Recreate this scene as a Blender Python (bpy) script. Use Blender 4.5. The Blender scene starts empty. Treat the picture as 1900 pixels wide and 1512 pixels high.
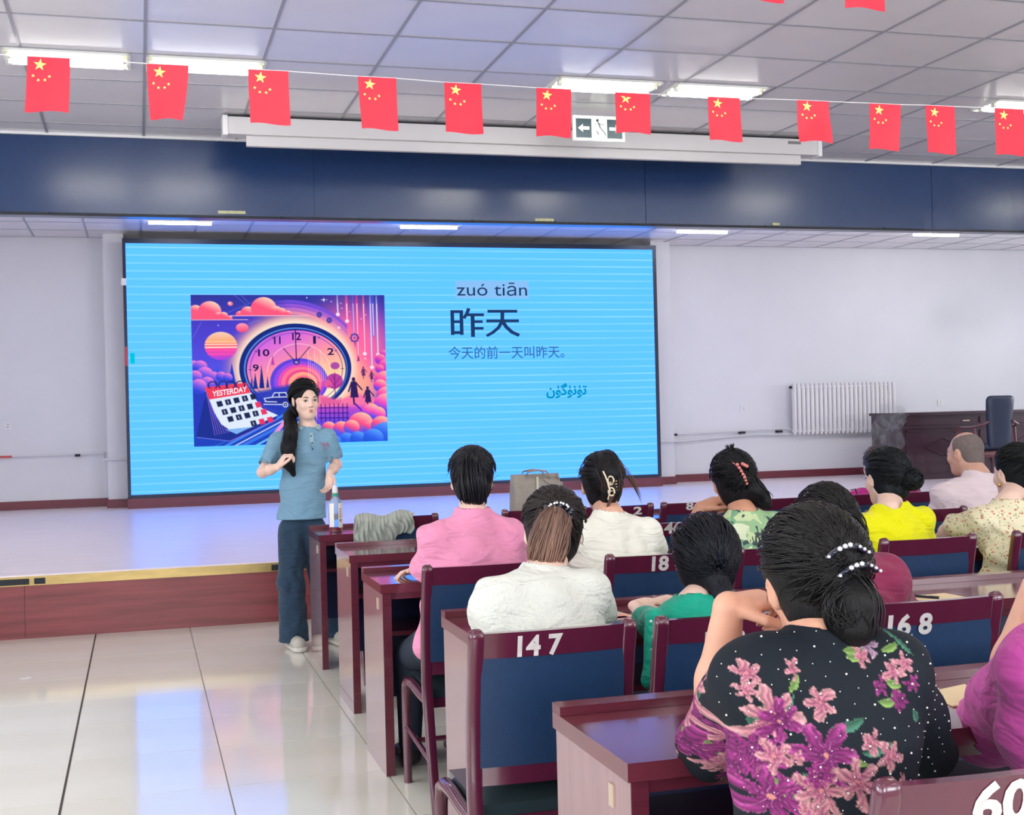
import bpy, bmesh, math, random
import numpy as np
from mathutils import Vector, Matrix
random.seed(7)
rng = np.random.default_rng(7)
S = bpy.context.scene
COL = S.collection
PI = math.pi
# ---------------------------------------------------------------- camera, world, exposure
F_PX = 2376.0
R_CAM = Matrix(((0.9597962823, 0.0227290425, -0.2797757801),
                (-0.2796133058, -0.0101016368, -0.9600595586),
                (-0.0246474278, 0.9996906259, -0.0033401707)))
CAM = Vector((0.0, 0.0, 1.42))
cd = bpy.data.cameras.new('camera')
cam = bpy.data.objects.new('camera', cd)
COL.objects.link(cam)
cam.matrix_world = Matrix.Translation(CAM) @ R_CAM.to_4x4()
cd.sensor_width = 36.0
cd.lens = F_PX / 1900.0 * 36.0
cd.clip_start = 0.05
cd.clip_end = 100
S.camera = cam
w = bpy.data.worlds.new('daylight')
S.world = w
w.use_nodes = True
w.node_tree.nodes['Background'].inputs[0].default_value = (0.80, 0.90, 1.0, 1)
w.node_tree.nodes['Background'].inputs[1].default_value = 1.0
S.view_settings.view_transform = 'Standard'
S.view_settings.look = 'None'
S.view_settings.gamma = 1.0
S.view_settings.use_curve_mapping = False
S.view_settings.exposure = 0.0
LAMP = 34.0          # radiance of the ceiling tubes
DAY = 2.0


def window_light(loc, rot, sx, sy, power, col=(0.93, 0.96, 1.0)):
    l = bpy.data.lights.new('window_daylight', 'AREA')
    l.shape = 'RECTANGLE'; l.size = sx; l.size_y = sy; l.energy = power; l.color = col
    o = bpy.data.objects.new('window_daylight', l)
    COL.objects.link(o); o.location = loc; o.rotation_euler = rot
    return o


for yy in (-1.2, 2.0, 5.2):
    window_light((-4.3, yy, 1.9), (0, -PI / 2, 0), 1.6, 2.2, 40 * DAY)
for xx in (0.5, 4.0, 7.5, 11.0):
    window_light((xx, -3.75, 1.9), (PI / 2, 0, 0), 2.2, 1.6, 60 * DAY)  # area fill added at unseen rear windows to light the hall
window_light((-4.3, 12.5, 2.1), (0, -PI / 2, 0), 1.6, 2.4, 12 * DAY)
window_light((13.9, 12.5, 2.1), (0, PI / 2, 0), 1.6, 2.4, 45 * DAY)  # both stage window fills are added, unseen, to set the wall brightness


def at(px, py, Y):
    """world point on the plane y=Y for a measured pixel of the 1900x1512 photograph"""
    d = R_CAM @ Vector((px - 950.0, -(py - 756.0), -F_PX))
    return CAM + d * (Y / d.y)


# ---------------------------------------------------------------- materials
def lin(c):
    return tuple((v / 12.92 if v <= 0.04045 else ((v + 0.055) / 1.055) ** 2.4) for v in c)


def rgb(r, g, b):
    return lin((r / 255, g / 255, b / 255)) + (1,)


def mat(name, col, rough=0.5, metal=0.0, spec=0.5, noise=0.0, nscale=8.0, stretch=None, bump=0.0, bscale=60.0,
        coat=0.0, sheen=0.0, emit=0.0, attr=None, sss=0.0, bstretch=None, col2=None):
    m = bpy.data.materials.new(name)
    m.use_nodes = True
    nt = m.node_tree
    b = nt.nodes['Principled BSDF']
    b.inputs['Base Color'].default_value = col
    b.inputs['Roughness'].default_value = rough
    b.inputs['Metallic'].default_value = metal
    b.inputs['Specular IOR Level'].default_value = spec
    if coat:
        b.inputs['Coat Weight'].default_value = coat
        b.inputs['Coat Roughness'].default_value = 0.08
    if sheen:
        b.inputs['Sheen Weight'].default_value = sheen
    if sss:
        b.inputs['Subsurface Weight'].default_value = sss
        b.inputs['Subsurface Radius'].default_value = (0.02, 0.008, 0.004)
    tc = nt.nodes.new('ShaderNodeTexCoord')
    src = None
    if attr:
        a = nt.nodes.new('ShaderNodeAttribute'); a.attribute_name = attr
        src = a.outputs['Color']
    if noise or col2:
        mp = nt.nodes.new('ShaderNodeMapping')
        mp.inputs['Scale'].default_value = stretch or (1, 1, 1)
        nt.links.new(tc.outputs['Object'], mp.inputs['Vector'])
        n = nt.nodes.new('ShaderNodeTexNoise')
        n.inputs['Scale'].default_value = nscale
        n.inputs['Detail'].default_value = 6
        n.inputs['Roughness'].default_value = 0.6
        nt.links.new(mp.outputs[0], n.inputs['Vector'])
        if col2:
            rp = nt.nodes.new('ShaderNodeValToRGB')
            rp.color_ramp.elements[0].position = 0.35
            rp.color_ramp.elements[1].position = 0.65
            rp.color_ramp.elements[0].color = col
            rp.color_ramp.elements[1].color = col2
            nt.links.new(n.outputs['Fac'], rp.inputs[0])
            src = rp.outputs[0]
        else:
            mr = nt.nodes.new('ShaderNodeMapRange')
            mr.inputs['To Min'].default_value = 1 - noise
            mr.inputs['To Max'].default_value = 1 + noise
            mr.inputs['From Min'].default_value = 0.25
            mr.inputs['From Max'].default_value = 0.75
            nt.links.new(n.outputs['Fac'], mr.inputs['Value'])
            vm = nt.nodes.new('ShaderNodeVectorMath'); vm.operation = 'MULTIPLY'
            if src is not None:
                nt.links.new(src, vm.inputs[0])
            else:
                vm.inputs[0].default_value = col[:3]
            nt.links.new(mr.outputs[0], vm.inputs[1])
            src = vm.outputs[0]
    if src is not None:
        nt.links.new(src, b.inputs['Base Color'])
    if bump:
        mp2 = nt.nodes.new('ShaderNodeMapping')
        mp2.inputs['Scale'].default_value = bstretch or (1, 1, 1)
        nt.links.new(tc.outputs['Object'], mp2.inputs['Vector'])
        n2 = nt.nodes.new('ShaderNodeTexNoise')
        n2.inputs['Scale'].default_value = bscale
        n2.inputs['Detail'].default_value = 4
        nt.links.new(mp2.outputs[0], n2.inputs['Vector'])
        bp = nt.nodes.new('ShaderNodeBump')
        bp.inputs['Strength'].default_value = bump
        bp.inputs['Distance'].default_value = 0.01
        nt.links.new(n2.outputs['Fac'], bp.inputs['Height'])
        nt.links.new(bp.outputs[0], b.inputs['Normal'])
    if emit:
        b.inputs['Emission Color'].default_value = col
        b.inputs['Emission Strength'].default_value = emit
        if src is not None:
            nt.links.new(src, b.inputs['Emission Color'])
    return m


def emis(name, col, s=1.0, attr=None):
    m = bpy.data.materials.new(name); m.use_nodes = True
    nt = m.node_tree; nt.nodes.clear()
    e = nt.nodes.new('ShaderNodeEmission'); o = nt.nodes.new('ShaderNodeOutputMaterial')
    e.inputs[0].default_value = col; e.inputs[1].default_value = s
    if attr:
        a = nt.nodes.new('ShaderNodeAttribute'); a.attribute_name = attr
        nt.links.new(a.outputs['Color'], e.inputs[0])
    nt.links.new(e.outputs[0], o.inputs[0])
    return m


# ---------------------------------------------------------------- object helpers
def tag(o, label=None, cat=None, group=None, kind=None):
    if label: o['label'] = label
    if cat: o['category'] = cat
    if group: o['group'] = group
    if kind: o['kind'] = kind
    return o


def empty(name, loc=(0, 0, 0), rz=0.0, label=None, cat=None, group=None, kind=None):
    o = bpy.data.objects.new(name, None)
    o.empty_display_size = 0.1
    COL.objects.link(o); o.location = loc; o.rotation_euler = (0, 0, rz)
    return tag(o, label, cat, group, kind)


def link_mesh(name, me, m=None, parent=None, smooth=False):
    o = bpy.data.objects.new(name, me)
    COL.objects.link(o)
    if m is not None and len(me.materials) == 0:
        me.materials.append(m)
    if parent is not None:
        o.parent = parent
    if smooth:
        me.polygons.foreach_set('use_smooth', np.ones(len(me.polygons), dtype=bool))
    return o


def bobj(name, bm, m=None, parent=None, smooth=False, bevel=0.0, seg=2, angle=None):
    if bevel:
        es = [e for e in bm.edges if len(e.link_faces) == 2 and e.calc_face_angle(0) > 0.5]
        bmesh.ops.bevel(bm, geom=es, offset=bevel, segments=seg, affect='EDGES', profile=0.6, clamp_overlap=True)
    bmesh.ops.recalc_face_normals(bm, faces=bm.faces)
    me = bpy.data.meshes.new(name)
    bm.to_mesh(me); bm.free()
    o = link_mesh(name, me, m, parent, smooth)
    if smooth and angle:
        me.set_sharp_from_angle(angle=angle)
    return o


def box(bm, x0, x1, y0, y1, z0, z1):
    vs = [bm.verts.new((x, y, z)) for z in (z0, z1) for y in (y0, y1) for x in (x0, x1)]
    for f in ((0, 2, 3, 1), (4, 5, 7, 6), (0, 1, 5, 4), (2, 6, 7, 3), (0, 4, 6, 2), (1, 3, 7, 5)):
        bm.faces.new([vs[i] for i in f])
    return vs


def boxo(name, d, m, parent=None, bevel=0.0, seg=2, smooth=None):
    bm = bmesh.new(); box(bm, *d)
    return bobj(name, bm, m, parent, bevel=bevel, seg=seg, smooth=bool(bevel) if smooth is None else smooth, angle=0.7)


def frame_axes(d, ref=(0, 0, 1)):
    d = Vector(d).normalized(); r = Vector(ref)
    if abs(d.dot(r)) > 0.95: r = Vector((1, 0, 0))
    u = d.cross(r).normalized(); v = u.cross(d).normalized()
    return u, v


def tube(bm, pts, rad, n=8, cap=True, rad2=None, ref=(0, 0, 1), power=2.0):
    """swept tube; rad / rad2 may be lists (half width along u, along v)"""
    pts = [Vector(p) for p in pts]
    N = len(pts)
    ra = rad if isinstance(rad, (list, tuple)) else [rad] * N
    rb = ra if rad2 is None else (rad2 if isinstance(rad2, (list, tuple)) else [rad2] * N)
    rings = []
    for i, p in enumerate(pts):
        d = pts[min(i + 1, N - 1)] - pts[max(i - 1, 0)]
        u, v = frame_axes(d, ref)
        ring = []
        for k in range(n):
            a = 2 * PI * (k + 0.5) / n
            c, s_ = math.cos(a), math.sin(a)
            if power != 2.0:
                c = math.copysign(abs(c) ** (2 / power), c); s_ = math.copysign(abs(s_) ** (2 / power), s_)
            ring.append(bm.verts.new(p + u * (c * ra[i]) + v * (s_ * rb[i])))
        rings.append(ring)
    for i in range(N - 1):
        for k in range(n):
            bm.faces.new((rings[i][k], rings[i][(k + 1) % n], rings[i + 1][(k + 1) % n], rings[i + 1][k]))
    if cap:
        bm.faces.new(rings[0][::-1]); bm.faces.new(rings[-1])


def lathe(bm, prof, n=24, c=(0, 0, 0)):
    c = Vector(c); rings = []
    for r, z in prof:
        rings.append([bm.verts.new(c + Vector((r * math.cos(2 * PI * k / n), r * math.sin(2 * PI * k / n), z))) for k in range(n)])
    for i in range(len(prof) - 1):
        for k in range(n):
            bm.faces.new((rings[i][k], rings[i][(k + 1) % n], rings[i + 1][(k + 1) % n], rings[i + 1][k]))
    bm.faces.new(rings[0][::-1]); bm.faces.new(rings[-1])


def copy_tree(o, parent=None):
    c = o.copy(); COL.objects.link(c)
    if parent is not None: c.parent = parent
    for ch in o.children:
        copy_tree(ch, c)
    return c


def text_mesh(s, size=1.0, bold=0.0, extrude=0.0, sx=1.0, space=1.0):
    cu = bpy.data.curves.new('txt', 'FONT')
    cu.body = s; cu.size = size; cu.offset = bold; cu.extrude = extrude
    cu.align_x = 'CENTER'; cu.align_y = 'CENTER'; cu.space_character = space; cu.resolution_u = 3
    o = bpy.data.objects.new('txt', cu); COL.objects.link(o)
    bpy.context.view_layer.update()
    me = bpy.data.meshes.new_from_object(o.evaluated_get(bpy.context.evaluated_depsgraph_get()))
    bpy.data.objects.remove(o)
    v = np.zeros(len(me.vertices) * 3); me.vertices.foreach_get('co', v); v = v.reshape(-1, 3)
    if len(v):
        v[:, 0] -= (v[:, 0].max() + v[:, 0].min()) / 2; v[:, 1] -= (v[:, 1].max() + v[:, 1].min()) / 2
        v[:, 0] *= sx
        me.vertices.foreach_set('co', v.ravel())
    me.materials.clear()
    return me, v


def fit_text(name, s, cx_, cz_, w_, h_, y, m, parent, bold=0.0, extrude=0.0):
    """lettering fitted to a w x h rectangle on a plane facing -Y"""
    me, v = text_mesh(s, 1.0, bold, extrude)
    if not len(v): return None
    ex, ey = np.ptp(v[:, 0]), np.ptp(v[:, 1])
    q = np.stack([v[:, 0] * w_ / ex + cx_, y - v[:, 2], v[:, 1] * h_ / ey + cz_], 1)
    me.vertices.foreach_set('co', q.ravel())
    me.materials.append(m)
    return link_mesh(name, me, None, parent)


def poly(bm, pts, y):
    bm.faces.new([bm.verts.new((p[0], y, p[1])) for p in pts])
# ================================================================ SETTING
ZC, ZS, ZST, YF, YW = 3.30, 3.60, 0.42, 9.04, 15.9
M_wall = mat('wall_paint', rgb(222, 222, 228), 0.75, noise=0.03, nscale=1.2, bump=0.05, bscale=90)
M_ceil = mat('gypsum_tile', rgb(222, 219, 224), 0.22, spec=0.6, noise=0.03, nscale=3)
M_grid = mat('grid_bar_metal', rgb(150, 150, 160), 0.4, metal=0.0)
M_tile = mat('polished_tile', rgb(232, 229, 216), 0.09, noise=0.05, nscale=1.3, stretch=(0.5, 1.6, 1), spec=0.6, col2=rgb(238, 236, 226))
M_grout = mat('grout', rgb(176, 168, 156), 0.7)
M_base = mat('maroon_baseboard', rgb(110, 45, 58), 0.4, noise=0.15, nscale=5, stretch=(0.3, 1, 6))
M_lam = mat('stage_laminate', rgb(244, 232, 236), 0.3, noise=0.12, nscale=7, stretch=(0.25, 5, 1), spec=0.5)
M_fas = mat('redwood_laminate', rgb(132, 64, 68), 0.35, noise=0.35, nscale=4, stretch=(0.35, 1, 6), bump=0.05)
M_beam = mat('navy_gloss_panel', rgb(14, 50, 98), 0.22, spec=0.55, noise=0.12, nscale=30, bump=0.04, bscale=25)
M_gold = mat('worn_gold_trim', rgb(196, 170, 110), 0.3, metal=0.6, noise=0.25, nscale=3, stretch=(1, 1, 4))
M_white = mat('white_plastic', rgb(226, 226, 228), 0.4)
M_whitem = mat('white_enamel', rgb(228, 226, 228), 0.3)
M_dark = mat('dark_gap', rgb(24, 28, 40), 0.6)


def ceiling_tile_material():
    m = M_ceil; nt = m.node_tree; b = nt.nodes['Principled BSDF']
    tc = nt.nodes.new('ShaderNodeTexCoord')
    mp = nt.nodes.new('ShaderNodeMapping'); mp.inputs['Rotation'].default_value = (0, 0, 0.78)
    nt.links.new(tc.outputs['Object'], mp.inputs[0])
    br = nt.nodes.new('ShaderNodeTexBrick'); br.inputs['Scale'].default_value = 14
    br.inputs['Mortar Size'].default_value = 0.03; br.inputs['Brick Width'].default_value = 0.6
    br.inputs['Color1'].default_value = (1, 1, 1, 1); br.inputs['Color2'].default_value = (0.6, 0.6, 0.6, 1)
    br.inputs['Mortar'].default_value = (0, 0, 0, 1)
    nt.links.new(mp.outputs[0], br.inputs['Vector'])
    bp = nt.nodes.new('ShaderNodeBump'); bp.inputs['Strength'].default_value = 0.12; bp.inputs['Distance'].default_value = 0.003
    nt.links.new(br.outputs['Color'], bp.inputs['Height'])
    nt.links.new(bp.outputs[0], b.inputs['Normal'])


ceiling_tile_material()


def struct(name, d, m, parent=None, bevel=0.0):
    o = boxo(name, d, m, parent, bevel)
    if parent is None: o['kind'] = 'structure'
    return o


# floor: slab and tiles
floor = struct('floor', (-4.3, 14.0, -3.8, YF + 0.05, -0.12, -0.006), M_grout)
bm = bmesh.new(); box(bm, -0.3025, 0.3025, -0.3025, 0.3025, -0.006, 0.0)
t0 = bobj('tile', bm, M_tile, floor)
first = True
TX0, TY0, TP = -0.312, 5.075, 0.6125
for i in range(-4, 14):
    for j in range(-8, 7):
        x, y = TX0 + (i + 0.5) * TP, TY0 + (j + 0.5) * TP
        y1 = y + TP / 2
        if y - TP / 2 > YF - 0.1: continue
        o = t0 if first else t0.copy()
        if not first: COL.objects.link(o)
        first = False
        g = 0.9965 if i not in (-1,) else 0.9965
        o.location = (x, y, 0)
        sx = 1.0
        if i == 0: sx = 0.992; o.location.x += 0.0024   # the open joint left of this column
        o.scale = (sx * 1.003, 1.003, 1)
        if y1 > YF: o.scale.y = (YF - (y - TP / 2)) / TP; o.location.y = (YF + y - TP / 2) / 2
jt = boxo('open_joint', (TX0 - .0035, TX0 + .0035, -3.8, YF, -.006, -.0012), mat('dark_joint', rgb(70, 60, 54), .8), floor)
plain = boxo('tiles_under_seating', (8.3, 14.0, -3.8, YF, -0.0055, -0.0008), M_tile, floor); plain['kind'] = 'stuff'

# stage
stage = struct('floor', (-4.3, 14.0, YF + 0.012, 16.1, 0.0, ZST), M_lam)
fas = struct('trim_1', (-4.3, 14.0, YF, YF + 0.012, 0.0, ZST - 0.07), M_fas)
for k in range(-2, 8):
    boxo('panel', (-0.75 + k * 1.9, -0.75 + k * 1.9 + 1.896, YF - 0.006, YF, 0.0, ZST - 0.071), M_fas, fas, bevel=0.001)
nos = struct('trim_2', (-4.3, 14.0, YF - 0.012, YF + 0.012, ZST - 0.07, ZST - 0.006), M_gold)
for k in range(-1, 6):
    boxo('strip', (0.43 + k * 2.4 - 2.395, 0.43 + k * 2.4, YF - 0.016, YF - 0.012, ZST - 0.066, ZST - 0.010), M_gold, nos)
for x0, x1 in ((-1.1, -0.72), (-0.69, -0.62), (0.86, 1.14)):      # worn-through bits of the edging
    d = boxo('scrape', (x0, x1, YF - 0.0175, YF - 0.016, ZST - 0.062, ZST - 0.022), M_dark, nos); d['label'] = 'dark patch where the gold edging is worn off'
struct('trim_3', (-4.3, 14.0, YF - 0.018, YF + 0.03, ZST - 0.008, ZST + 0.002), M_lam)

# walls
struct('wall_back', (-4.3, 14.0, YW, 16.1, 0.0, 3.9), M_wall)
wp = 0.0
bm = bmesh.new()
def wall_with_windows(bm, horiz, c0, c1, spans, z0, z1, zt, fixed0, fixed1):
    cur = c0
    def seg(a, b, za, zb):
        if horiz: box(bm, a, b, fixed0, fixed1, za, zb)
        else: box(bm, fixed0, fixed1, a, b, za, zb)
    for a, b in spans:
        seg(cur, a, 0, zt); seg(a, b, 0, z0); seg(a, b, z1, zt); cur = b
    seg(cur, c1, 0, zt)
wall_with_windows(bm, False, -3.8, 16.1, [(-2.3, -0.1), (0.9, 3.1), (4.1, 6.3), (11.3, 13.7)], 1.1, 2.7, 3.9, -4.42, -4.3)
o = bobj('wall_left', bm, M_wall); o['kind'] = 'structure'
bm = bmesh.new()
wall_with_windows(bm, False, -3.8, 16.1, [(11.3, 13.7)], 1.3, 2.9, 3.9, 14.0, 14.12)
o = bobj('wall_right', bm, M_wall); o['kind'] = 'structure'
bm = bmesh.new()
wall_with_windows(bm, True, -4.42, 14.12, [(-0.6, 1.6), (2.9, 5.1), (6.4, 8.6), (9.9, 12.1)], 1.1, 2.7, 3.9, -3.92, -3.8)
o = bobj('wall_front', bm, M_wall); o['kind'] = 'structure'
wn = 0
M_glass = mat('window_glass', rgb(235, 240, 245), 0.05)
M_glass.node_tree.nodes['Principled BSDF'].inputs['Transmission Weight'].default_value = 1.0
for (fx, y0, y1, z0, z1) in ((-4.36, -2.3, -0.1, 1.1, 2.7), (-4.36, 0.9, 3.1, 1.1, 2.7), (-4.36, 4.1, 6.3, 1.1, 2.7), (-4.36, 11.3, 13.7, 1.1, 2.7), (14.06, 11.3, 13.7, 1.3, 2.9)):
    wn += 1
    bm = bmesh.new()
    for (a, b, c, d) in ((y0, y1, z0, z0 + .05), (y0, y1, z1 - .05, z1), (y0, y0 + .05, z0, z1), (y1 - .05, y1, z0, z1), ((y0 + y1) / 2 - .03, (y0 + y1) / 2 + .03, z0, z1)):
        box(bm, fx - .03, fx + .03, a, b, c, d)
    wo = bobj('window_%d' % wn, bm, M_white); wo['kind'] = 'structure'

for (x0, x1) in ((-0.6, 1.6), (2.9, 5.1), (6.4, 8.6), (9.9, 12.1)):
    wn += 1
    bm = bmesh.new()
    for (a, b, c, d) in ((x0, x1, 1.1, 1.15), (x0, x1, 2.65, 2.7), (x0, x0 + .05, 1.1, 2.7), (x1 - .05, x1, 1.1, 2.7), ((x0 + x1) / 2 - .03, (x0 + x1) / 2 + .03, 1.1, 2.7)):
        box(bm, a, b, -3.89, -3.83, c, d)
    wo = bobj('window_%d' % wn, bm, M_white); wo['kind'] = 'structure'

# pillars beside the LED wall
struct('wall_pillar_left', (-0.36, -0.13, 15.55, YW, ZST, ZS), M_wall)
struct('wall_pillar_right', (6.47, 6.74, 15.55, YW, ZST, ZS), M_wall)
struct('baseboard_left', (-4.3, -0.36, YW - 0.015, YW, ZST, ZST + 0.1), M_base)
struct('baseboard_right', (6.74, 14.0, YW - 0.015, YW, ZST, ZST + 0.1), M_base)
struct('baseboard_pillar_left', (-0.375, -0.13, 15.535, 15.55, ZST, ZST + 0.1), M_base)
struct('baseboard_pillar_right', (6.45, 6.755, 15.535, 15.55, ZST, ZST + 0.1), M_base)

# ceilings
ceil = struct('ceiling', (-4.3, 14.0, -3.8, 8.8, ZC + 0.03, ZC + 0.1), M_dark)
bm = bmesh.new(); box(bm, -0.2965, 0.2965, -0.2775, 0.2775, 0.002, 0.016)
ct = bobj('tile', bm, M_ceil, ceil); first = True
GX0, GY0, GPX, GPY = 0.071, 6.81, 0.6, 0.562
lamp_cells = set()
FIX = [(-0.62, 0.0), (0.078, 0.69), (2.31, 2.95), (3.03, 3.62), (5.20, 5.82)]
for i in range(-4, 14):
    for j in range(-5, 4):
        x0, y0 = GX0 + i * GPX, GY0 + j * GPY
        if j == 0 and any(a - .15 < x0 + .3 < b + .15 for a, b in FIX): pass
        o = ct if first else ct.copy()
        if not first: COL.objects.link(o)
        first = False
        h = GPY
        if j == 3: h = 8.8 - y0
        o.location = (x0 + GPX / 2, y0 + h / 2, ZC)
        if j == 3: o.scale = (1, h / GPY, 1)
        o.rotation_euler = (random.uniform(-.002, .002), random.uniform(-.002, .002), PI * random.randint(0, 1))
st = boxo('tiles_of_rear_ceiling', (-4.3, 14.0, -3.8, GY0 - 5 * GPY, ZC + 0.004, ZC + 0.016), M_ceil, ceil); st['kind'] = 'stuff'
st = boxo('tiles_of_side_ceiling', (GX0 + 14 * GPX, 14.0, GY0 - 5 * GPY, 8.8, ZC + 0.004, ZC + 0.016), M_ceil, ceil); st['kind'] = 'stuff'
st = boxo('tiles_of_left_ceiling', (-4.3, GX0 - 4 * GPX, GY0 - 5 * GPY, 8.8, ZC + 0.004, ZC + 0.016), M_ceil, ceil); st['kind'] = 'stuff'
for i in range(-4, 15):
    x = GX0 + i * GPX
    boxo('grid_bar', (x - .008, x + .008, GY0 - 5 * GPY, 8.8, ZC - .002, ZC + .006), M_grid, ceil)
for j in range(-5, 4):
    y = GY0 + j * GPY
    boxo('grid_bar', (GX0 - 4 * GPX, GX0 + 14 * GPX, y - .008, y + .008, ZC - .001, ZC + .006), M_grid, ceil)

ceil2 = struct('ceiling', (-4.3, 14.0, 8.95, YW, ZS + 0.03, ZS + 0.1), M_dark)
bm = bmesh.new(); box(bm, -0.296, 0.296, -0.296, 0.296, 0.0, 0.016)
ct2 = bobj('tile', bm, M_ceil, ceil2); first = True
for i in range(-4, 22):
    for j in range(0, 5):
        o = ct2 if first else ct2.copy()
        if not first: COL.objects.link(o)
        first = False
        o.location = (0.07 + (i + .5) * .6, YW - (j + .5) * .6, ZS)
for i in range(-4, 23):
    x = 0.07 + i * .6
    boxo('grid_bar', (x - .011, x + .011, YW - 3.0, YW, ZS - .003, ZS + .006), M_grid, ceil2)
for j in range(0, 6):
    y = YW - j * .6 - (0.012 if j == 0 else 0)
    boxo('grid_bar', (-2.33, 13.3, y - .011, y + .011, ZS - .002, ZS + .006), M_grid, ceil2)
st = boxo('tiles_of_front_ceiling', (-4.3, 14.0, 8.95, YW - 3.0, ZS, ZS + 0.016), M_ceil, ceil2); st['kind'] = 'stuff'

# proscenium beam
beam = struct('trim_4', (-4.3, 14.0, 8.80, 8.95, 2.775, 3.62), M_beam)
for k in range(-2, 6):
    boxo('panel', (-1.25 + k * 2.44, -1.25 + k * 2.44 + 2.436, 8.793, 8.80, 2.78, ZC - .02), M_beam, beam, bevel=0.001)
boxo('edge_strip', (-4.3, 14.0, 8.785, 8.80, 2.768, 2.785), M_dark, beam)
for x, y_, w_ in ((430, 394, .09), (1010, 408, .07), (1440, 416, .03)):
    p = at(x, y_, 8.79)
    o = boxo('paper_scrap', (p.x - w_, p.x + w_, 8.786, 8.793, p.z - .010, p.z + .010), mat('paper_scrap', rgb(190, 190, 150), .8, noise=.3, nscale=60), beam, bevel=.002)
    o['label'] = 'torn pale paper scrap'
for x in (92, 522, 876, 890, 1030, 1168, 1420, 1640):
    p = at(x, 397 + (x) * .0175, 8.786)
    bm = bmesh.new(); bmesh.ops.create_icosphere(bm, subdivisions=1, radius=.007, matrix=Matrix.Translation((p.x, 8.785, p.z + .012)))
    bobj('screw', bm, M_dark, beam)
cove = struct('trim_5', (-4.3, 14.0, 8.775, 8.80, ZC - 0.014, ZC + .004), M_white, bevel=.004)

# ---------------------------------------------------------------- lamps
M_tube = emis('lamp_tube', (1.0, 0.97, 0.92, 1), LAMP)
M_refl = mat('lamp_reflector', rgb(250, 246, 190), 0.35)
M_lampf = mat('lamp_frame', rgb(226, 226, 222), 0.45)


def troffer(name='ceiling_light', L=0.6, D=0.29):
    r = empty(name)
    bm = bmesh.new(); h = 0.006
    for d in ((-L / 2, L / 2, -D / 2, -D / 2 + .014, -h, .012), (-L / 2, L / 2, D / 2 - .014, D / 2, -h, .012), (-L / 2, -L / 2 + .014, -D / 2, D / 2, -h, .012), (L / 2 - .014, L / 2, -D / 2, D / 2, -h, .012)):
        box(bm, *d)
    bobj('frame', bm, M_lampf, r)
    bm = bmesh.new()
    a = [(-L / 2 + .014, -D / 2 + .014), (L / 2 - .014, -D / 2 + .014), (L / 2 - .014, D / 2 - .014), (-L / 2 + .014, D / 2 - .014)]
    b = [(-L / 2 + .05, -D / 2 + .05), (L / 2 - .05, -D / 2 + .05), (L / 2 - .05, D / 2 - .05), (-L / 2 + .05, D / 2 - .05)]
    va = [bm.verts.new((x, y, .0)) for x, y in a]; vb = [bm.verts.new((x, y, .002)) for x, y in b]
    for k in range(4): bm.faces.new((va[k], va[(k + 1) % 4], vb[(k + 1) % 4], vb[k]))
    bm.faces.new(vb)
    bobj('reflector', bm, M_refl, r)
    for s in (-1, 1):
        bm = bmesh.new(); tube(bm, [(-L / 2 + .035, s * D * .22, -.010), (L / 2 - .035, s * D * .22, -.010)], .013, 10)
        bobj('tube', bm, M_tube, r, smooth=True)
        for e in (-1, 1):
            bm = bmesh.new(); box(bm, e * (L / 2 - .028) - .010, e * (L / 2 - .028) + .010, s * D * .22 - .016, s * D * .22 + .016, -.024, .004)
            bobj('lamp_holder', bm, M_lampf, r)
    return r


tr = troffer()
names = ['recessed twin-tube ceiling light at far left above the first flag',
         'recessed twin-tube ceiling light second from left, beside the far left one',
         'recessed twin-tube ceiling light above the exit sign, left of a pair',
         'recessed twin-tube ceiling light right of the one above the exit sign',
         'recessed ceiling light glowing at the right edge above the last flag']
for k, (a, b) in enumerate(FIX):
    o = tr if k == 0 else copy_tree(tr)
    o.location = ((a + b) / 2, 6.96, ZC - .006)
    o.scale = ((b - a) / 0.6, 1, 1)
    tag(o, names[k], 'ceiling light', 'recessed lights of the hall ceiling')
n = 0
for yy in (3.6, 0.4, -2.6):
    for xx in (-2.5, 0.4, 3.3, 6.2, 9.1, 12.0):
        o = copy_tree(tr); o.location = (xx, yy, ZC - .006); o.scale = (2.0, 1, 1)
        n += 1; tag(o, 'recessed tube light above the seats, %s row, %s from the left wall' % ({3.6: 'front', .4: 'middle', -2.6: 'rear'}[yy], ('first', 'second', 'third', 'fourth', 'fifth', 'sixth')[(n - 1) % 6]), 'ceiling light', 'recessed lights above the seats')
for xx in (8.2, 11.0):
    o = copy_tree(tr); o.location = (xx, 6.96, ZC - .006)
    tag(o, 'recessed tube light right of the seats, %s the right wall' % ('far from' if xx < 9 else 'close to'), 'ceiling light', 'recessed lights right of the seats')


def strip_lamp():
    r = empty('tube_lamp')
    bm = bmesh.new(); box(bm, -.34, .34, -.03, .03, -.02, 0); bobj('body', bm, M_lampf, r, bevel=.004)
    bm = bmesh.new(); tube(bm, [(-.33, 0, -.034), (.33, 0, -.034)], .018, 10); bobj('tube', bm, M_tube, r, smooth=True)
    return r


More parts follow.
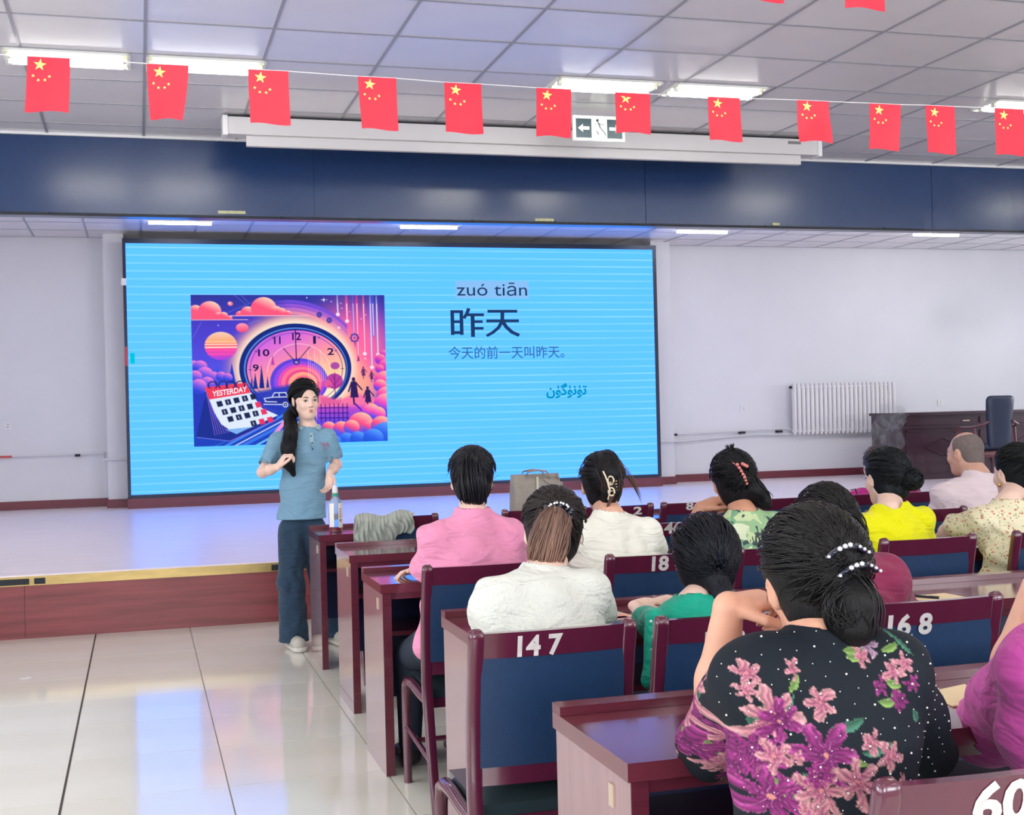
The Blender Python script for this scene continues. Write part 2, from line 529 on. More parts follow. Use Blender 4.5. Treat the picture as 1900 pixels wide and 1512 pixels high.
sl = strip_lamp()
for k, (x, lb) in enumerate(((0.48, 'short tube lamp on the stage ceiling at left, above the picture side of the screen'), (3.25, 'short tube lamp on the stage ceiling above the middle of the screen'),
                             (6.67, 'short tube lamp on the stage ceiling above the right edge of the screen'), (9.92, 'short tube lamp on the stage ceiling far right, half hidden by the beam'))):
    o = sl if k == 0 else copy_tree(sl)
    o.location = (x, 14.38, ZS - .003); tag(o, lb, 'tube lamp', 'tube lamps of the stage ceiling')
    if k == 3: o.location.y = 14.3
for x in (-2.3, 1.9, 4.9, 8.2, 11.4):  # unseen lamps added in two rows, stretched to brighten the stage floor
    o = copy_tree(sl); o.location = (x, 11.2, ZS - .003); o.scale = (3.2, 1, 1)
    o2 = copy_tree(sl); o2.location = (x + .8, 10.2, ZS - .003); o2.scale = (3.2, 1, 1)
    tag(o2, 'added second row tube lamp on the stage ceiling to brighten the open floor, %s' % {-2.3: 'far left', 1.9: 'left', 4.9: 'middle', 8.2: 'right', 11.4: 'far right'}[x], 'tube lamp', 'added tube lamps of the second row')
    tag(o, 'added tube lamp hidden behind the blue beam, near the %s of the stage' % {-2.3: 'far left side', 1.9: 'left part', 4.9: 'middle', 8.2: 'right part', 11.4: 'far right side'}[x], 'tube lamp', 'added tube lamps behind the beam')
# ================================================================ LED SCREEN
M_led = emis('led_display', (1, 1, 1, 1), 1.0)


def led_material():
    nt = M_led.node_tree; e = [n for n in nt.nodes if n.type == 'EMISSION'][0]
    tc = nt.nodes.new('ShaderNodeTexCoord'); sep = nt.nodes.new('ShaderNodeSeparateXYZ')
    nt.links.new(tc.outputs['Object'], sep.inputs[0])
    mu = nt.nodes.new('ShaderNodeMath'); mu.operation = 'DIVIDE'; mu.inputs[1].default_value = 0.0905
    nt.links.new(sep.outputs['Z'], mu.inputs[0])
    fr = nt.nodes.new('ShaderNodeMath'); fr.operation = 'FRACT'; nt.links.new(mu.outputs[0], fr.inputs[0])
    rp = nt.nodes.new('ShaderNodeValToRGB'); cr = rp.color_ramp
    base = (.125, .60, 2.3, 1); hi = (.30, .76, 2.3, 1)
    cr.elements[0].position = 0.0; cr.elements[0].color = hi
    cr.elements[1].position = 0.10; cr.elements[1].color = hi
    q = cr.elements.new(0.16); q.color = base
    q = cr.elements.new(0.93); q.color = base
    q = cr.elements.new(1.0); q.color = hi
    nt.links.new(fr.outputs[0], rp.inputs[0])
    n = nt.nodes.new('ShaderNodeTexNoise'); n.inputs['Scale'].default_value = 1.1
    mp = nt.nodes.new('ShaderNodeMapping'); mp.inputs['Scale'].default_value = (0.5, 1, 3)
    nt.links.new(tc.outputs['Object'], mp.inputs[0]); nt.links.new(mp.outputs[0], n.inputs['Vector'])
    mx = nt.nodes.new('ShaderNodeMix'); mx.data_type = 'RGBA'
    mr = nt.nodes.new('ShaderNodeMapRange'); mr.inputs['From Min'].default_value = .35; mr.inputs['From Max'].default_value = .65
    mr.inputs['To Min'].default_value = 0.1; mr.inputs['To Max'].default_value = 0.75
    nt.links.new(n.outputs['Fac'], mr.inputs['Value']); nt.links.new(mr.outputs[0], mx.inputs[0])
    nt.links.new(rp.outputs[0], mx.inputs[6]); mx.inputs[7].default_value = base
    nt.links.new(mx.outputs[2], e.inputs[0])


led_material()
M_frame = mat('screen_frame_metal', rgb(28, 38, 60), 0.35, metal=0.3)
scr = empty('led_screen', (3.15, 15.3, ZST), label='large LED video wall with a light blue slide, standing at the back of the stage', cat='screen')
SX, SY, SZ = 3.15, 15.3, ZST


def sbox(name, x0, x1, y0, y1, z0, z1, m, bevel=0.0, parent=scr):
    return boxo(name, (x0 - SX, x1 - SX, y0 - SY, y1 - SY, z0 - SZ, z1 - SZ), m, parent, bevel)


XL, XR, ZB, ZT = -0.105, 6.375, 0.575, 3.455
disp = sbox('display', XL, XR, 15.262, 15.32, ZB, ZT, M_led)
sbox('cabinet', XL - .02, XR + .02, 15.32, 15.54, ZST, ZT + .03, M_frame)
for d in ((XL - .035, XL, 15.25, 15.34, ZB - .035, ZT + .055), (XR, XR + .045, 15.25, 15.34, ZB - .035, ZT + .055), (XL, XR, 15.25, 15.34, ZB - .04, ZB), (XL, XR, 15.25, 15.34, ZT, ZT + .055)):
    sbox('frame', *d, M_frame, bevel=.004)
sbox('plinth', XL - .04, XR + .05, 15.23, 15.52, ZST, ZB - .04, M_base, bevel=.003)
sbox('cable_clip', XL - .055, XL - .0, 15.235, 15.25, 2.97, 3.05, M_white, bevel=.003)['label'] = 'small white clip on the left frame'
sbox('sticker', XL - .03, XL - .005, 15.245, 15.25, 2.05, 2.27, mat('red_sticker', rgb(200, 60, 70), .5), bevel=.001)['label'] = 'thin red sticker on the left frame'
YD = -0.038 - .003     # local plane of the picture content


def sc_text(s, px0, py0, px1, py1, m, bold=0.0, name='lettering'):
    a = at(px0, py0, 15.26); b = at(px1, py1, 15.26)
    return fit_text(name, s, (a.x + b.x) / 2 - SX, (a.z + b.z) / 2 - SZ, abs(b.x - a.x), abs(a.z - b.z), YD - .002, m, scr, bold)


T_navy = emis('slide_text_navy', rgb(32, 62, 104), 1)
T_mid = emis('slide_text_blue', rgb(52, 110, 160), 1)
T_teal = emis('slide_text_teal', rgb(0, 152, 190), 1)
T_hl = emis('slide_highlight', rgb(140, 195, 250), 1)
a = at(845, 521, 15.26); b = at(981, 554, 15.26)
bm = bmesh.new(); box(bm, a.x - SX, b.x - SX, YD, YD + .002, b.z - SZ, a.z - SZ); bobj('highlight', bm, T_hl, scr)
sc_text('zu\u00f3 ti\u0101n', 847, 524, 978, 549, T_navy)
# the two large characters, stroke by stroke (heavy strokes)
ST = []
def hz(x0, x1, y, t): ST.append([(x0, y - t / 2), (x1, y - t / 2), (x1, y + t / 2), (x0, y + t / 2)])
def vt(x, y0, y1, t): ST.append([(x - t / 2, y0), (x + t / 2, y0), (x + t / 2, y1), (x - t / 2, y1)])
def ln(pts, t0, t1):
    L = []; Rr = []
    for i, p in enumerate(pts):
        q = pts[min(i + 1, len(pts) - 1)]; o_ = pts[max(i - 1, 0)]
        dx, dy = q[0] - o_[0], q[1] - o_[1]; l = math.hypot(dx, dy) or 1
        t = (t0 + (t1 - t0) * i / (len(pts) - 1)) / 2
        L.append((p[0] - dy / l * t, p[1] + dx / l * t)); Rr.append((p[0] + dy / l * t, p[1] - dx / l * t))
    for i in range(len(pts) - 1): ST.append([L[i], L[i + 1], Rr[i + 1], Rr[i]])
# coordinates in units of one character cell (0..100), y down; first the "day" radical and its right half
vt(10, 8, 92, 10); vt(35, 8, 92, 10); hz(5, 40, 13, 10); hz(10, 35, 47, 9); hz(5, 40, 84, 10)
ln([(56, 2), (51, 18), (42, 36)], 10, 9); hz(51, 98, 24, 10); vt(66, 24, 99, 11); hz(66, 94, 47, 9); hz(66, 96, 70, 9)
O = len(ST)
hz(108, 192, 12, 10); hz(104, 196, 45, 10); ln([(150, 12), (149, 45), (138, 68), (122, 84), (104, 96)], 11, 9); ln([(150, 47), (160, 66), (176, 84), (196, 95)], 11, 11)
a = at(832, 571, 15.26); b = at(966, 625, 15.26)
fx = lambda x: a.x - SX + (b.x - a.x) * x / 200; fz = lambda y: a.z - SZ + (b.z - a.z) * y / 100
for nm, part in (('character', ST[:O]), ('character', ST[O:])):
    bm = bmesh.new()
    for k, st_ in enumerate(part): poly(bm, [(fx(x), fz(y)) for x, y in st_], YD - .002 - k * .00008)
    bobj(nm, bm, T_navy, scr)
sc_text('\u4eca\u5929\u7684\u524d\u4e00\u5929\u53eb\u6628\u5929\u3002', 832, 643, 1047, 664, T_mid, 0.006)
uy = '\ufee5\ufbdc\ufb94\ufbdc\ufee7\ufbdc\ufe97'
sc_text(uy, 1013, 711, 1089, 738, T_teal, 0.03)
a = at(245, 663, 15.26)
bm = bmesh.new(); box(bm, a.x - SX - .02, a.x - SX + .03, YD, YD + .002, a.z - SZ - .07, a.z - SZ + .05); bobj('cursor_mark', bm, emis('teal_mark', rgb(0, 200, 225)), scr, bevel=.0008)['label'] = 'small teal mark at the left edge of the slide'

# ---- the illustration, painted point by point into a fine mesh
GW, GH = 400, 304
gx, gy = np.meshgrid(np.linspace(-132, 1702, GW), np.linspace(36, 1430, GH))
IM = np.zeros((GH, GW, 3))
PX = 4.6


def C(*c): return np.array(c, float) / 255


def bl(m, c):
    global IM
    c = np.asarray(c, float)
    IM = IM * (1 - m[..., None]) + c * m[..., None]


def ss(x): return np.clip(x, 0, 1) ** 2 * (3 - 2 * np.clip(x, 0, 1))
def ell(cx_, cy_, rx, ry): return np.sqrt(((gx - cx_) / rx) ** 2 + ((gy - cy_) / ry) ** 2)
def disc(cx_, cy_, rx, ry): return np.clip((1 - ell(cx_, cy_, rx, ry)) * min(rx, ry) / PX + .5, 0, 1)
def ringm(cx_, cy_, rx, ry, w_): return np.clip((w_ / 2 - np.abs(ell(cx_, cy_, rx, ry) - 1) * min(rx, ry)) / PX + .5, 0, 1)
def glow(cx_, cy_, rx, ry, p=1.0): return np.clip(1 - ell(cx_, cy_, rx, ry), 0, 1) ** p


def line(x0, y0, x1, y1, w_):
    dx, dy = x1 - x0, y1 - y0
    t = np.clip(((gx - x0) * dx + (gy - y0) * dy) / (dx * dx + dy * dy), 0, 1)
    d = np.hypot(gx - x0 - t * dx, gy - y0 - t * dy)
    return np.clip((w_ / 2 - d) / PX + .5, 0, 1)


def pol(pts):
    acc = np.zeros_like(gx)
    for ox, oy in ((-1.2, -1.2), (1.2, -1.2), (-1.2, 1.2), (1.2, 1.2)):
        ins = np.zeros(gx.shape, bool); X, Y = gx + ox, gy + oy
        for i in range(len(pts)):
            (xa, ya), (xb, yb) = pts[i], pts[(i + 1) % len(pts)]
            if ya == yb: continue
            c = ((ya > Y) != (yb > Y)) & (X < (xb - xa) * (Y - ya) / (yb - ya) + xa)
            ins ^= c
        acc += ins
    return acc / 4


def grad(t, stops):
    t = np.clip(t, 0, 1)[..., None]; out = np.zeros(t.shape[:-1] + (3,)) + stops[0][1]
    for (a, ca), (b_, cb) in zip(stops[:-1], stops[1:]):
        f = np.clip((t - a) / (b_ - a), 0, 1); out = np.where(t >= a, ca * (1 - f) + cb * f, out)
    return out


def blg(m, img):
    global IM
    IM = IM * (1 - m[..., None]) + img * m[..., None]


def paint():
    v = (gy - 36) / 1394
    blg(np.ones_like(gx), grad(v, [(0, C(52, 58, 158)), (.2, C(78, 66, 205)), (.5, C(88, 84, 232)), (.75, C(58, 72, 225)), (1, C(30, 76, 190))]))
    blg(ss(.9 * glow(1350, 620, 620, 700) * 1.6), np.zeros_like(IM) + C(255, 105, 165))
    blg(ss(glow(1330, 900, 420, 330) * 1.4), np.zeros_like(IM) + C(255, 168, 150))
    for k, (rx, c) in enumerate(((760, (120, 80, 225)), (725, (160, 90, 228)), (690, (200, 105, 225)), (655, (240, 120, 200)))):
        m = disc(770, 820, rx, rx * .97) * (gx > 520) * (gy < 420) * ss((gx - 520) / 300) * (1 - disc(770, 820, rx - 30, (rx - 30) * .97)) * (gx < 1330)
        bl(m * .9, C(*c))
    # glow and clock
    blg(ss(glow(830, 720, 720, 600) * 3.2) * .95, np.zeros_like(IM) + C(255, 170, 150))
    blg(ss(glow(830, 720, 640, 520) * 4.0), np.zeros_like(IM) + C(255, 246, 225))
    bl(disc(830, 722, 532, 418), C(28, 46, 128))
    bl(disc(833, 728, 492, 386), C(90, 140, 240))
    bl(disc(836, 730, 480, 376), C(30, 40, 120))
    u = (gx - 360) / 940
    face = grad((gx - 360) / 960 * .45 + (gy - 350) / 700 * .75, [(0, C(150, 90, 240)), (.3, C(226, 112, 222)), (.55, C(255, 150, 170)), (.8, C(255, 205, 160)), (1, C(255, 235, 200))])
    blg(disc(838, 734, 468, 366), face)
    bl(ringm(838, 732, 438, 340, 5), C(110, 60, 190))
    bl(ringm(860, 760, 300, 265, 6) * (gy < 760) * .8, C(255, 225, 215))
    for k in range(12):
        a = k * PI / 6
        x, y = 838 + 448 * math.sin(a), 732 - 348 * math.cos(a)
        bl(line(x, y, 838 + 425 * math.sin(a), 732 - 330 * math.cos(a), 6), C(50, 40, 120))
    # swirl
    for k, (r, c) in enumerate(((275, (98, 70, 225)), (245, (150, 80, 230)), (215, (236, 80, 190)), (190, (255, 120, 150)), (160, (240, 75, 150)), (138, (255, 170, 140)), (105, (255, 110, 140)), (80, (255, 215, 150)), (50, (255, 250, 220)))):
        bl(disc(858 + k * 7, 850 + k * 4, r, r * .80 - 0), C(*c))
    for k in range(9):
        x = 950 + k * 20
        bl(line(x, 560 + (k % 3) * 60, x, 850, 6) * .55, C(255, 250, 215))
    # sun with bars, planets
    t = (gy - 380) / 255
    sun = grad(t, [(0, C(250, 210, 190)), (.35, C(255, 170, 120)), (.6, C(255, 80, 160)), (1, C(170, 70, 230))])
    blg(disc(135, 508, 150, 130), sun)
    for yy, hh in ((470, 6), (494, 8), (521, 11), (551, 14), (584, 16)):
        bl(disc(135, 508, 150, 130) * np.clip((hh / 2 - np.abs(gy - yy)) / PX + .5, 0, 1), C(255, 236, 200) if yy < 530 else C(255, 80, 180))
    blg(disc(335, 340, 58, 42), grad((gy - 300) / 85, [(0, C(255, 160, 190)), (1, C(255, 70, 120))]))
    bl(disc(230, 118, 24, 20), C(255, 130, 150)); bl(disc(222, 112, 12, 10), C(255, 200, 200))
    # upper clouds
    def cloud(cs, base, c0=(255, 205, 190), c1=(255, 90, 130), under=None):
        for (x, y, r) in cs:
            m = disc(x, y, r * 1.12, r) * (gy < base)
            blg(m, grad((gy - (y - r)) / (1.7 * r) + .25 * (x - gx) / r, [(0, C(*c0)), (.55, C(*c1)), (1, C(*(under or c1)))]))
    cloud([(-110, 235, 60), (-90, 190, 60), (-30, 215, 70), (40, 190, 95), (120, 235, 40), (165, 232, 38), (220, 252, 24)], 264)
    bl(line(-135, 268, 390, 266, 6), C(255, 200, 210))
    cloud([(320, 225, 40), (390, 205, 62), (540, 165, 108), (650, 200, 62), (700, 205, 50), (765, 212, 32)], 226)
    bl(line(230, 230, 960, 230, 7), C(255, 190, 220))
    for a in ((190, 205, 420, 110), (265, 36, 370, 120), (330, 36, 400, 110), (-120, 430, -40, 290), (400, 300, 500, 270)):
        bl(line(*a, 4) * .7, C(110, 150, 250))
    for x, y, r in ((950, 62, 6), (1110, 82, 10), (1182, 98, 5), (1275, 115, 5), (1284, 162, 5), (1358, 195, 4), (1515, 225, 5), (1470, 262, 5), (115, 318, 5), (1500, 640, 7)):
        bl(disc(x, y, r, r), C(230, 240, 255))
    bl(line(1085, 82, 1145, 80, 4), C(220, 235, 255)); bl(line(1113, 62, 1113, 100, 4), C(220, 235, 255))
    # falling streaks
    for x, y0, c, w_ in ((1240, 215, (215, 205, 255), 13), (1328, 278, (255, 90, 170), 22), (1390, 430, (120, 90, 230), 14), (1428, 640, (255, 70, 150), 20), (1493, 590, (255, 100, 160), 18), (1560, 720, (150, 175, 255), 16), (1583, 420, (70, 90, 235), 22), (1622, 600, (170, 195, 255), 14)):
        m = line(x - (1428 - x) * 0.0, 30, x + 5, y0, w_) * ss((gy + 100) / 300)
        bl(m, C(*c)); bl(line(x + 3, 120, x + 5, y0, w_ * .4), C(255, 225, 240)); 
        if y0 not in (640, 420, 430): bl(disc(x + 4, y0 + 5, 19, 17), C(255, 230, 245)); 
    for x, y, r in ((1400, 443, 34), (1065, 222, 16), (1160, 275, 17)):
        bl(ringm(x, y, r, r, 12), C(60, 60, 160)); bl(disc(x, y, 9, 9), C(90, 80, 190))
        for k in range(8):
            a = k * PI / 4; bl(line(x + r * math.cos(a), y + r * math.sin(a), x + (r + 10) * math.cos(a), y + (r + 10) * math.sin(a), 9), C(60, 60, 160))
    bl(disc(1250, 345, 14, 12), C(255, 210, 220))
    bl(pol([(1395, 480), (1412, 480), (1404, 540)]), C(140, 70, 180)); bl(pol([(1418, 670), (1448, 660), (1430, 605)]), C(160, 60, 150))
    # landscape left
    bl(ss((gy - 880 - 40 * np.sin(gx / 200)) / 50) * (gx < 900) * .95, C(44, 62, 190))
    for (x, w_, y0, y1, c) in ((445, 46, 760, 910, (30, 50, 150)), (505, 50, 685, 905, (28, 46, 145)), (560, 32, 790, 900, (40, 55, 165)), (230, 70, 665, 860, (36, 66, 200)), (95, 110, 690, 860, (60, 90, 220)), (612, 34, 590, 690, (190, 70, 170)), (410, 30, 800, 905, (40, 60, 170))):
        bl(pol([(x, y0), (x - w_ / 2, y1), (x + w_ / 2, y1)]), C(*c))
    cloud([(-120, 700, 60), (-60, 700, 60), (-20, 770, 70), (60, 800, 55), (130, 790, 45), (190, 800, 40), (-110, 790, 60), (0, 850, 60), (-80, 880, 70)], 2000, (255, 130, 215), (120, 90, 235), (50, 70, 210))
    # pink ground on the right
    bl(ss((gy - 985 - 25 * np.sin(gx / 60)) / 30) * (gx > 1020), C(250, 120, 170))
    blg(ss((gy - 1060) / 60) * (gx > 1020), grad((gy - 1060) / 200, [(0, C(225, 80, 200)), (1, C(90, 70, 235))]))
    # tree
    bl(disc(1205, 705, 44, 34), C(176, 80, 170)); bl(disc(1195, 850, 82, 72), C(190, 70, 165)); bl(disc(1135, 875, 42, 40), C(230, 90, 160))
    for a in ((1200, 990, 1200, 770), (1200, 900, 1150, 830), (1200, 880, 1250, 810), (1200, 930, 1140, 890), (1200, 920, 1262, 870), (1200, 850, 1175, 790)):
        bl(line(*a, 7 if a[0] == a[2] else 5), C(110, 30, 120))
    # silhouettes
    for x, y, s_ in ((1380, 820, 1.0), (1515, 908, .78), (1478, 718, .45), (1557, 760, .42)):
        c = C(52, 34, 96) if s_ > .6 else C(110, 50, 110)
        bl(disc(x, y + 16 * s_, 17 * s_, 20 * s_), c)
        bl(pol([(x - 24 * s_, y + 36 * s_), (x + 26 * s_, y + 36 * s_), (x + 46 * s_, y + 190 * s_), (x - 34 * s_, y + 190 * s_)]), c)
        bl(line(x - 22 * s_, y + 50 * s_, x - 50 * s_, y + 130 * s_, 15 * s_), c)
        bl(line(x + 24 * s_, y + 50 * s_, x + 80 * s_, y + 115 * s_, 13 * s_), c)
        bl(line(x - 4 * s_, y + 185 * s_, x + 2 * s_, y + 250 * s_, 17 * s_), c)
        if s_ > .9: bl(pol([(x, y + 250), (x + 20, y + 245), (x + 95, y + 330), (x + 70, y + 320)]), C(80, 40, 180))
    # fence
    for k in range(7): bl(line(1060 + k * 42, 1065, 1060 + k * 42, 1235, 8), C(50, 30, 130))
    for yy in (1100, 1150, 1195): bl(line(1040, yy, 1325, yy + 4, 8), C(50, 30, 130))
    for k in range(12): bl(line(1075 + k * 15, 1065, 1068 + k * 17, 1005, 5), C(190, 50, 140))
    # right clouds
    pk = (255, 190, 170)
    cloud([(1690, 600, 40), (1650, 650, 50), (1700, 720, 70), (1640, 740, 40)], 3000, (255, 150, 170), (235, 70, 180), (150, 60, 220))
    cloud([(1690, 860, 100), (1640, 900, 60), (1700, 1000, 90)], 3000, pk, (255, 80, 170), (110, 70, 235))
    cloud([(1690, 1080, 105), (1545, 1150, 80), (1610, 1170, 70)], 3000, pk, (250, 80, 190), (80, 80, 240))
    cloud([(1130, 1290, 60), (1250, 1300, 70), (1440, 1260, 110), (1350, 1290, 70), (1540, 1300, 70), (1640, 1280, 90)], 3000, pk, (255, 80, 140), (80, 90, 240))
    cloud([(1300, 1410, 70), (1410, 1400, 70), (1680, 1370, 120), (1560, 1400, 90), (1180, 1420, 60)], 3000, (90, 160, 255), (50, 100, 240), (30, 90, 210))
    # road and streaks at the bottom
    bl(pol([(-135, 1300), (200, 1300), (760, 1080), (1000, 1090), (1020, 1440), (-135, 1440)]), C(36, 70, 190))
    for (x0, y0, x1, y1, w_, c) in ((160, 1430, 800, 1110, 20, (70, 140, 245)), (230, 1440, 820, 1150, 12, (190, 210, 255)), (300, 1440, 860, 1170, 28, (60, 120, 240)), (430, 1440, 900, 1200, 16, (110, 200, 255)), (560, 1400, 790, 1130, 36, (240, 150, 220)), (60, 1430, 500, 1230, 8, (60, 110, 220))):
        bl(line(x0, y0, x1, y1, w_), C(*c))
    # car
    W_ = C(215, 225, 255)
    bl(pol([(525, 1000), (610, 985), (620, 950), (730, 950), (770, 975), (860, 985), (870, 1060), (530, 1060)]), C(40, 50, 150))
    for a in ((525, 1005, 540, 1025), (525, 1000, 615, 990), (600, 985, 622, 950), (622, 950, 730, 950), (622, 990, 740, 990), (665, 952, 665, 988), (725, 950, 750, 990), (520, 1055, 690, 1060), (530, 1030, 640, 1035), (740, 990, 870, 1000)):
        bl(line(*a, 9), W_)
    bl(disc(722, 1062, 28, 28), C(30, 40, 120)); bl(ringm(722, 1062, 22, 22, 9), W_); bl(disc(722, 1062, 7, 7), W_)
    # calendar
    bl(pol([(0, 960), (-30, 1000), (-110, 1340), (200, 1385), (640, 1190), (600, 1150), (60, 1180)]), C(34, 52, 150))
    for k in range(7): bl(line(-5 + 8 * k, 960, 60 + 22 * k, 1330 - 4 * k, 4), C(170, 120, 230))
    bl(line(-105, 1345, 200, 1388, 7), C(110, 120, 235)); bl(line(200, 1388, 650, 1195, 7), C(150, 110, 225))
    bl(pol([(-20, 905), (360, 855), (400, 940), (500, 1090), (650, 1160), (400, 1265), (250, 1320), (120, 1230), (60, 1120)]), C(226, 238, 255))
    bl(pol([(160, 1280), (400, 1262), (260, 1325)]), C(130, 180, 245))
    bl(pol([(-25, 888), (360, 850), (400, 945), (15, 1000)]), C(242, 66, 96))
    def sq(i, j): return (78 + i * 78 + j * 42 + j * j * 3, 1022 + j * 75 - i * 15 - (j > 1) * 8)
    for j in range(4):
        for i in range(5):
            x, y = sq(i, j)
            red = (i == 4 and j >= 1) or (i >= 3 and j == 3)
            if j == 3 and i < 2: continue
            bl(pol([(x, y), (x + 50, y - 9), (x + 66, y + 40), (x + 16, y + 50)]), C(236, 60, 110) if red else C(36, 44, 84))
            if (i + j) % 2 and not red: bl(line(x + 28, y + 10, x + 36, y + 32, 6), C(226, 238, 255))
    for x in (50, 145, 215, 305):
        bl(ringm(x, 870, 40, 34, 10) * (gy < 900), C(40, 40, 110))
    # clock hands
    K = C(34, 26, 84)
    bl(line(832, 362, 836, 650, 9), K); bl(line(716, 535, 812, 648, 7), K); bl(line(968, 522, 858, 645, 7), K)
    bl(disc(836, 668, 32, 24), C(60, 50, 140)); bl(disc(836, 668, 16, 11), C(170, 150, 230))


paint()
p00 = at(353, 546, 15.26); p11 = at(719, 821, 15.26)
WX0, WX1, WZ0, WZ1 = 0.605 - SX, 2.876 - SX, 1.106 - SZ, 2.866 - SZ


def grid_mesh(name, W_, H_, fn, cols, m, parent):
    uu, vv = np.meshgrid(np.linspace(0, 1, W_), np.linspace(0, 1, H_))
    co = fn(uu, vv).reshape(-1, 3)
    idx = np.arange(W_ * H_).reshape(H_, W_)
    q = np.stack([idx[:-1, :-1], idx[1:, :-1], idx[1:, 1:], idx[:-1, 1:]], -1).reshape(-1, 4)
    me = np_mesh(name, co, q)
    if cols is not None: set_colors(me, cols)
    return link_mesh(name, me, m, parent)


def np_mesh(name, co, q):
    me = bpy.data.meshes.new(name)
    co = np.ascontiguousarray(co, dtype=np.float32); q = np.ascontiguousarray(q, dtype=np.int32)
    n = q.shape[1]
    me.vertices.add(len(co)); me.vertices.foreach_set('co', co.ravel())
    me.loops.add(q.size); me.loops.foreach_set('vertex_index', q.ravel())
    me.polygons.add(len(q)); me.polygons.foreach_set('loop_start', np.arange(0, q.size, n, dtype=np.int32))
    me.update(calc_edges=True)
    return me


def set_colors(me, c, name='col'):
    c = np.asarray(c).reshape(-1, 3)
    a = me.color_attributes.new(name, 'FLOAT_COLOR', 'POINT')
    c = np.where(c <= 0.04045, c / 12.92, ((np.clip(c, 0, 1) + 0.055) / 1.055) ** 2.4)
    a.data.foreach_set('color', np.concatenate([c, np.ones((len(c), 1))], 1).astype(np.float32).ravel())


grid_mesh('illustration', GW, GH, lambda u, v: np.stack([WX0 + (WX1 - WX0) * u, np.full_like(u, YD), WZ1 - (WZ1 - WZ0) * v], -1), IM.reshape(-1, 3), emis('illustration', (1, 1, 1, 1), 1.0, attr='col'), scr)


def pic_text(s, zx, zy, w_, h_, m, rot=0.0, bold=.02, shear=0.0, name='numeral'):
    me, v = text_mesh(s, 1.0, bold)
    kx = (WX1 - WX0) / 1834; kz = (WZ1 - WZ0) / 1394
    x = v[:, 0] / np.ptp(v[:, 0]) * w_; y = v[:, 1] / np.ptp(v[:, 1]) * h_
    y = y + shear * x
    X = WX0 + (zx + 132 + x * math.cos(rot) + y * math.sin(rot)) * kx
    Z = WZ1 - (zy - 36 - y * math.cos(rot) + x * math.sin(rot)) * kz
    me.vertices.foreach_set('co', np.stack([X, np.full_like(X, YD - .002), Z], 1).ravel())
    me.materials.append(m); return link_mesh(name, me, None, scr)


TK = emis('numeral_ink', rgb(34, 26, 84))
for s_, x, y, w_, h_ in (('12', 843, 425, 84, 70), ('11', 660, 460, 62, 72), ('10', 530, 575, 106, 66), ('9', 452, 715, 56, 64), ('1', 1013, 460, 26, 72), ('2', 1165, 570, 64, 66)):
    pic_text(s_, x, y, w_, h_, TK)
pic_text('YESTERDAY', 205, 930, 320, 52, emis('calendar_lettering', rgb(250, 244, 255)), bold=.02, shear=.13, name='lettering')

# ================================================================ WALL FITTINGS OF THE STAGE
# radiator: 23 white columns
rad = empty('radiator', (9.38, 15.76, 1.0), label='white cast column radiator hanging on the stage wall right of the screen', cat='radiator')
bm = bmesh.new()
tube(bm, [(0, 0, .0), (0, 0, .05), (0, 0, .62), (0, 0, .70)], [.020, .0295, .0295, .022], 10, rad2=[.03, .045, .045, .03], ref=(0, 1, 0))
col0 = bobj('column', bm, M_whitem, rad, smooth=True, angle=.9)
for k in range(24):
    o = col0 if k == 0 else col0.copy()
    if k: COL.objects.link(o)
    o.location = (-.76 + k * .0675, 0, .01)
for z in (.06, .66):
    bm = bmesh.new(); tube(bm, [(-.80, 0, z), (.80, 0, z)], .017, 10); bobj('header_pipe', bm, M_whitem, rad, smooth=True)
bm = bmesh.new(); tube(bm, [(-.83, -.01, .66), (-.80, -.01, .66)], .02, 8); bobj('valve', bm, M_dark, rad, smooth=True)

M_pipe = mat('white_pipe', rgb(214, 214, 218), .35)


def pipe(name, pts, r, m=M_pipe, parent=None):
    bm = bmesh.new(); tube(bm, pts, r, 8); return bobj(name, bm, m, parent, smooth=True, angle=.8)


hp = empty('heating_pipe', (6.8, 15.82, .9), label='thin white heating pipe running from the right pillar to the radiator', cat='pipe')
def L(o, p): return (p[0] - o.location.x, p[1] - o.location.y, p[2] - o.location.z)
pipe('upper_pipe', [L(hp, p) for p in ((6.76, 15.84, 1.06), (7.9, 15.84, 1.085), (8.55, 15.84, 1.10), (8.62, 15.80, 1.07))], .011, parent=hp)
pipe('lower_pipe', [L(hp, p) for p in ((6.50, 15.5, .985), (6.76, 15.5, .985), (6.80, 15.82, .96), (8.0, 15.84, 1.03), (10.2, 15.84, .985), (12.5, 15.84, .985))], .016, parent=hp)
pipe('riser', [L(hp, p) for p in ((6.80, 15.86, 1.10), (6.80, 15.86, .70), (6.78, 15.86, .52))], .02, parent=hp)
for x in (6.86, 7.86, 8.42): boxo('bracket', tuple(v - w_ for v, w_ in zip((x - .035, x + .035, 15.80, 15.88, 1.045, 1.075), (6.8, 6.8, 15.82, 15.82, .9, .9))), M_dark, hp, bevel=.004)
h2 = empty('heating_pipe', (-1.5, 15.84, 1.0), label='thin white pipe along the wall left of the screen', cat='pipe')
pipe('lower_pipe', [L(h2, p) for p in ((-4.2, 15.85, 1.04), (-1.0, 15.85, 1.045), (-.42, 15.85, 1.05))], .011, parent=h2)
pipe('pillar_pipe', [L(h2, p) for p in ((-.40, 15.84, 1.05), (-.40, 15.52, .985), (-.13, 15.52, .985))], .014, parent=h2)
boxo('bracket', (.77, .83, -.02, .02, .02, .05), M_dark, h2, bevel=.004)
pipe('red_sleeve', [L(h2, p) for p in ((-1.7, 15.85, 1.043), (-1.42, 15.85, 1.043))], .014, mat('red_tape', rgb(205, 90, 85), .5), h2)['label'] = 'short red taped length'


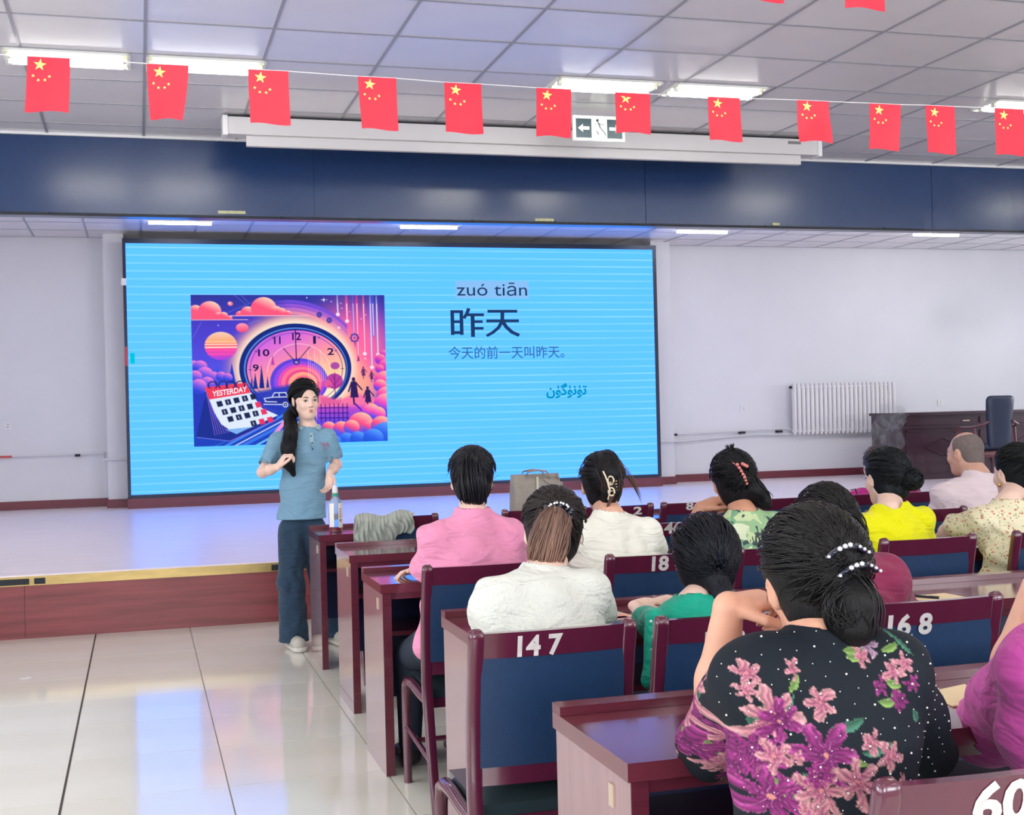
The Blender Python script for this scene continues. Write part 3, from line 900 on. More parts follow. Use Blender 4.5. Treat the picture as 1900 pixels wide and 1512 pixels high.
def socket(px, py, lb):
    p = at(px, py, YW - .006)
    r = empty('wall_socket', (p.x, YW, p.z), label=lb, cat='socket')
    boxo('plate', (-.043, .043, -.012, 0, -.043, .043), M_white, r, bevel=.003)
    for d in ((-.012, -.006, .012, .022), (.006, .012, .012, .022), (-.003, .003, -.02, -.008), (-.014, -.008, -.02, -.010)):
        boxo('slot', (d[0], d[1], -.0135, -.012, d[2], d[3]), M_dark, r)


socket(1380, 757, 'white wall socket between the screen and the radiator')
socket(1745, 747, 'white wall socket above the carved stage desk')
socket(15, 790, 'white wall socket near the left edge of the stage wall')

# ================================================================ CEILING HANGINGS
# projection screen case
pc = empty('projection_screen', (2.6, 8.1, 3.17), label='long white roll-up projection screen case hanging in front of the blue beam', cat='projection screen')
M_case = mat('case_white', rgb(205, 202, 204), .4)
boxo('case', (-2.04, 2.04, -.06, .06, .005, .112), M_case, pc, bevel=.008)
boxo('end_cap', (-2.065, -2.035, -.065, .065, -.002, .118), M_white, pc, bevel=.006)
boxo('end_cap', (2.035, 2.065, -.065, .065, -.002, .118), M_white, pc, bevel=.006)
boxo('bottom_bar', (-1.92, 1.92, -.02, .02, -.058, .006), M_case, pc, bevel=.006)
boxo('maker_plate', (1.80, 1.90, -.0615, -.0600, .075, .095), mat('grey_label', rgb(120, 116, 118), .5), pc)
for x in (-1.9, 1.9): boxo('hanger', (x - .02, x + .02, -.03, .03, .112, .128), M_dark, pc)
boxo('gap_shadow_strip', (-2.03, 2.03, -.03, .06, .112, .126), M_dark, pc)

# exit sign
ex = empty('exit_sign', (2.83, 7.6, 3.115), label='green and white exit sign with running figure and two arrows, hanging before the blue beam', cat='sign')
M_exg = mat('exit_field', rgb(38, 66, 76), .4)
M_exw = mat('exit_white', rgb(232, 240, 224), .4, emit=.25)
boxo('housing', (-.172, .172, -.010, .012, 0, .158), M_exw, ex, bevel=.008)
boxo('field', (-.155, .155, -.012, -.009, .018, .138), M_exg, ex)
boxo('centre_plate', (-.052, .052, -.014, -.011, .010, .148), M_exw, ex)
def flat(name, pts, y, m, parent, t=.0015):
    bm = bmesh.new()
    a = [bm.verts.new((p[0], y, p[1])) for p in pts]; b = [bm.verts.new((p[0], y + t, p[1])) for p in pts]
    bm.faces.new(a); bm.faces.new(b[::-1])
    for i in range(len(pts)): bm.faces.new((a[i], b[i], b[(i + 1) % len(pts)], a[(i + 1) % len(pts)]))
    return bobj(name, bm, m, parent)
for s in (-1, 1):
    flat('arrow', [(s * (.103 + dx), .078 + dz) for dx, dz in ((.040, 0), (.005, .026), (.008, .010), (-.036, .010), (-.036, -.010), (.008, -.010), (.005, -.026))], -.0145, M_exw, ex)
bm = bmesh.new()
def fig(pts, w_):
    tube(bm, [(x * 1.15, -.0145, .08 + (z - .08) * 1.1) for x, z in pts], w_ * 1.25, 6, rad2=.0012)
fig([(-.008, .112), (.004, .082)], .011); fig([(.004, .082), (-.016, .062), (-.006, .042), (-.022, .030)], .007); fig([(.004, .082), (.024, .060), (.036, .040), (.028, .030)], .007)
fig([(-.006, .108), (-.028, .098), (-.030, .080)], .005); fig([(-.004, .108), (.020, .098), (.032, .108)], .005)
bobj('running_figure', bm, M_exg, ex)
bm = bmesh.new(); bmesh.ops.create_icosphere(bm, subdivisions=2, radius=.010, matrix=Matrix.Translation((-.012, -.0145, .128)) @ Matrix.Diagonal((1, .2, 1, 1))); bobj('figure_head', bm, M_exg, ex)
for x in (-.16, .16):
    bm = bmesh.new(); tube(bm, [(x, 0, .155), (x, 0, .186)], .0012, 5); bobj('suspension_wire', bm, M_white, ex)

# string of flags
M_flag = mat('red_flag_cloth', rgb(226, 40, 66), .55, noise=.05, nscale=12, bump=.05, bscale=150)
M_flag.node_tree.nodes['Principled BSDF'].inputs['Transmission Weight'].default_value = 0.0
M_star = mat('flag_yellow', rgb(250, 236, 130), .6, emit=.12)
FL = [(50, 107, 130, 106, 210, -7, -5), (272, 118, 350, 122, 222, 4, -14), (460, 129, 535, 132, 230, 2, 2), (664, 142, 735, 145, 240, 5, 2), (824, 153, 893, 156, 247, 1, 1), (995, 164, 1060, 165, 255, -3, -4),
      (1141, 172, 1206, 174, 247, 0, 0), (1313, 180, 1373, 182, 262, 1, 1), (1479, 187, 1538, 187, 265, 1, 5), (1613, 192, 1671, 194, 278, -4, -5), (1717, 196, 1771, 197, 285, 1, 0), (1845, 201, 1900, 203, 288, 1, 0)]
YFL = 5.0
FN = ['leftmost red flag on the string, in front of the far left ceiling light', 'second red flag from the left, its lower edge tapering, under the second ceiling light',
      'third red flag from the left, just left above the projection screen case end', 'fourth red flag from the left, darker red, over the projection screen case',
      'fifth red flag from the left, straight and dark red', 'sixth red flag from the left, immediately left of the exit sign', 'seventh red flag from the left, covering the right end of the exit sign',
      'eighth red flag from the left, under the ceiling light right of the exit sign', 'ninth red flag from the left, with a creased slanting lower edge',
      'tenth red flag from the left, leaning slightly left', 'eleventh red flag from the left, second before the right edge', 'twelfth red flag from the left, lit from behind at the right edge']


def star_pts(cx_, cz_, r, rot=0.0):
    return [(cx_ + (r if k % 2 == 0 else r * .40) * math.sin(rot + k * PI / 5), cz_ + (r if k % 2 == 0 else r * .40) * math.cos(rot + k * PI / 5)) for k in range(10)]


def make_flag(W_, H_, sl, sr, seed, origin, label, grp, wav=.004):
    o = empty('flag', origin, label=label, cat='flag', group=grp)
    rr = np.random.default_rng(seed); a1, a2, ph = rr.uniform(.3, 1, 3)
    def f(u, v, lift=0.0):
        x = W_ * u + (sl * (1 - u) + sr * u) * v ** 1.5 - W_ * .0
        y = wav * (np.sin(u * 5 + ph * 6) * a1 * v + .8 * np.sin(v * 4 + u * 2 + a2 * 6) * v) - lift
        z = -H_ * v - .004 * np.sin(u * 5 + ph * 4) * v
        return np.stack([x, y, z], -1)
    uu, vv = np.meshgrid(np.linspace(0, 1, 13), np.linspace(0, 1, 19))
    cf = f(uu, vv).reshape(-1, 3); cb = f(uu, vv, -.0006).reshape(-1, 3)
    idx = np.arange(13 * 19).reshape(19, 13)
    q = np.stack([idx[:-1, :-1], idx[1:, :-1], idx[1:, 1:], idx[:-1, 1:]], -1).reshape(-1, 4)
    me = np_mesh('cloth', np.concatenate([cf, cb]), np.concatenate([q, q[:, ::-1] + len(cf)]))
    link_mesh('cloth', me, M_flag, o, smooth=True)
    def patch(pts):
        bm = bmesh.new()
        c0 = np.mean(pts, 0)
        P = f(np.array([p[0] for p in pts] + [c0[0]]), np.array([p[1] for p in pts] + [c0[1]]), .0012)
        vs = [bm.verts.new(p) for p in P]
        for i in range(len(pts)): bm.faces.new((vs[i], vs[-1], vs[(i + 1) % len(pts)]))
        return bobj('star', bm, M_star, o)
    A = W_ / H_
    patch([(p[0], -p[1] * A + 0) for p in [(x, z) for x, z in star_pts(.30, -.145 / A, .155, .12)]])
    for (u, v) in ((.15, .345), (.27, .425), (.425, .425), (.525, .36)):
        patch([(p[0], -p[1] * A) for p in star_pts(u, -v / A, .045, rr.uniform(0, 1))])
    return o


strpts = []
for k, (x0, y0, x1, y1, yb, dl, dr) in enumerate(FL):
    a = at(x0, y0, YFL); b = at(x1, y1, YFL); c = at((x0 + x1) / 2, yb, YFL)
    s_ = (b.x - a.x) / (x1 - x0)
    make_flag(b.x - a.x, a.z - c.z, (dl + 3.2) * s_ * 1.0 - .006, (dr + 3.2) * s_ - .006, k, (a.x, YFL, (a.z + b.z) / 2), FN[k], 'red flags on the string across the hall', .005 if k != 8 else .012)
    strpts += [(a.x, YFL + .002, (a.z + b.z) / 2 + .001), (b.x, YFL + .002, (a.z + b.z) / 2 + .001)]
strpts = [(-2.6, YFL, 2.80)] + strpts + [(4.4, YFL, 2.766), (6.5, YFL, 2.80)]
bm = bmesh.new(); tube(bm, strpts, .0022, 5)
tag(bobj('flag_string', bm, mat('string', rgb(225, 222, 225), .6)), 'thin white string carrying the row of red flags across the hall', 'string')
for px, lb in ((1568, 'close red flag whose lower edge only shows at the top right'), (1372, 'close red flag barely dipping in at the top edge, left of the other')):
    a = at(px, 0, 3.5)
    zt = a.z + .19
    zb = at(px + 30, 15 if px > 1500 else 2, 3.5).z
    make_flag(.145, zt - zb, 0, 0, px, (a.x, 3.5, zt), lb, 'close red flags at the top edge', .008)
bm = bmesh.new(); tube(bm, [(-2, 3.5, 2.86), (2, 3.502, 2.84), (6, 3.5, 2.86)], .0022, 5)
tag(bobj('flag_string', bm, bpy.data.materials['string']), 'second flag string above the top edge of the picture', 'string')
# ================================================================ DESKS
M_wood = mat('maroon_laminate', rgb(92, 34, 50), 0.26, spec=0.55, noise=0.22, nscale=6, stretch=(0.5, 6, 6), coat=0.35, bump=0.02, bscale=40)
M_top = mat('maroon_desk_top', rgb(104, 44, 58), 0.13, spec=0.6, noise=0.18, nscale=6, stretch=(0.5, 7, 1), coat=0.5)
M_side = mat('maroon_panel_reflection_paled', rgb(152, 116, 122), 0.16, spec=0.8, noise=0.12, nscale=5, stretch=(1, 6, .5), coat=0.6)  # base paled to carry the floor and window reflections on the aisle ends
M_mod = mat('veil_blue_modesty_board', rgb(12, 34, 92), 0.35, noise=.1, nscale=5)  # blue of the lens flare veil put into the board's colour
M_chair = mat('maroon_lacquer', rgb(86, 27, 52), 0.2, spec=0.6, noise=0.12, nscale=8, stretch=(1, 1, .3), coat=0.6)
M_panel = mat('navy_leatherette', rgb(24, 52, 88), 0.42, spec=0.45, noise=0.12, nscale=40, bump=0.08, bscale=160)
M_seat = mat('glossy_seat_vinyl', rgb(44, 58, 62), .16, spec=.7, coat=.4, bump=.03, bscale=40)
M_num = mat('stencil_paint', rgb(205, 200, 200), 0.6, noise=0.15, nscale=60)
M_plate = mat('tiny_plate', rgb(190, 170, 150), .4)
H = 0.755


def desk(x0, x1, y0, label):
    D = 0.455 if y0 < 7 else 0.47
    r = empty('long_desk', (x0, y0, 0), label=label, cat='desk', group='maroon desks in rows')
    Wd = x1 - x0
    boxo('desk_top', (-.006, Wd + .0, 0, D, H - .036, H), M_top, r, bevel=.003)
    boxo('rear_ledge', (-.006, Wd, D - .055, D, H + .0005, H + .020), M_wood, r, bevel=.003)
    for xx in (0, Wd - .036):
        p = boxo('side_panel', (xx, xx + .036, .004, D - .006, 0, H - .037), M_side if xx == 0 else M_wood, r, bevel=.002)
        boxo('edge_band', (xx + .0005, xx + .0355, .001, .0045, 0.003, H - .037), M_wood, p)
    boxo('shelf', (.037, Wd - .037, .09, D - .035, .535, .553), M_wood, r, bevel=.0015)
    boxo('modesty_board', (.037, Wd - .037, D - .034, D - .016, .22, H - .037), M_mod, r, bevel=.0015)
    boxo('apron', (.037, Wd - .037, .012, .030, H - .062, H - .037), M_wood, r)
    boxo('number_plate', (-.0035, 0, .09, .115, .645, .690), M_plate, r, bevel=.0015)
    return r


ROWS = [(.955, 7.19, 6.4), (.95, 6.07, 5.6), (.90, 4.97, 4.7), (.945, 3.66, 3.6), (.870, 2.25, 2.7)]
RN = ['front row', 'second row', 'third row', 'fourth row', 'nearest row']
DL = {(0, 0): 'front row desk with the bottle and tote bag on it, beside the standing lecturer', (1, 0): 'second row desk with its bare end by the aisle, behind the draped chair',
      (2, 0): 'third row desk where the person in pink rests a hand', (3, 0): 'fourth row desk at the aisle before the person in the white knit top',
      (4, 0): 'nearest desk with pale side panel, before the person in the black floral dress'}
for k, (x0, y0, xm) in enumerate(ROWS):
    x = x0; j = 0
    while x < xm:
        L_ = 1.62
        desk(x, x + L_ - .008, y0, DL.get((k, j), '%s desk, %s unit counted from the aisle end' % (RN[k], ('first', 'second', 'third', 'fourth')[j])))
        x += L_; j += 1

# ================================================================ CHAIRS
def chair_build(W_=.44, armless=True):
    r = empty('meeting_chair')
    hx = W_ / 2 - .019
    for s in (-1, 1):
        bm = bmesh.new()
        zs = [0, .12, .25, .38, .46, .56, .68, .80, .866, .880, .885]
        ys = [-.055, -.022, .015, .047, .060, .058, .046, .022, .006, .003, .001]
        ra = [.015, .017, .018, .019, .019, .019, .019, .019, .019, .0175, .011]
        rb = [.013, .015, .016, .018, .018, .017, .016, .016, .016, .0135, .007]
        tube(bm, [(s * hx, y, z) for y, z in zip(ys, zs)], ra, 16, rad2=rb, ref=(0, 1, 0), power=4.5)
        bobj('rear_post', bm, M_chair, r, smooth=True, angle=1.0)
        bm = bmesh.new()
        tube(bm, [(s * hx, .442, 0), (s * hx, .445, .25), (s * hx, .440, .34), (s * hx, .425, .386), (s * hx, .385, .405), (s * hx, .30, .405), (s * hx, .18, .395), (s * hx, .06, .390)],
             [.016, .018, .018, .018, .018, .018, .018, .016], 10, ref=(1, 0, 0), rad2=[.016, .018, .019, .021, .021, .019, .018, .016])
        bobj('front_leg', bm, M_chair, r, smooth=True, angle=1.0)
        bm = bmesh.new(); tube(bm, [(s * hx, .44, .215), (s * hx, .0, .185)], .011, 8); bobj('side_stretcher', bm, M_chair, r, smooth=True, angle=1.0)
    bm = bmesh.new(); tube(bm, [(-hx, .28, .20), (hx, .28, .20)], .010, 8); bobj('cross_stretcher', bm, M_chair, r, smooth=True, angle=1.0)
    def slab(name, z0, z1, yc0, yc1, th, m, w_=hx - .012, bow=.012, bev=.006):
        bm = bmesh.new(); N = 9
        for i in range(N): 
            t = -1 + 2 * i / (N - 1); b = bow * (1 - t * t)
            for (z, yc) in ((z0, yc0), (z1, yc1)):
                bm.verts.new((t * w_, yc - th / 2 - b, z)); bm.verts.new((t * w_, yc + th / 2 - b, z))
        bm.verts.ensure_lookup_table(); v = bm.verts
        for i in range(N - 1):
            a, b = i * 4, i * 4 + 4
            bm.faces.new((v[a], v[a + 2], v[b + 2], v[b])); bm.faces.new((v[a + 1], v[b + 1], v[b + 3], v[a + 3]))
            bm.faces.new((v[a + 2], v[a + 3], v[b + 3], v[b + 2])); bm.faces.new((v[a], v[b], v[b + 1], v[a + 1]))
        for a in (0, (N - 1) * 4): bm.faces.new((v[a], v[a + 1], v[a + 3], v[a + 2]))
        return bobj(name, bm, m, r, smooth=True, bevel=bev, angle=.6)
    tr_ = slab('top_rail', .812, .876, .019, .006, .024, M_chair)
    slab('bottom_rail', .488, .534, .058, .058, .024, M_chair)
    slab('back_panel', .534, .812, .056, .022, .030, M_panel, bow=.008, bev=.004)
    slab('piping', .808, .812, .040, .040, .006, mat('pale_piping', rgb(120, 140, 150), .4), bow=.020, bev=0)
    boxo('seat_frame', (-hx + .018, hx - .018, .07, .43, .365, .400), M_chair, r, bevel=.006)
    boxo('seat_cushion', (-hx + .019, hx - .019, .075, .425, .398, .430), M_seat, r, bevel=.010, seg=3)
    return r


proto = chair_build()
# (left outer edge, y of the back, label, number, pixel box of the number)
CH = [(.765, 3.05, 'maroon chair painted 147, under the person in the white knit top', '14 7', (958, 1178, 1042, 1213)),
      (1.257, 3.05, 'maroon chair right of chair 147, the child in green sits on it', '148', (1306, 1171, 1381, 1204)),
      (1.86, 3.05, 'maroon chair painted 168 behind the dark red jacket', '16 8', (1647, 1140, 1728, 1176)),
      (2.46, 3.05, 'maroon chair right of chair 168, mostly behind the raised bare arm', None, None),
      (.947, 4.43, 'maroon chair under the person in the pink top, end of its row', None, None),
      (1.635, 4.43, 'maroon chair painted 18, under the person in the plain white T-shirt', '18', (1207, 1031, 1239, 1058)),
      (2.16, 4.43, 'maroon chair behind the child, under the person in the leaf print shirt', None, None),
      (2.785, 4.43, 'empty-looking maroon chair right of the dark red jacket, under the person in yellow', None, None),
      (3.40, 4.43, 'maroon chair under the person in the cream floral blouse', None, None),
      (1.10, 6.75, 'maroon chair painted 87 with the grey cloth over its corner', '87', (733, 951, 770, 971)),
      (1.895, 6.75, 'front row maroon chair before the tote bag', None, None),
      (2.35, 6.75, 'front row maroon chair painted 2, behind the shoulder of the white T-shirt', '2', (1174, 940, 1191, 954)),
      (2.835, 6.75, 'front row maroon chair painted 8, left of the hand at the cheek', '8', (1271, 931, 1285, 946)),
      (3.31, 6.75, 'front row maroon chair behind the leaf print shirt', None, None),
      (3.79, 6.75, 'front row maroon chair left of the smoking person', None, None),
      (4.27, 6.75, 'front row maroon chair under the smoking person in magenta', None, None),
      (2.22, 5.62, 'maroon chair painted 46, between the white T-shirt and the raised hand', '46', (1230, 968, 1263, 989)),
      (3.05, 5.62, 'maroon chair in front of the person in yellow, hardly visible', None, None),
      (3.60, 5.62, 'maroon chair under the balding man in the pale shirt', None, None),
      (.99, 1.60, 'maroon chair painted 60 at the bottom right corner, nearest of all', '60', (1797, 1446, 1908, 1522)),
      (1.52, 1.60, 'maroon chair at the right edge under the person in orchid pink', None, None)]
CH_O = []
for k, (xl, y, lb, num, bb) in enumerate(CH):
    o = proto if k == 0 else copy_tree(proto)
    CH_O.append(o); o.location = (xl + .22, y, 0)
    o['label'] = lb; o['category'] = 'chair'; o['group'] = 'maroon chairs with navy backs'
for (xl, y, lb, num, bb), o in zip(CH, CH_O):
    if num:
        a = at(bb[0], bb[1], y); b = at(bb[2], bb[3], y)
        q = fit_text('number', num, (a.x + b.x) / 2 - o.location.x, (a.z + b.z) / 2, b.x - a.x, a.z - b.z, 0, M_num, o, .035)
        me = q.data; n_ = len(me.vertices); v = np.zeros(n_ * 3); me.vertices.foreach_get('co', v); v = v.reshape(-1, 3)
        t = v[:, 0] / .19
        zc = v[:, 2]
        yc = .019 + (.006 - .019) * (zc - .812) / .064 - .012 - .012 * (1 - np.clip(t, -1, 1) ** 2)
        v[:, 1] = yc - .0012
        me.vertices.foreach_set('co', v.ravel())

# ================================================================ SMALL THINGS
M_tote = mat('grey_leather', rgb(150, 142, 134), .55, noise=.1, nscale=60, bump=.06, bscale=220)
M_cream = mat('cream_lining', rgb(214, 206, 176), .6)
bg = empty('tote_bag', (2.28, 7.36, .757), .06, label='grey-beige tote bag with cream lining standing on the front row desk', cat='bag')
bm = bmesh.new()
hw, hd, hh = .155, .062, .285
prof = [(0, 1.0, 1.0), (.004, 1.03, 1.03), (.12, 1.0, 1.0), (.22, .985, .9), (hh, .97, .62)]
rings = []
for z, sx_, sy_ in prof:
    ring = []
    for k in range(32):
        a_ = 2 * PI * k / 32; c, s_ = math.cos(a_), math.sin(a_)
        x = math.copysign(abs(c) ** .25, c) * hw * sx_; y = math.copysign(abs(s_) ** .35, s_) * hd * sy_
        zz = z - (.05 * max(0, (x - .02) / hw) if z == hh and s_ < 0 else 0) + (.0)
        ring.append(bm.verts.new((x, y, zz)))
    rings.append(ring)
bm.faces.new(rings[0][::-1])
for i in range(len(rings) - 1):
    for k in range(32): bm.faces.new((rings[i][k], rings[i][(k + 1) % 32], rings[i + 1][(k + 1) % 32], rings[i + 1][k]))
bo = bobj('body', bm, M_tote, bg, smooth=True, angle=.9)
so = bo.modifiers.new('wall', 'SOLIDIFY'); so.thickness = .003
bm = bmesh.new(); box(bm, -.135, .135, -.030, .030, .20, .235); bobj('lining', bm, M_cream, bg, bevel=.01, smooth=True)
for s, yy in ((1, -.04), (-1, .04)):
    bm = bmesh.new(); tube(bm, [(-.085, yy, .20), (-.083, yy - .003, .27), (-.06, yy - .004 * s, .302), (0, yy - .01 * s, .31), (.055, yy - .004, .302), (.078, yy - .003, .27), (.08, yy, .20)], .0055, 6); bobj('handle', bm, M_tote, bg, smooth=True)
boxo('strap_tab', (-.018, -.004, -.066, -.062, .165, .272), mat('pale_leather', rgb(205, 196, 180), .5), bg, bevel=.002)
flat('corner_flap', [(.02, .262), (.15, .235), (.15, .16)], -.066, M_tote, bg, .003)
boxo('metal_letter', (.062, .080, -.0665, -.0635, .150, .160), mat('pale_metal', rgb(200, 195, 190), .3, metal=.8), bg)

# bottle
bt = empty('bottle', (1.072, 7.36, H + .001), label='clear plastic bottle with green collar and white labels on the front row desk', cat='bottle')
M_plas = mat('clear_plastic', rgb(205, 222, 235), .08); M_plas.node_tree.nodes['Principled BSDF'].inputs['Transmission Weight'].default_value = .75
M_plas.node_tree.nodes['Principled BSDF'].inputs['IOR'].default_value = 1.15
bm = bmesh.new(); lathe(bm, [(.034, 0), (.039, .006), (.039, .15), (.036, .17), (.022, .195), (.017, .20), (.017, .21)], 24); bobj('body', bm, M_plas, bt, smooth=True, angle=.8)
bm = bmesh.new(); lathe(bm, [(.0395, .002), (.0395, .028)], 24); bobj('base_reflection', bm, mat('reflection_red', rgb(110, 40, 55), .2), bt, smooth=True, angle=.8)  # reddish reflection at the bottle's foot, built as a coloured band
bm = bmesh.new(); lathe(bm, [(.019, .203), (.019, .222)], 20); bobj('collar', bm, mat('green_collar', rgb(40, 150, 130), .35), bt, smooth=True, angle=.8)
bm = bmesh.new(); lathe(bm, [(.015, .222), (.017, .235), (.014, .258), (.009, .268)], 20); bobj('cap', bm, M_white, bt, smooth=True, angle=.8)
M_lab = mat('bottle_label', rgb(236, 232, 222), .5)
for a0, a1, z0, z1 in ((3.55, 4.35, .03, .165), (5.0, 6.2, .025, .165)):
    bm = bmesh.new(); v0 = None
    for k in range(9):
        a_ = a0 + (a1 - a0) * k / 8; q = [bm.verts.new((.0402 * math.cos(a_), .0402 * math.sin(a_), z)) for z in (z0, z1)]
        if v0: bm.faces.new((v0[0], q[0], q[1], v0[1]))
        v0 = q
    bobj('label_sheet', bm, M_lab, bt, smooth=True)
boxo('printed_mark', (.018, .027, -.0385, -.036, .06, .075), mat('brown_print', rgb(150, 95, 70), .6), bt)
for k in range(4): boxo('printed_mark', (.019, .026, -.0385, -.036, .085 + k * .014, .094 + k * .014), bpy.data.materials['brown_print'], bt)

# cloth over chair 87
cloth_m = mat('grey_green_cloth', rgb(160, 166, 158), .9, noise=.08, nscale=30, bump=.3, bscale=30, bstretch=(3, 1, .6), sheen=.3)
NU, NV = 90, 70
def cl(u, v):
    # u across (0 left .. 1 right), v along: front fall -> over the rail -> back fall
    x = -.235 + .30 * u
    top = .882 + .010 * np.sin(u * 9) + .012 * np.exp(-((u - .75) / .2) ** 2)
    length = .165 * (np.clip(1.15 - u * .55, 0, 1)) - .05 * np.exp(-(u / .08) ** 2)
    s = (v - .35) / .65
    z = np.where(v < .35, top - (.35 - v) / .35 * .15, top - np.clip(s, 0, 1) * length * (1 + .1 * np.sin(u * 7)))
    y = np.where(v < .35, .04 + .02 * (.35 - v), -.035 - .012 * np.sin(np.clip(s, 0, 1) * 3))
    blend = np.exp(-((v - .35) / .07) ** 2)
    y = y * (1 - blend) + 0.0 * blend; z = z + blend * .012
    fold = .016 * np.sin(u * 30 + 3 * v + 2 * np.sin(v * 5)) * np.clip(abs(v - .35) * 4, .25, 1) + .009 * np.sin(u * 57 + 4 * v)
    y = y - np.where(v > .33, np.abs(fold), -np.abs(fold) * .6)
    x = x + .02 * np.sin(v * 6 + u * 4) * np.clip(s, 0, 1)
    return np.stack([x, y, z], -1)
ck = CH_O[9]
o = grid_mesh('draped_cloth', NU, NV, cl, None, cloth_m, None)
o.data.polygons.foreach_set('use_smooth', np.ones(len(o.data.polygons), dtype=bool))
o.location = ck.location; so = o.modifiers.new('thick', 'SOLIDIFY'); so.thickness = .004
tag(o, 'crumpled grey-green cloth hanging over the left corner of chair 87', 'cloth')

M_paper = mat('buff_paper', rgb(232, 208, 168), .7)
def sheet(pts, z, label, nm='paper', m=M_paper, t=.003):
    c = Vector((sum(p[0] for p in pts) / len(pts), sum(p[1] for p in pts) / len(pts), z))
    bm = bmesh.new()
    a = [bm.verts.new((p[0] - c.x, p[1] - c.y, 0)) for p in pts]; b = [bm.verts.new((p[0] - c.x, p[1] - c.y, t)) for p in pts]
    bm.faces.new(a[::-1]); bm.faces.new(b)
    for i in range(len(pts)): bm.faces.new((a[i], a[(i + 1) % len(pts)], b[(i + 1) % len(pts)], b[i]))
    return tag(bobj(nm, bm, m), label, nm) if True else None
def onz(px, py, z):
    d = R_CAM @ Vector((px - 950.0, -(py - 756.0), -F_PX)); p = CAM + d * ((z - CAM.z) / d.z); return (p.x, p.y)
q = sheet([onz(1690, 1108, H), onz(1752, 1102, H), onz(1830, 1117, H), onz(1720, 1124, H)], H + .001, 'buff notebook sheet lying on the desk behind chair 168'); q.location = q.location
def place(o, z):
    o.location.z = z
sh = [x for x in bpy.data.objects if x.name.startswith('paper') and 'label' in x.keys()]
# recentre sheets (mesh was built around its centre)
def move_sheet(o, pts, z): o.location = (sum(p[0] for p in pts) / len(pts), sum(p[1] for p in pts) / len(pts), z)
P1 = [onz(1690, 1108, H), onz(1752, 1102, H), onz(1830, 1117, H), onz(1720, 1124, H)]
move_sheet(q, P1, H + .001)
P2 = [onz(1716, 1288, H), onz(1790, 1272, H), onz(1850, 1310, H), onz(1768, 1312, H)]
q2 = sheet(P2, 0, 'buff notebook sheet under the elbow of the person in orchid pink'); move_sheet(q2, P2, H + .001)
a = Vector(onz(1696, 1110, H) + (H + .008,)); b = Vector(onz(1722, 1112, H) + (H + .008,))
pn = empty('pen', a, label='dark pen lying on the buff sheet behind chair 168', cat='pen')
bm = bmesh.new(); tube(bm, [(0, 0, 0), (b - a) * 1.6], .0045, 8); bobj('barrel', bm, M_dark, pn, smooth=True)
bm = bmesh.new(); tube(bm, [(b - a) * 1.1, (b - a) * 1.75], .0055, 8); bobj('cap', bm, M_dark, pn, smooth=True)
# coloured picture book on the fourth desk
bk = empty('picture_book', (1.37, 3.84, H + .001), .15, label='colourful picture book lying beside the child in green', cat='book')
boxo('cover', (-.14, .11, -.11, .11, 0, .010), mat('book_cover', rgb(120, 190, 230), .35, col2=rgb(240, 200, 150), nscale=14), bk, bevel=.001)
boxo('page_block', (-.138, .108, -.108, .108, .0005, .009), M_cream, bk)
for k, (cc, d) in enumerate((((250, 150, 160), (-.12, .09, -.10, -.03)), ((250, 230, 130), (-.13, .05, -.02, .02)), ((180, 225, 250), (-.10, .09, .04, .10)), ((245, 90, 130), (.0, .08, -.09, -.06)), ((255, 255, 250), (-.11, -.05, -.09, -.05)))):
    boxo('printed_patch', (d[0], d[1], d[2], d[3], .0101, .0106), mat('patch_%d' % k, rgb(*cc), .35), bk)
sheet_ = onz(1025, 1120, H)
tag(boxo('floor_scrap', (-.014, .014, -.03, .03, 0, .002), M_white), 'small white scrap on the pale floor tiles at left', 'scrap')
sc = bpy.data.objects['floor_scrap']; p = onz(48, 1259, 0); sc.location = (p[0], p[1], .0005); sc.rotation_euler[2] = -1.0

# ================================================================ STAGE FURNITURE
M_carve = mat('dark_carved_wood', rgb(52, 26, 40), .32, spec=.5, noise=.2, nscale=6, stretch=(.5, 5, 5), coat=.3)
SD = empty('stage_desk', (9.30, 14.3, ZST), label='dark carved wooden desk standing on the stage below the wall socket', cat='desk')
Wd, Dp, Hh = 3.9, .66, .862
boxo('desk_top', (-.02, Wd + .02, -.03, Dp, Hh - .035, Hh), M_carve, SD, bevel=.008)
boxo('side_panel', (0, .035, 0, Dp - .02, 0, Hh - .036), M_carve, SD, bevel=.004)
boxo('side_panel', (Wd - .035, Wd, 0, Dp - .02, 0, Hh - .036), M_carve, SD, bevel=.004)
fp = boxo('front_panel', (.036, Wd - .036, .02, .045, 0, Hh - .036), M_carve, SD)
boxo('plinth', (-.01, Wd + .01, -.015, .02, 0, .07), M_carve, SD, bevel=.006)
boxo('frieze_rail', (.02, Wd - .02, -.004, .02, .655, .675), M_carve, SD, bevel=.004)
for k in range(3):
    x0 = .10 + k * 1.27; x1 = x0 + 1.12
    def fr(x0, x1, z0, z1, w_=.014):
        for i, d in enumerate(((x0, x1, z0, z0 + w_), (x0, x1, z1 - w_, z1), (x0, x0 + w_, z0, z1), (x1 - w_, x1, z0, z1))):
            boxo('moulding', (d[0], d[1], .004, .02, d[2], d[3]), M_carve, fp, bevel=.003)
    fr(x0, x1, .20, .63); fr(x0, x1, .70, .80, .010)
    cx_ = (x0 + x1) / 2
    for s1 in (-1, 1):
        for s2 in (-1, 1):
            bm = bmesh.new(); tube(bm, [(cx_ + s1 * .26, .017, .41), (cx_ + s1 * .01, .017, .41 + s2 * .11)], .008, 6); bobj('diamond_moulding', bm, M_carve, fp)
boxo('pale_chip', (.95, 1.05, -.0, .02, .735, .750), M_plate, fp, bevel=.003)

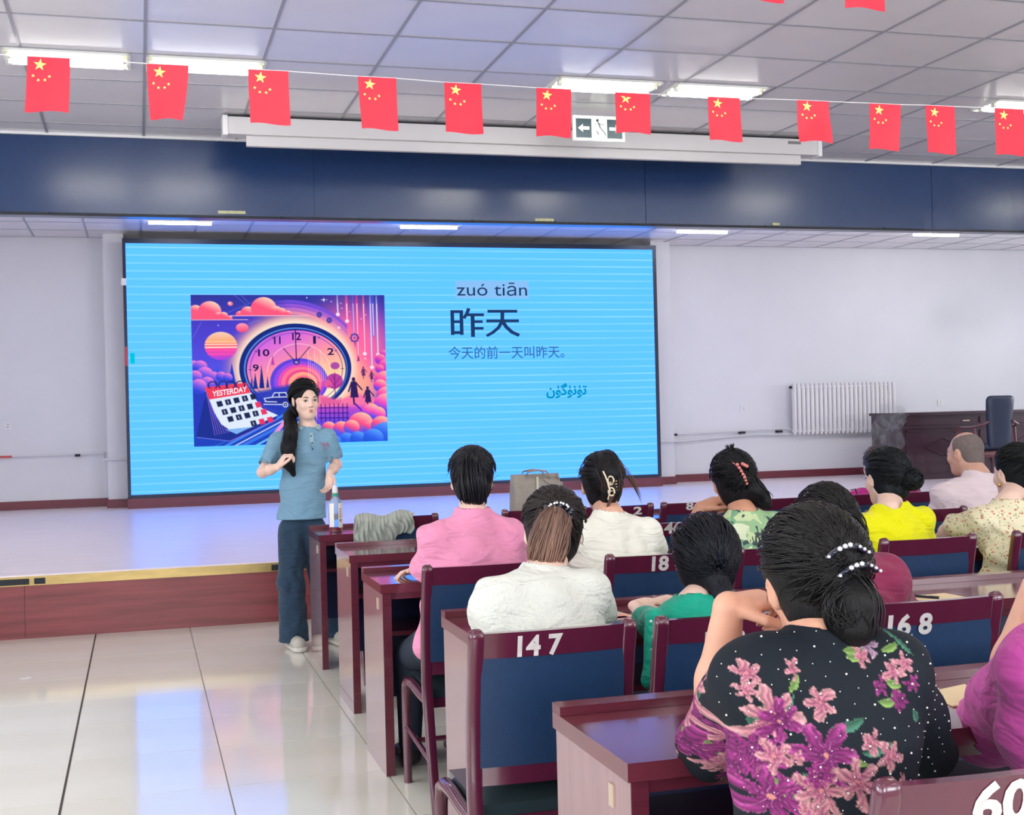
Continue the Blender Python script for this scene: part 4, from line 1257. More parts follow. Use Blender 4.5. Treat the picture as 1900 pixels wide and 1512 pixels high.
sc_ = empty('stage_armchair', (10.10, 13.55, ZST), label='tall black leather armchair with wooden arms in front of the stage desk', cat='chair')
M_leat = mat('black_leather', rgb(14, 30, 58), .4, spec=.5, bump=.05, bscale=60)
M_arm = mat('brown_arm_wood', rgb(96, 44, 50), .3, coat=.4, noise=.15, nscale=6)
bm = bmesh.new()
prof = [(.43, -.16, .15), (.55, -.165, .165), (.75, -.17, .175), (.92, -.19, .19), (1.0, -.20, .195), (1.035, -.205, .18), (1.05, -.207, .15)]
tube(bm, [(0, y, z) for z, y, r_ in prof], [r_ for z, y, r_ in prof], 16, rad2=[.05, .05, .05, .045, .04, .032, .018], ref=(0, 1, 0), power=3.2)
bobj('backrest', bm, M_leat, sc_, smooth=True, angle=1.2)
bm = bmesh.new(); box(bm, -.25, .25, -.16, .32, .38, .47); bobj('seat', bm, M_leat, sc_, bevel=.03, seg=3, smooth=True)
bm = bmesh.new(); box(bm, -.27, .27, -.20, .34, .30, .375); bobj('seat_rail', bm, M_arm, sc_, bevel=.01, smooth=True)
for s in (-1, 1):
    bm = bmesh.new(); tube(bm, [(s * .17, -.20, .74), (s * .24, -.20, .70), (s * .29, -.05, .67), (s * .30, .15, .665), (s * .30, .28, .64), (s * .30, .31, .60)], .022, 8, rad2=.014); bobj('arm_rest', bm, M_arm, sc_, smooth=True, angle=1)
    bm = bmesh.new(); tube(bm, [(s * .30, .20, .66), (s * .285, .24, .50), (s * .265, .27, .34)], .017, 8); bobj('arm_post', bm, M_arm, sc_, smooth=True, angle=1)
    bm = bmesh.new(); tube(bm, [(s * .29, -.08, .66), (s * .27, -.12, .50), (s * .262, -.14, .34)], .015, 8); bobj('arm_post', bm, M_arm, sc_, smooth=True, angle=1)
    for yy in (-.17, .30):
        bm = bmesh.new(); tube(bm, [(s * .25, yy, .32), (s * .25, yy, .15), (s * .26, yy * 1.05, 0)], [.024, .022, .017], 8); bobj('leg', bm, M_arm, sc_, smooth=True, angle=1)
# ================================================================ FIGURE TOOLS (signed distance fields polygonised with surface nets)
def v3(*a): return np.array(a, float)
def nrm(a): a = np.asarray(a, float); return a / (np.linalg.norm(a) + 1e-12)


class Blob:
    def __init__(s, lo, hi, h):
        s.lo = np.array(lo, float); s.h = h
        n = np.ceil((np.array(hi, float) - s.lo) / h).astype(int) + 1
        s.n = n; s.F = np.full(n, 0.5, np.float32)
        s.ax = [s.lo[i] + h * np.arange(n[i]) for i in range(3)]

    def region(s, lo, hi):
        a = np.clip(np.floor((np.array(lo) - s.lo) / s.h).astype(int), 0, s.n)
        b = np.clip(np.ceil((np.array(hi) - s.lo) / s.h).astype(int) + 1, 0, s.n)
        sl = tuple(slice(a[i], b[i]) for i in range(3))
        X, Y, Z = np.meshgrid(s.ax[0][sl[0]], s.ax[1][sl[1]], s.ax[2][sl[2]], indexing='ij')
        return sl, X.astype(np.float32), Y.astype(np.float32), Z.astype(np.float32)

    def merge(s, sl, d, k, op='add'):
        f = s.F[sl]
        if op == 'add':
            if k > 0:
                h = np.clip(.5 + .5 * (f - d) / k, 0, 1); s.F[sl] = f * (1 - h) + d * h - k * h * (1 - h)
            else: s.F[sl] = np.minimum(f, d)
        else:
            d = -d if op == 'sub' else d
            if k > 0:
                h = np.clip(.5 - .5 * (f - d) / k, 0, 1); s.F[sl] = f * (1 - h) + d * h + k * h * (1 - h)
            else: s.F[sl] = np.maximum(f, d)

    def cap(s, p0, p1, r0, r1=None, k=.02, u=None, flat=1.0, op='add'):
        """tapered capsule; with u, radius r is the half width along u and r*flat across it"""
        p0 = np.asarray(p0, float); p1 = np.asarray(p1, float); r1 = r0 if r1 is None else r1
        m = max(r0, r1) * max(1, flat) + k + 3 * s.h
        sl, X, Y, Z = s.region(np.minimum(p0, p1) - m, np.maximum(p0, p1) + m)
        if X.size == 0: return s
        d = p1 - p0; L2 = float(d @ d) + 1e-12
        t = np.clip(((X - p0[0]) * d[0] + (Y - p0[1]) * d[1] + (Z - p0[2]) * d[2]) / L2, 0, 1)
        qx, qy, qz = X - p0[0] - t * d[0], Y - p0[1] - t * d[1], Z - p0[2] - t * d[2]
        r = r0 + (r1 - r0) * t
        if u is None or flat == 1.0:
            D = np.sqrt(qx * qx + qy * qy + qz * qz) - r
        else:
            u = nrm(u); a = qx * u[0] + qy * u[1] + qz * u[2]
            R2 = qx * qx + qy * qy + qz * qz - a * a
            kk = np.sqrt(np.maximum(a * a + R2 / (flat * flat), 1e-9))
            k1 = np.sqrt(np.maximum(a * a + R2 / flat ** 4, 1e-9))
            D = kk * (kk - r) / k1
        s.merge(sl, D.astype(np.float32), k, op); return s

    def chain(s, pts, rs, k=.02, u=None, flat=1.0):
        for i in range(len(pts) - 1): s.cap(pts[i], pts[i + 1], rs[i], rs[i + 1], k, u, flat)
        return s

    def ell(s, c, r, M=None, k=.02, op='add'):
        c = np.asarray(c, float); r = np.asarray(r, float); m = r.max() + k + 3 * s.h
        sl, X, Y, Z = s.region(c - m, c + m)
        if X.size == 0: return s
        X, Y, Z = X - c[0], Y - c[1], Z - c[2]
        if M is not None:
            M = np.asarray(M)   # columns = local axes in world
            X, Y, Z = (X * M[0, 0] + Y * M[1, 0] + Z * M[2, 0], X * M[0, 1] + Y * M[1, 1] + Z * M[2, 1], X * M[0, 2] + Y * M[1, 2] + Z * M[2, 2])
        k0 = np.sqrt((X / r[0]) ** 2 + (Y / r[1]) ** 2 + (Z / r[2]) ** 2)
        k1 = np.sqrt((X / r[0] ** 2) ** 2 + (Y / r[1] ** 2) ** 2 + (Z / r[2] ** 2) ** 2)
        D = k0 * (k0 - 1) / np.maximum(k1, 1e-6)
        s.merge(sl, D.astype(np.float32), k, op); return s

    def plane(s, p, n, k=0.0):
        """keep the side opposite to n"""
        n = nrm(n); sl, X, Y, Z = s.region(s.lo, s.lo + s.h * s.n)
        s.merge(sl, ((X - p[0]) * n[0] + (Y - p[1]) * n[1] + (Z - p[2]) * n[2]).astype(np.float32), k, 'max'); return s

    def displace(s, fn):
        sl, X, Y, Z = s.region(s.lo, s.lo + s.h * s.n)
        m = np.abs(s.F) < .05
        s.F[m] += fn(X[m], Y[m], Z[m]).astype(np.float32); return s

    def mesh(s):
        F = s.F; S_ = F < 0
        c = [S_[i:F.shape[0] - 1 + i, j:F.shape[1] - 1 + j, k:F.shape[2] - 1 + k] for i in (0, 1) for j in (0, 1) for k in (0, 1)]
        anyv = c[0].copy(); allv = c[0].copy()
        for q in c[1:]: anyv |= q; allv &= q
        mask = anyv & ~allv
        I, J, K = np.nonzero(mask)
        acc = np.zeros((len(I), 3)); cnt = np.zeros(len(I))
        for a, b in (((0, 0, 0), (1, 0, 0)), ((0, 1, 0), (1, 1, 0)), ((0, 0, 1), (1, 0, 1)), ((0, 1, 1), (1, 1, 1)),
                     ((0, 0, 0), (0, 1, 0)), ((1, 0, 0), (1, 1, 0)), ((0, 0, 1), (0, 1, 1)), ((1, 0, 1), (1, 1, 1)),
                     ((0, 0, 0), (0, 0, 1)), ((1, 0, 0), (1, 0, 1)), ((0, 1, 0), (0, 1, 1)), ((1, 1, 0), (1, 1, 1))):
            fa = F[I + a[0], J + a[1], K + a[2]]; fb = F[I + b[0], J + b[1], K + b[2]]
            x = (fa < 0) != (fb < 0)
            t = np.where(x, fa / np.where(x, fa - fb, 1), 0)
            for q in range(3): acc[:, q] += np.where(x, a[q] + t * (b[q] - a[q]), 0)
            cnt += x
        co = acc / cnt[:, None] + np.stack([I, J, K], 1)
        co = s.lo + co * s.h
        idx = np.full(mask.shape, -1, np.int64); idx[I, J, K] = np.arange(len(I))
        quads = []
        sx = S_[:-1, 1:-1, 1:-1] != S_[1:, 1:-1, 1:-1]; i, j, k = np.nonzero(sx); j += 1; k += 1
        q = np.stack([idx[i, j - 1, k - 1], idx[i, j, k - 1], idx[i, j, k], idx[i, j - 1, k]], 1); f = S_[i, j, k]; q[~f] = q[~f][:, ::-1]; quads.append(q)
        sy = S_[1:-1, :-1, 1:-1] != S_[1:-1, 1:, 1:-1]; i, j, k = np.nonzero(sy); i += 1; k += 1
        q = np.stack([idx[i - 1, j, k - 1], idx[i - 1, j, k], idx[i, j, k], idx[i, j, k - 1]], 1); f = S_[i, j, k]; q[~f] = q[~f][:, ::-1]; quads.append(q)
        sz = S_[1:-1, 1:-1, :-1] != S_[1:-1, 1:-1, 1:]; i, j, k = np.nonzero(sz); i += 1; j += 1
        q = np.stack([idx[i - 1, j - 1, k], idx[i, j - 1, k], idx[i, j, k], idx[i - 1, j, k]], 1); f = S_[i, j, k]; q[~f] = q[~f][:, ::-1]; quads.append(q)
        q = np.concatenate(quads); q = q[(q >= 0).all(1)]
        return co, q

    def obj(s, name, m, parent=None, smooth_it=1, colors=None):
        co, q = s.mesh()
        for _ in range(smooth_it):       # light Laplacian smoothing
            a = np.zeros_like(co); n = np.zeros(len(co))
            for e in range(4):
                i, j = q[:, e], q[:, (e + 1) % 4]
                for d in range(3): a[:, d] += np.bincount(i, co[j, d], len(co)) + np.bincount(j, co[i, d], len(co))
                n += np.bincount(i, minlength=len(co)) + np.bincount(j, minlength=len(co))
            co = co * .5 + .5 * a / np.maximum(n, 1)[:, None]
        base = v3(0, 0, 0)
        if parent is not None: base = np.array(parent.location)
        me = np_mesh(name, co - base, q)
        if colors is not None: set_colors(me, colors(co))
        return link_mesh(name, me, m, parent, smooth=True)


def waves(seed, n, kdir, scale, spread=.5):
    """sum of warped sine waves, unit amplitude; kdir = main direction of variation"""
    r = np.random.default_rng(seed)
    ks = [(nrm(np.asarray(kdir) + r.normal(0, spread, 3)) * scale * r.uniform(.6, 1.7), r.uniform(0, 6.3), r.uniform(.5, 1)) for _ in range(n)]
    wk = r.normal(0, 7, (3, 3))
    def f(X, Y, Z):
        X2 = X + .03 * np.sin(wk[0, 0] * Y + wk[0, 1] * Z); Y2 = Y + .03 * np.sin(wk[1, 0] * X + wk[1, 1] * Z); Z2 = Z + .03 * np.sin(wk[2, 0] * X + wk[2, 1] * Y)
        o = 0
        for k, p, a in ks: o = o + a * np.sin(k[0] * X2 + k[1] * Y2 + k[2] * Z2 + p)
        return o / (n * .5)
    return f


def rotm(yaw=0, pitch=0, roll=0):
    """local x right, y forward, z up; yaw turns left (counter-clockwise), pitch>0 looks down, roll>0 tilts to the right shoulder"""
    y, p, r = math.radians(yaw), math.radians(-pitch), math.radians(roll)
    Rz = np.array([[math.cos(y), -math.sin(y), 0], [math.sin(y), math.cos(y), 0], [0, 0, 1]])
    Rx = np.array([[1, 0, 0], [0, math.cos(p), -math.sin(p)], [0, math.sin(p), math.cos(p)]])
    Ry = np.array([[math.cos(r), 0, math.sin(r)], [0, 1, 0], [-math.sin(r), 0, math.cos(r)]])
    return Rz @ Rx @ Ry


class Head:
    def __init__(s, c, yaw=0, pitch=0, roll=0, sc=1.0):
        s.c = np.asarray(c, float); s.M = rotm(yaw, pitch, roll); s.s = sc
    def P(s, x, y, z): return s.c + s.M @ (np.array([x, y, z]) * s.s)
    def build(s, B, ears=True, full=True):
        e = lambda c, r, k=.02, op='add': B.ell(s.P(*c), np.array(r) * s.s, s.M, k * s.s, op)
        e((0, -.012, .030), (.075, .094, .086)); e((0, .034, -.030), (.057, .058, .082), .03)
        e((0, .050, -.088), (.030, .030, .022), .03)
        for sg in (-1, 1):
            B.cap(s.P(sg * .045, .0, -.045), s.P(sg * .015, .057, -.092), .017 * s.s, .013 * s.s, .025 * s.s)
            e((sg * .034, .066, -.024), (.024, .020, .022), .02)
        if full:
            B.cap(s.P(-.030, .078, .024), s.P(.030, .078, .024), .011 * s.s, .011 * s.s, .02 * s.s)
            for sg in (-1, 1):
                e((sg * .031, .097, .004), (.016, .014, .009), .010, 'sub')
                e((sg * .031, .080, .004), (.0135, .0115, .0085), .003)
            B.cap(s.P(0, .088, .012), s.P(0, .101, -.024), .0065 * s.s, .009 * s.s, .012 * s.s)
            for sg in (-1, 1): e((sg * .010, .095, -.028), (.0075, .008, .006), .006)
            B.cap(s.P(-.016, .088, -.054), s.P(.016, .088, -.054), .0055 * s.s, .0055 * s.s, .006 * s.s)
            B.cap(s.P(-.013, .088, -.063), s.P(.013, .088, -.063), .006 * s.s, .006 * s.s, .006 * s.s)
            B.cap(s.P(-.019, .0975, -.0582), s.P(.019, .0975, -.0582), .0015 * s.s, .0015 * s.s, .004 * s.s, op='sub')
        if ears:
            for sg in (-1, 1):
                Me = s.M @ rotm(sg * -18, 0, sg * 6)
                B.ell(s.P(sg * .079, -.008, -.004), np.array([.0085, .018, .031]) * s.s, Me, .008 * s.s)
                B.ell(s.P(sg * .090, -.004, .002), np.array([.0085, .009, .017]) * s.s, Me, .005 * s.s, 'sub')


def hand(B, W, f, n, side, curl=(20, 25, 20), spread=6, thumb=(35, 20), s=1.0, curls=None):
    """wrist W, finger direction f, palm normal n (out of the palm), side=+1 when the thumb lies along +lat"""
    f = nrm(f); n = nrm(np.asarray(n) - f * np.dot(n, f)); lat = np.cross(f, n) * side
    W = np.asarray(W, float)
    pal = W + f * .048 * s
    B.ell(pal, np.array([.040, .050, .015]) * s, np.stack([lat, f, n], 1), .012 * s)
    B.cap(W - f * .01 * s, W + f * .03 * s, .024 * s, .030 * s, .012 * s, u=lat, flat=.6)
    for i, (o, L_, r) in enumerate(((.030, .92, .0083), (.010, 1.0, .0086), (-.010, .95, .0082), (-.029, .76, .0074))):
        b = W + f * (.088 - .006 * abs(i - 1)) * s + lat * o * s
        a = math.radians(spread * (1.2 - i)); d = f * math.cos(a) + lat * math.sin(a)
        p = b - d * .03 * s; ang = 0
        B.cap(p, b, .010 * s, r * s, .006 * s)
        cs = curls[i] if curls else curl
        for l, c in zip((.042, .026, .021), cs):
            ang += math.radians(c)
            q = b + (d * math.cos(ang) + n * math.sin(ang)) * l * L_ * s
            B.cap(b, q, r * s, r * .88 * s, .0035 * s); b = q; r *= .9
    b = W + f * .022 * s + lat * .028 * s + n * .006 * s
    a0, a1 = math.radians(thumb[0]), math.radians(thumb[1])
    d = f * math.cos(a0) + lat * math.sin(a0) + n * .35 * math.sin(a1)
    q = b + nrm(d) * .045 * s; B.cap(b, q, .013 * s, .0105 * s, .010 * s)
    d2 = nrm(d) * math.cos(a1) + (f * .7 - lat * .5 + n * .3) * math.sin(a1)
    q2 = q + nrm(d2) * .032 * s; B.cap(q, q2, .0102 * s, .0095 * s, .004 * s)
    q3 = q2 + nrm(d2 + f * .3) * .024 * s; B.cap(q2, q3, .0095 * s, .0080 * s, .004 * s)


# ---- hair
def strands_mesh(name, paths, rad, m, parent, seed=0, base=(.10, .08, .08), var=.35, tips=None, flatw=1.0):
    """many fine tapered locks as one mesh; paths: list of (n,3) arrays"""
    r = np.random.default_rng(seed); V, Q, Cc = [], [], []; off = 0
    base = np.array(base)
    for p in paths:
        p = np.asarray(p); n = len(p)
        t = np.gradient(p, axis=0); t /= np.linalg.norm(t, axis=1)[:, None] + 1e-9
        ref = r.normal(size=3); u = np.cross(t, ref); u /= np.linalg.norm(u, axis=1)[:, None] + 1e-9; w_ = np.cross(t, u)
        R_ = rad * r.uniform(.6, 1.4) * np.clip(np.minimum(np.linspace(.6, 6, n), np.linspace(4, .15, n)), 0, 1)[:, None]
        for a in (0, 2.094, 4.189): V.append(p + R_ * (u * math.cos(a) * flatw + w_ * math.sin(a)))
        i = np.arange(n - 1) + off
        for a in range(3): Q.append(np.stack([i + a * n, i + a * n + 1, i + ((a + 1) % 3) * n + 1, i + ((a + 1) % 3) * n], 1))
        c = base * (1 + r.uniform(-var, var))
        cc = np.repeat(c[None], n, 0)
        if tips is not None:
            tt = np.clip((np.linspace(0, 1, n) - tips[1]) / (1 - tips[1] + 1e-9), 0, 1)[:, None]; cc = cc * (1 - tt) + np.array(tips[0]) * (1 + r.uniform(-var, var)) * tt
        Cc += [cc] * 3; off += 3 * n
    me = np_mesh(name, np.concatenate(V) - np.array(parent.location), np.concatenate(Q))
    set_colors(me, np.clip(np.concatenate(Cc), 0, 1))
    o = link_mesh(name, me, m, parent, smooth=True)
    return o


def scalp_paths(H_, tie, n, seed, rx=(.083, .103, .094), c0=(0, -.014, .030), bulge=.008, face=.35, low=-.82, swirl=.25, M_=14, extra=None, jit=.004):
    """paths on the scalp ellipsoid from the hairline / random roots to the direction tie (head-local)"""
    r = np.random.default_rng(seed); out = []; tie = nrm(tie)
    rx = np.array(rx); c0 = np.array(c0)
    tries = 0
    while len(out) < n and tries < n * 30:
        tries += 1
        a = nrm(r.normal(size=3))
        if a[1] > face + .5 * max(a[2], 0) or a[2] < low or (abs(a[0]) > .55 and a[2] < .02 and a[1] > -.42): continue
        ang = math.acos(max(-1, min(1, float(a @ tie))))
        if ang < .12: continue
        side = nrm(np.cross(a, tie)); w0 = r.normal() * swirl * .3
        P = []
        for t in np.linspace(0, 1, M_):
            s0, s1 = math.sin((1 - t) * ang) / math.sin(ang), math.sin(t * ang) / math.sin(ang)
            d = nrm(a * s0 + tie * s1 + side * w0 * math.sin(PI * t))
            rad = 1 + (bulge * math.sin(PI * t) + r.normal() * jit * .25 + .012) / .09
            P.append(H_.c + H_.M @ ((c0 + d * rx * rad) * H_.s))
        P = np.array(P); loc = (P - H_.c) @ H_.M / H_.s
        bad = (np.abs(loc[:, 0]) > .058) & (loc[:, 1] > -.032) & (loc[:, 2] < .024)
        if bad.any():
            P = P[int(np.nonzero(bad)[0].max()) + 1:]
        if len(P) < 4: continue
        out.append(P)
    return out


def tail_paths(pts, rad, n, seed, M_=16, out0=None, wav=.006):
    """locks following a poly-line with given radii (tail, twist)"""
    r = np.random.default_rng(seed); pts = np.asarray(pts, float); rad = np.asarray(rad, float); out = []
    tt = np.linspace(0, len(pts) - 1, M_)
    sp = np.stack([np.interp(tt, np.arange(len(pts)), pts[:, i]) for i in range(3)], 1)
    for _ in range(2): sp[1:-1] = (sp[:-2] + sp[1:-1] * 2 + sp[2:]) / 4
    rr = np.interp(tt, np.arange(len(pts)), rad)
    t = np.gradient(sp, axis=0); t /= np.linalg.norm(t, axis=1)[:, None]
    ref = nrm(np.array([.3, 1, .2])); u = np.cross(t, ref); u /= np.linalg.norm(u, axis=1)[:, None]; w_ = np.cross(t, u)
    for _ in range(n):
        a = r.uniform(0, 2 * PI); q = math.sqrt(r.uniform(.35, 1.05)); e = int(M_ * r.uniform(.82, 1.0))
        wv = r.normal() * wav; ph = r.uniform(0, 6)
        o = sp + (u * math.cos(a) + w_ * math.sin(a)) * (rr * q)[:, None] + u * (wv * np.sin(np.linspace(0, 5, M_) + ph))[:, None]
        out.append(o[:max(e, 5)])
    return out


def bun_paths(c, M, r, n, seed, arc=2.2, M_=12):
    rg = np.random.default_rng(seed); out = []; c = np.asarray(c); r = np.asarray(r)
    for _ in range(n):
        ax = nrm(np.array([0, 1, 0]) * rg.choice([-1, 1]) * 1.0 + rg.normal(size=3) * .45); a = nrm(np.cross(ax, rg.normal(size=3))); b = np.cross(ax, a)
        h = rg.uniform(-.75, .75); q = math.sqrt(1 - h * h); t = np.linspace(0, arc * rg.uniform(.6, 1.2), M_)[:, None]
        d = (a * np.cos(t) + b * np.sin(t)) * q + ax * h
        out.append(c + (d * r * rg.uniform(.97, 1.05)) @ np.asarray(M).T)
    return out


def flyaways(H_, n, seed, rx=(.086, .106, .098), c0=(0, -.014, .030), L_=.06, up=.4):
    r = np.random.default_rng(seed); out = []
    while len(out) < n:
        a = nrm(r.normal(size=3))
        if a[2] < -.6 or a[1] > .5: continue
        p = (np.array(c0) + a * np.array(rx)) * H_.s; d = nrm(np.cross(a, r.normal(size=3)) + a * r.uniform(.1, .6) + np.array([0, 0, up * .2]))
        P = [p]; 
        for i in range(7):
            d = nrm(d + r.normal(size=3) * .15 + np.array([0, 0, -.06])); P.append(P[-1] + d * L_ * r.uniform(.5, 1) / 7)
        out.append(np.array([H_.c + H_.M @ q for q in P]))
    return out


def m_skin(name, c):
    return mat(name, c, .48, spec=.4, noise=.06, nscale=25, sss=.08, bump=.04, bscale=120)


M_hair = mat('hair_locks', (0.03, 0.02, 0.02, 1), .42, spec=.32, attr='col')
M_hairc = mat('hair_mass', rgb(15, 14, 20), .5, spec=.22, bump=.3, bscale=60, bstretch=(5, 5, .6))


def hair_mat(c): return mat('hair_mass', c[:3] and tuple(v * .6 for v in c[:3]) + (1,), .5, spec=.22, noise=.3, nscale=30, stretch=(4, 4, .5), bump=.35, bscale=50, bstretch=(5, 5, .6))


SK_LIGHT = m_skin('skin_light', rgb(236, 200, 184))
SK_MID = m_skin('skin_mid', rgb(222, 172, 148))
SK_TAN = m_skin('skin_tan', rgb(206, 150, 124))
M_trouser = mat('dark_trousers', rgb(26, 38, 56), .8, bump=.1, bscale=60, noise=.1, nscale=15)
M_black = mat('black_shoe', rgb(24, 24, 28), .45)


def fabric(name, c, rough=.85, b=.12, bs=300, **kw):
    m = fabric0(name, c, rough, b, bs, **kw); nt = m.node_tree; bs_ = nt.nodes['Principled BSDF']
    tc = nt.nodes.new('ShaderNodeTexCoord'); mp = nt.nodes.new('ShaderNodeMapping'); mp.inputs['Scale'].default_value = (1, 1, 2.6); mp.inputs['Rotation'].default_value = (0, .35, 0)
    nt.links.new(tc.outputs['Object'], mp.inputs[0])
    n = nt.nodes.new('ShaderNodeTexNoise'); n.inputs['Scale'].default_value = 7.5; n.inputs['Detail'].default_value = 2; n.inputs['Distortion'].default_value = 1.2
    nt.links.new(mp.outputs[0], n.inputs['Vector'])
    bp = nt.nodes.new('ShaderNodeBump'); bp.inputs['Strength'].default_value = .55; bp.inputs['Distance'].default_value = .035
    old = bs_.inputs['Normal'].links[0].from_socket if bs_.inputs['Normal'].links else None
    nt.links.new(n.outputs['Fac'], bp.inputs['Height'])
    if old: nt.links.new(old, bp.inputs['Normal'])
    nt.links.new(bp.outputs[0], bs_.inputs['Normal'])
    return m


def fabric0(name, c, rough=.85, b=.12, bs=300, **kw):
    return mat(name, c, rough, spec=.25, bump=b, bscale=bs, sheen=.15, **kw)


def bounds(*pts, pad=.2):
    P = np.array(pts); return P.min(0) - pad, P.max(0) + pad


M_eye = mat('eye_white', rgb(232, 228, 226), .25); M_iris = mat('iris_dark', rgb(30, 20, 20), .15); M_brow = mat('brow', rgb(60, 44, 42), .8); M_lip = mat('lips', rgb(190, 100, 100), .4)


def add_face(Hd, root):
    for sg in (-1, 1):
        ico('eye', Hd.P(sg * .031, .0850, .004), (.0125, .0075, .0062), M_eye, root, 2, Hd.M)
        ico('iris', Hd.P(sg * .031 + .003, .0905, .004), (.0056, .0035, .0056), M_iris, root, 2, Hd.M)
        wtube('eyelid', [Hd.P(sg * .031 - .0145, .0865, .0055), Hd.P(sg * .031, .0945, .0115), Hd.P(sg * .031 + .0145, .0865, .0062)], .0020, M_iris, root, 6)
        wtube('eyebrow', [Hd.P(sg * .016, .094, .024), Hd.P(sg * .030, .0935, .029), Hd.P(sg * .046, .082, .025)], [.0026, .0030, .0014], M_brow, root, 6)
    ico('lip', Hd.P(0, .0895, -.0545), (.0175, .0065, .0050), M_lip, root, 2, Hd.M)
    ico('lip', Hd.P(0, .0895, -.0630), (.0150, .0070, .0055), M_lip, root, 2, Hd.M)


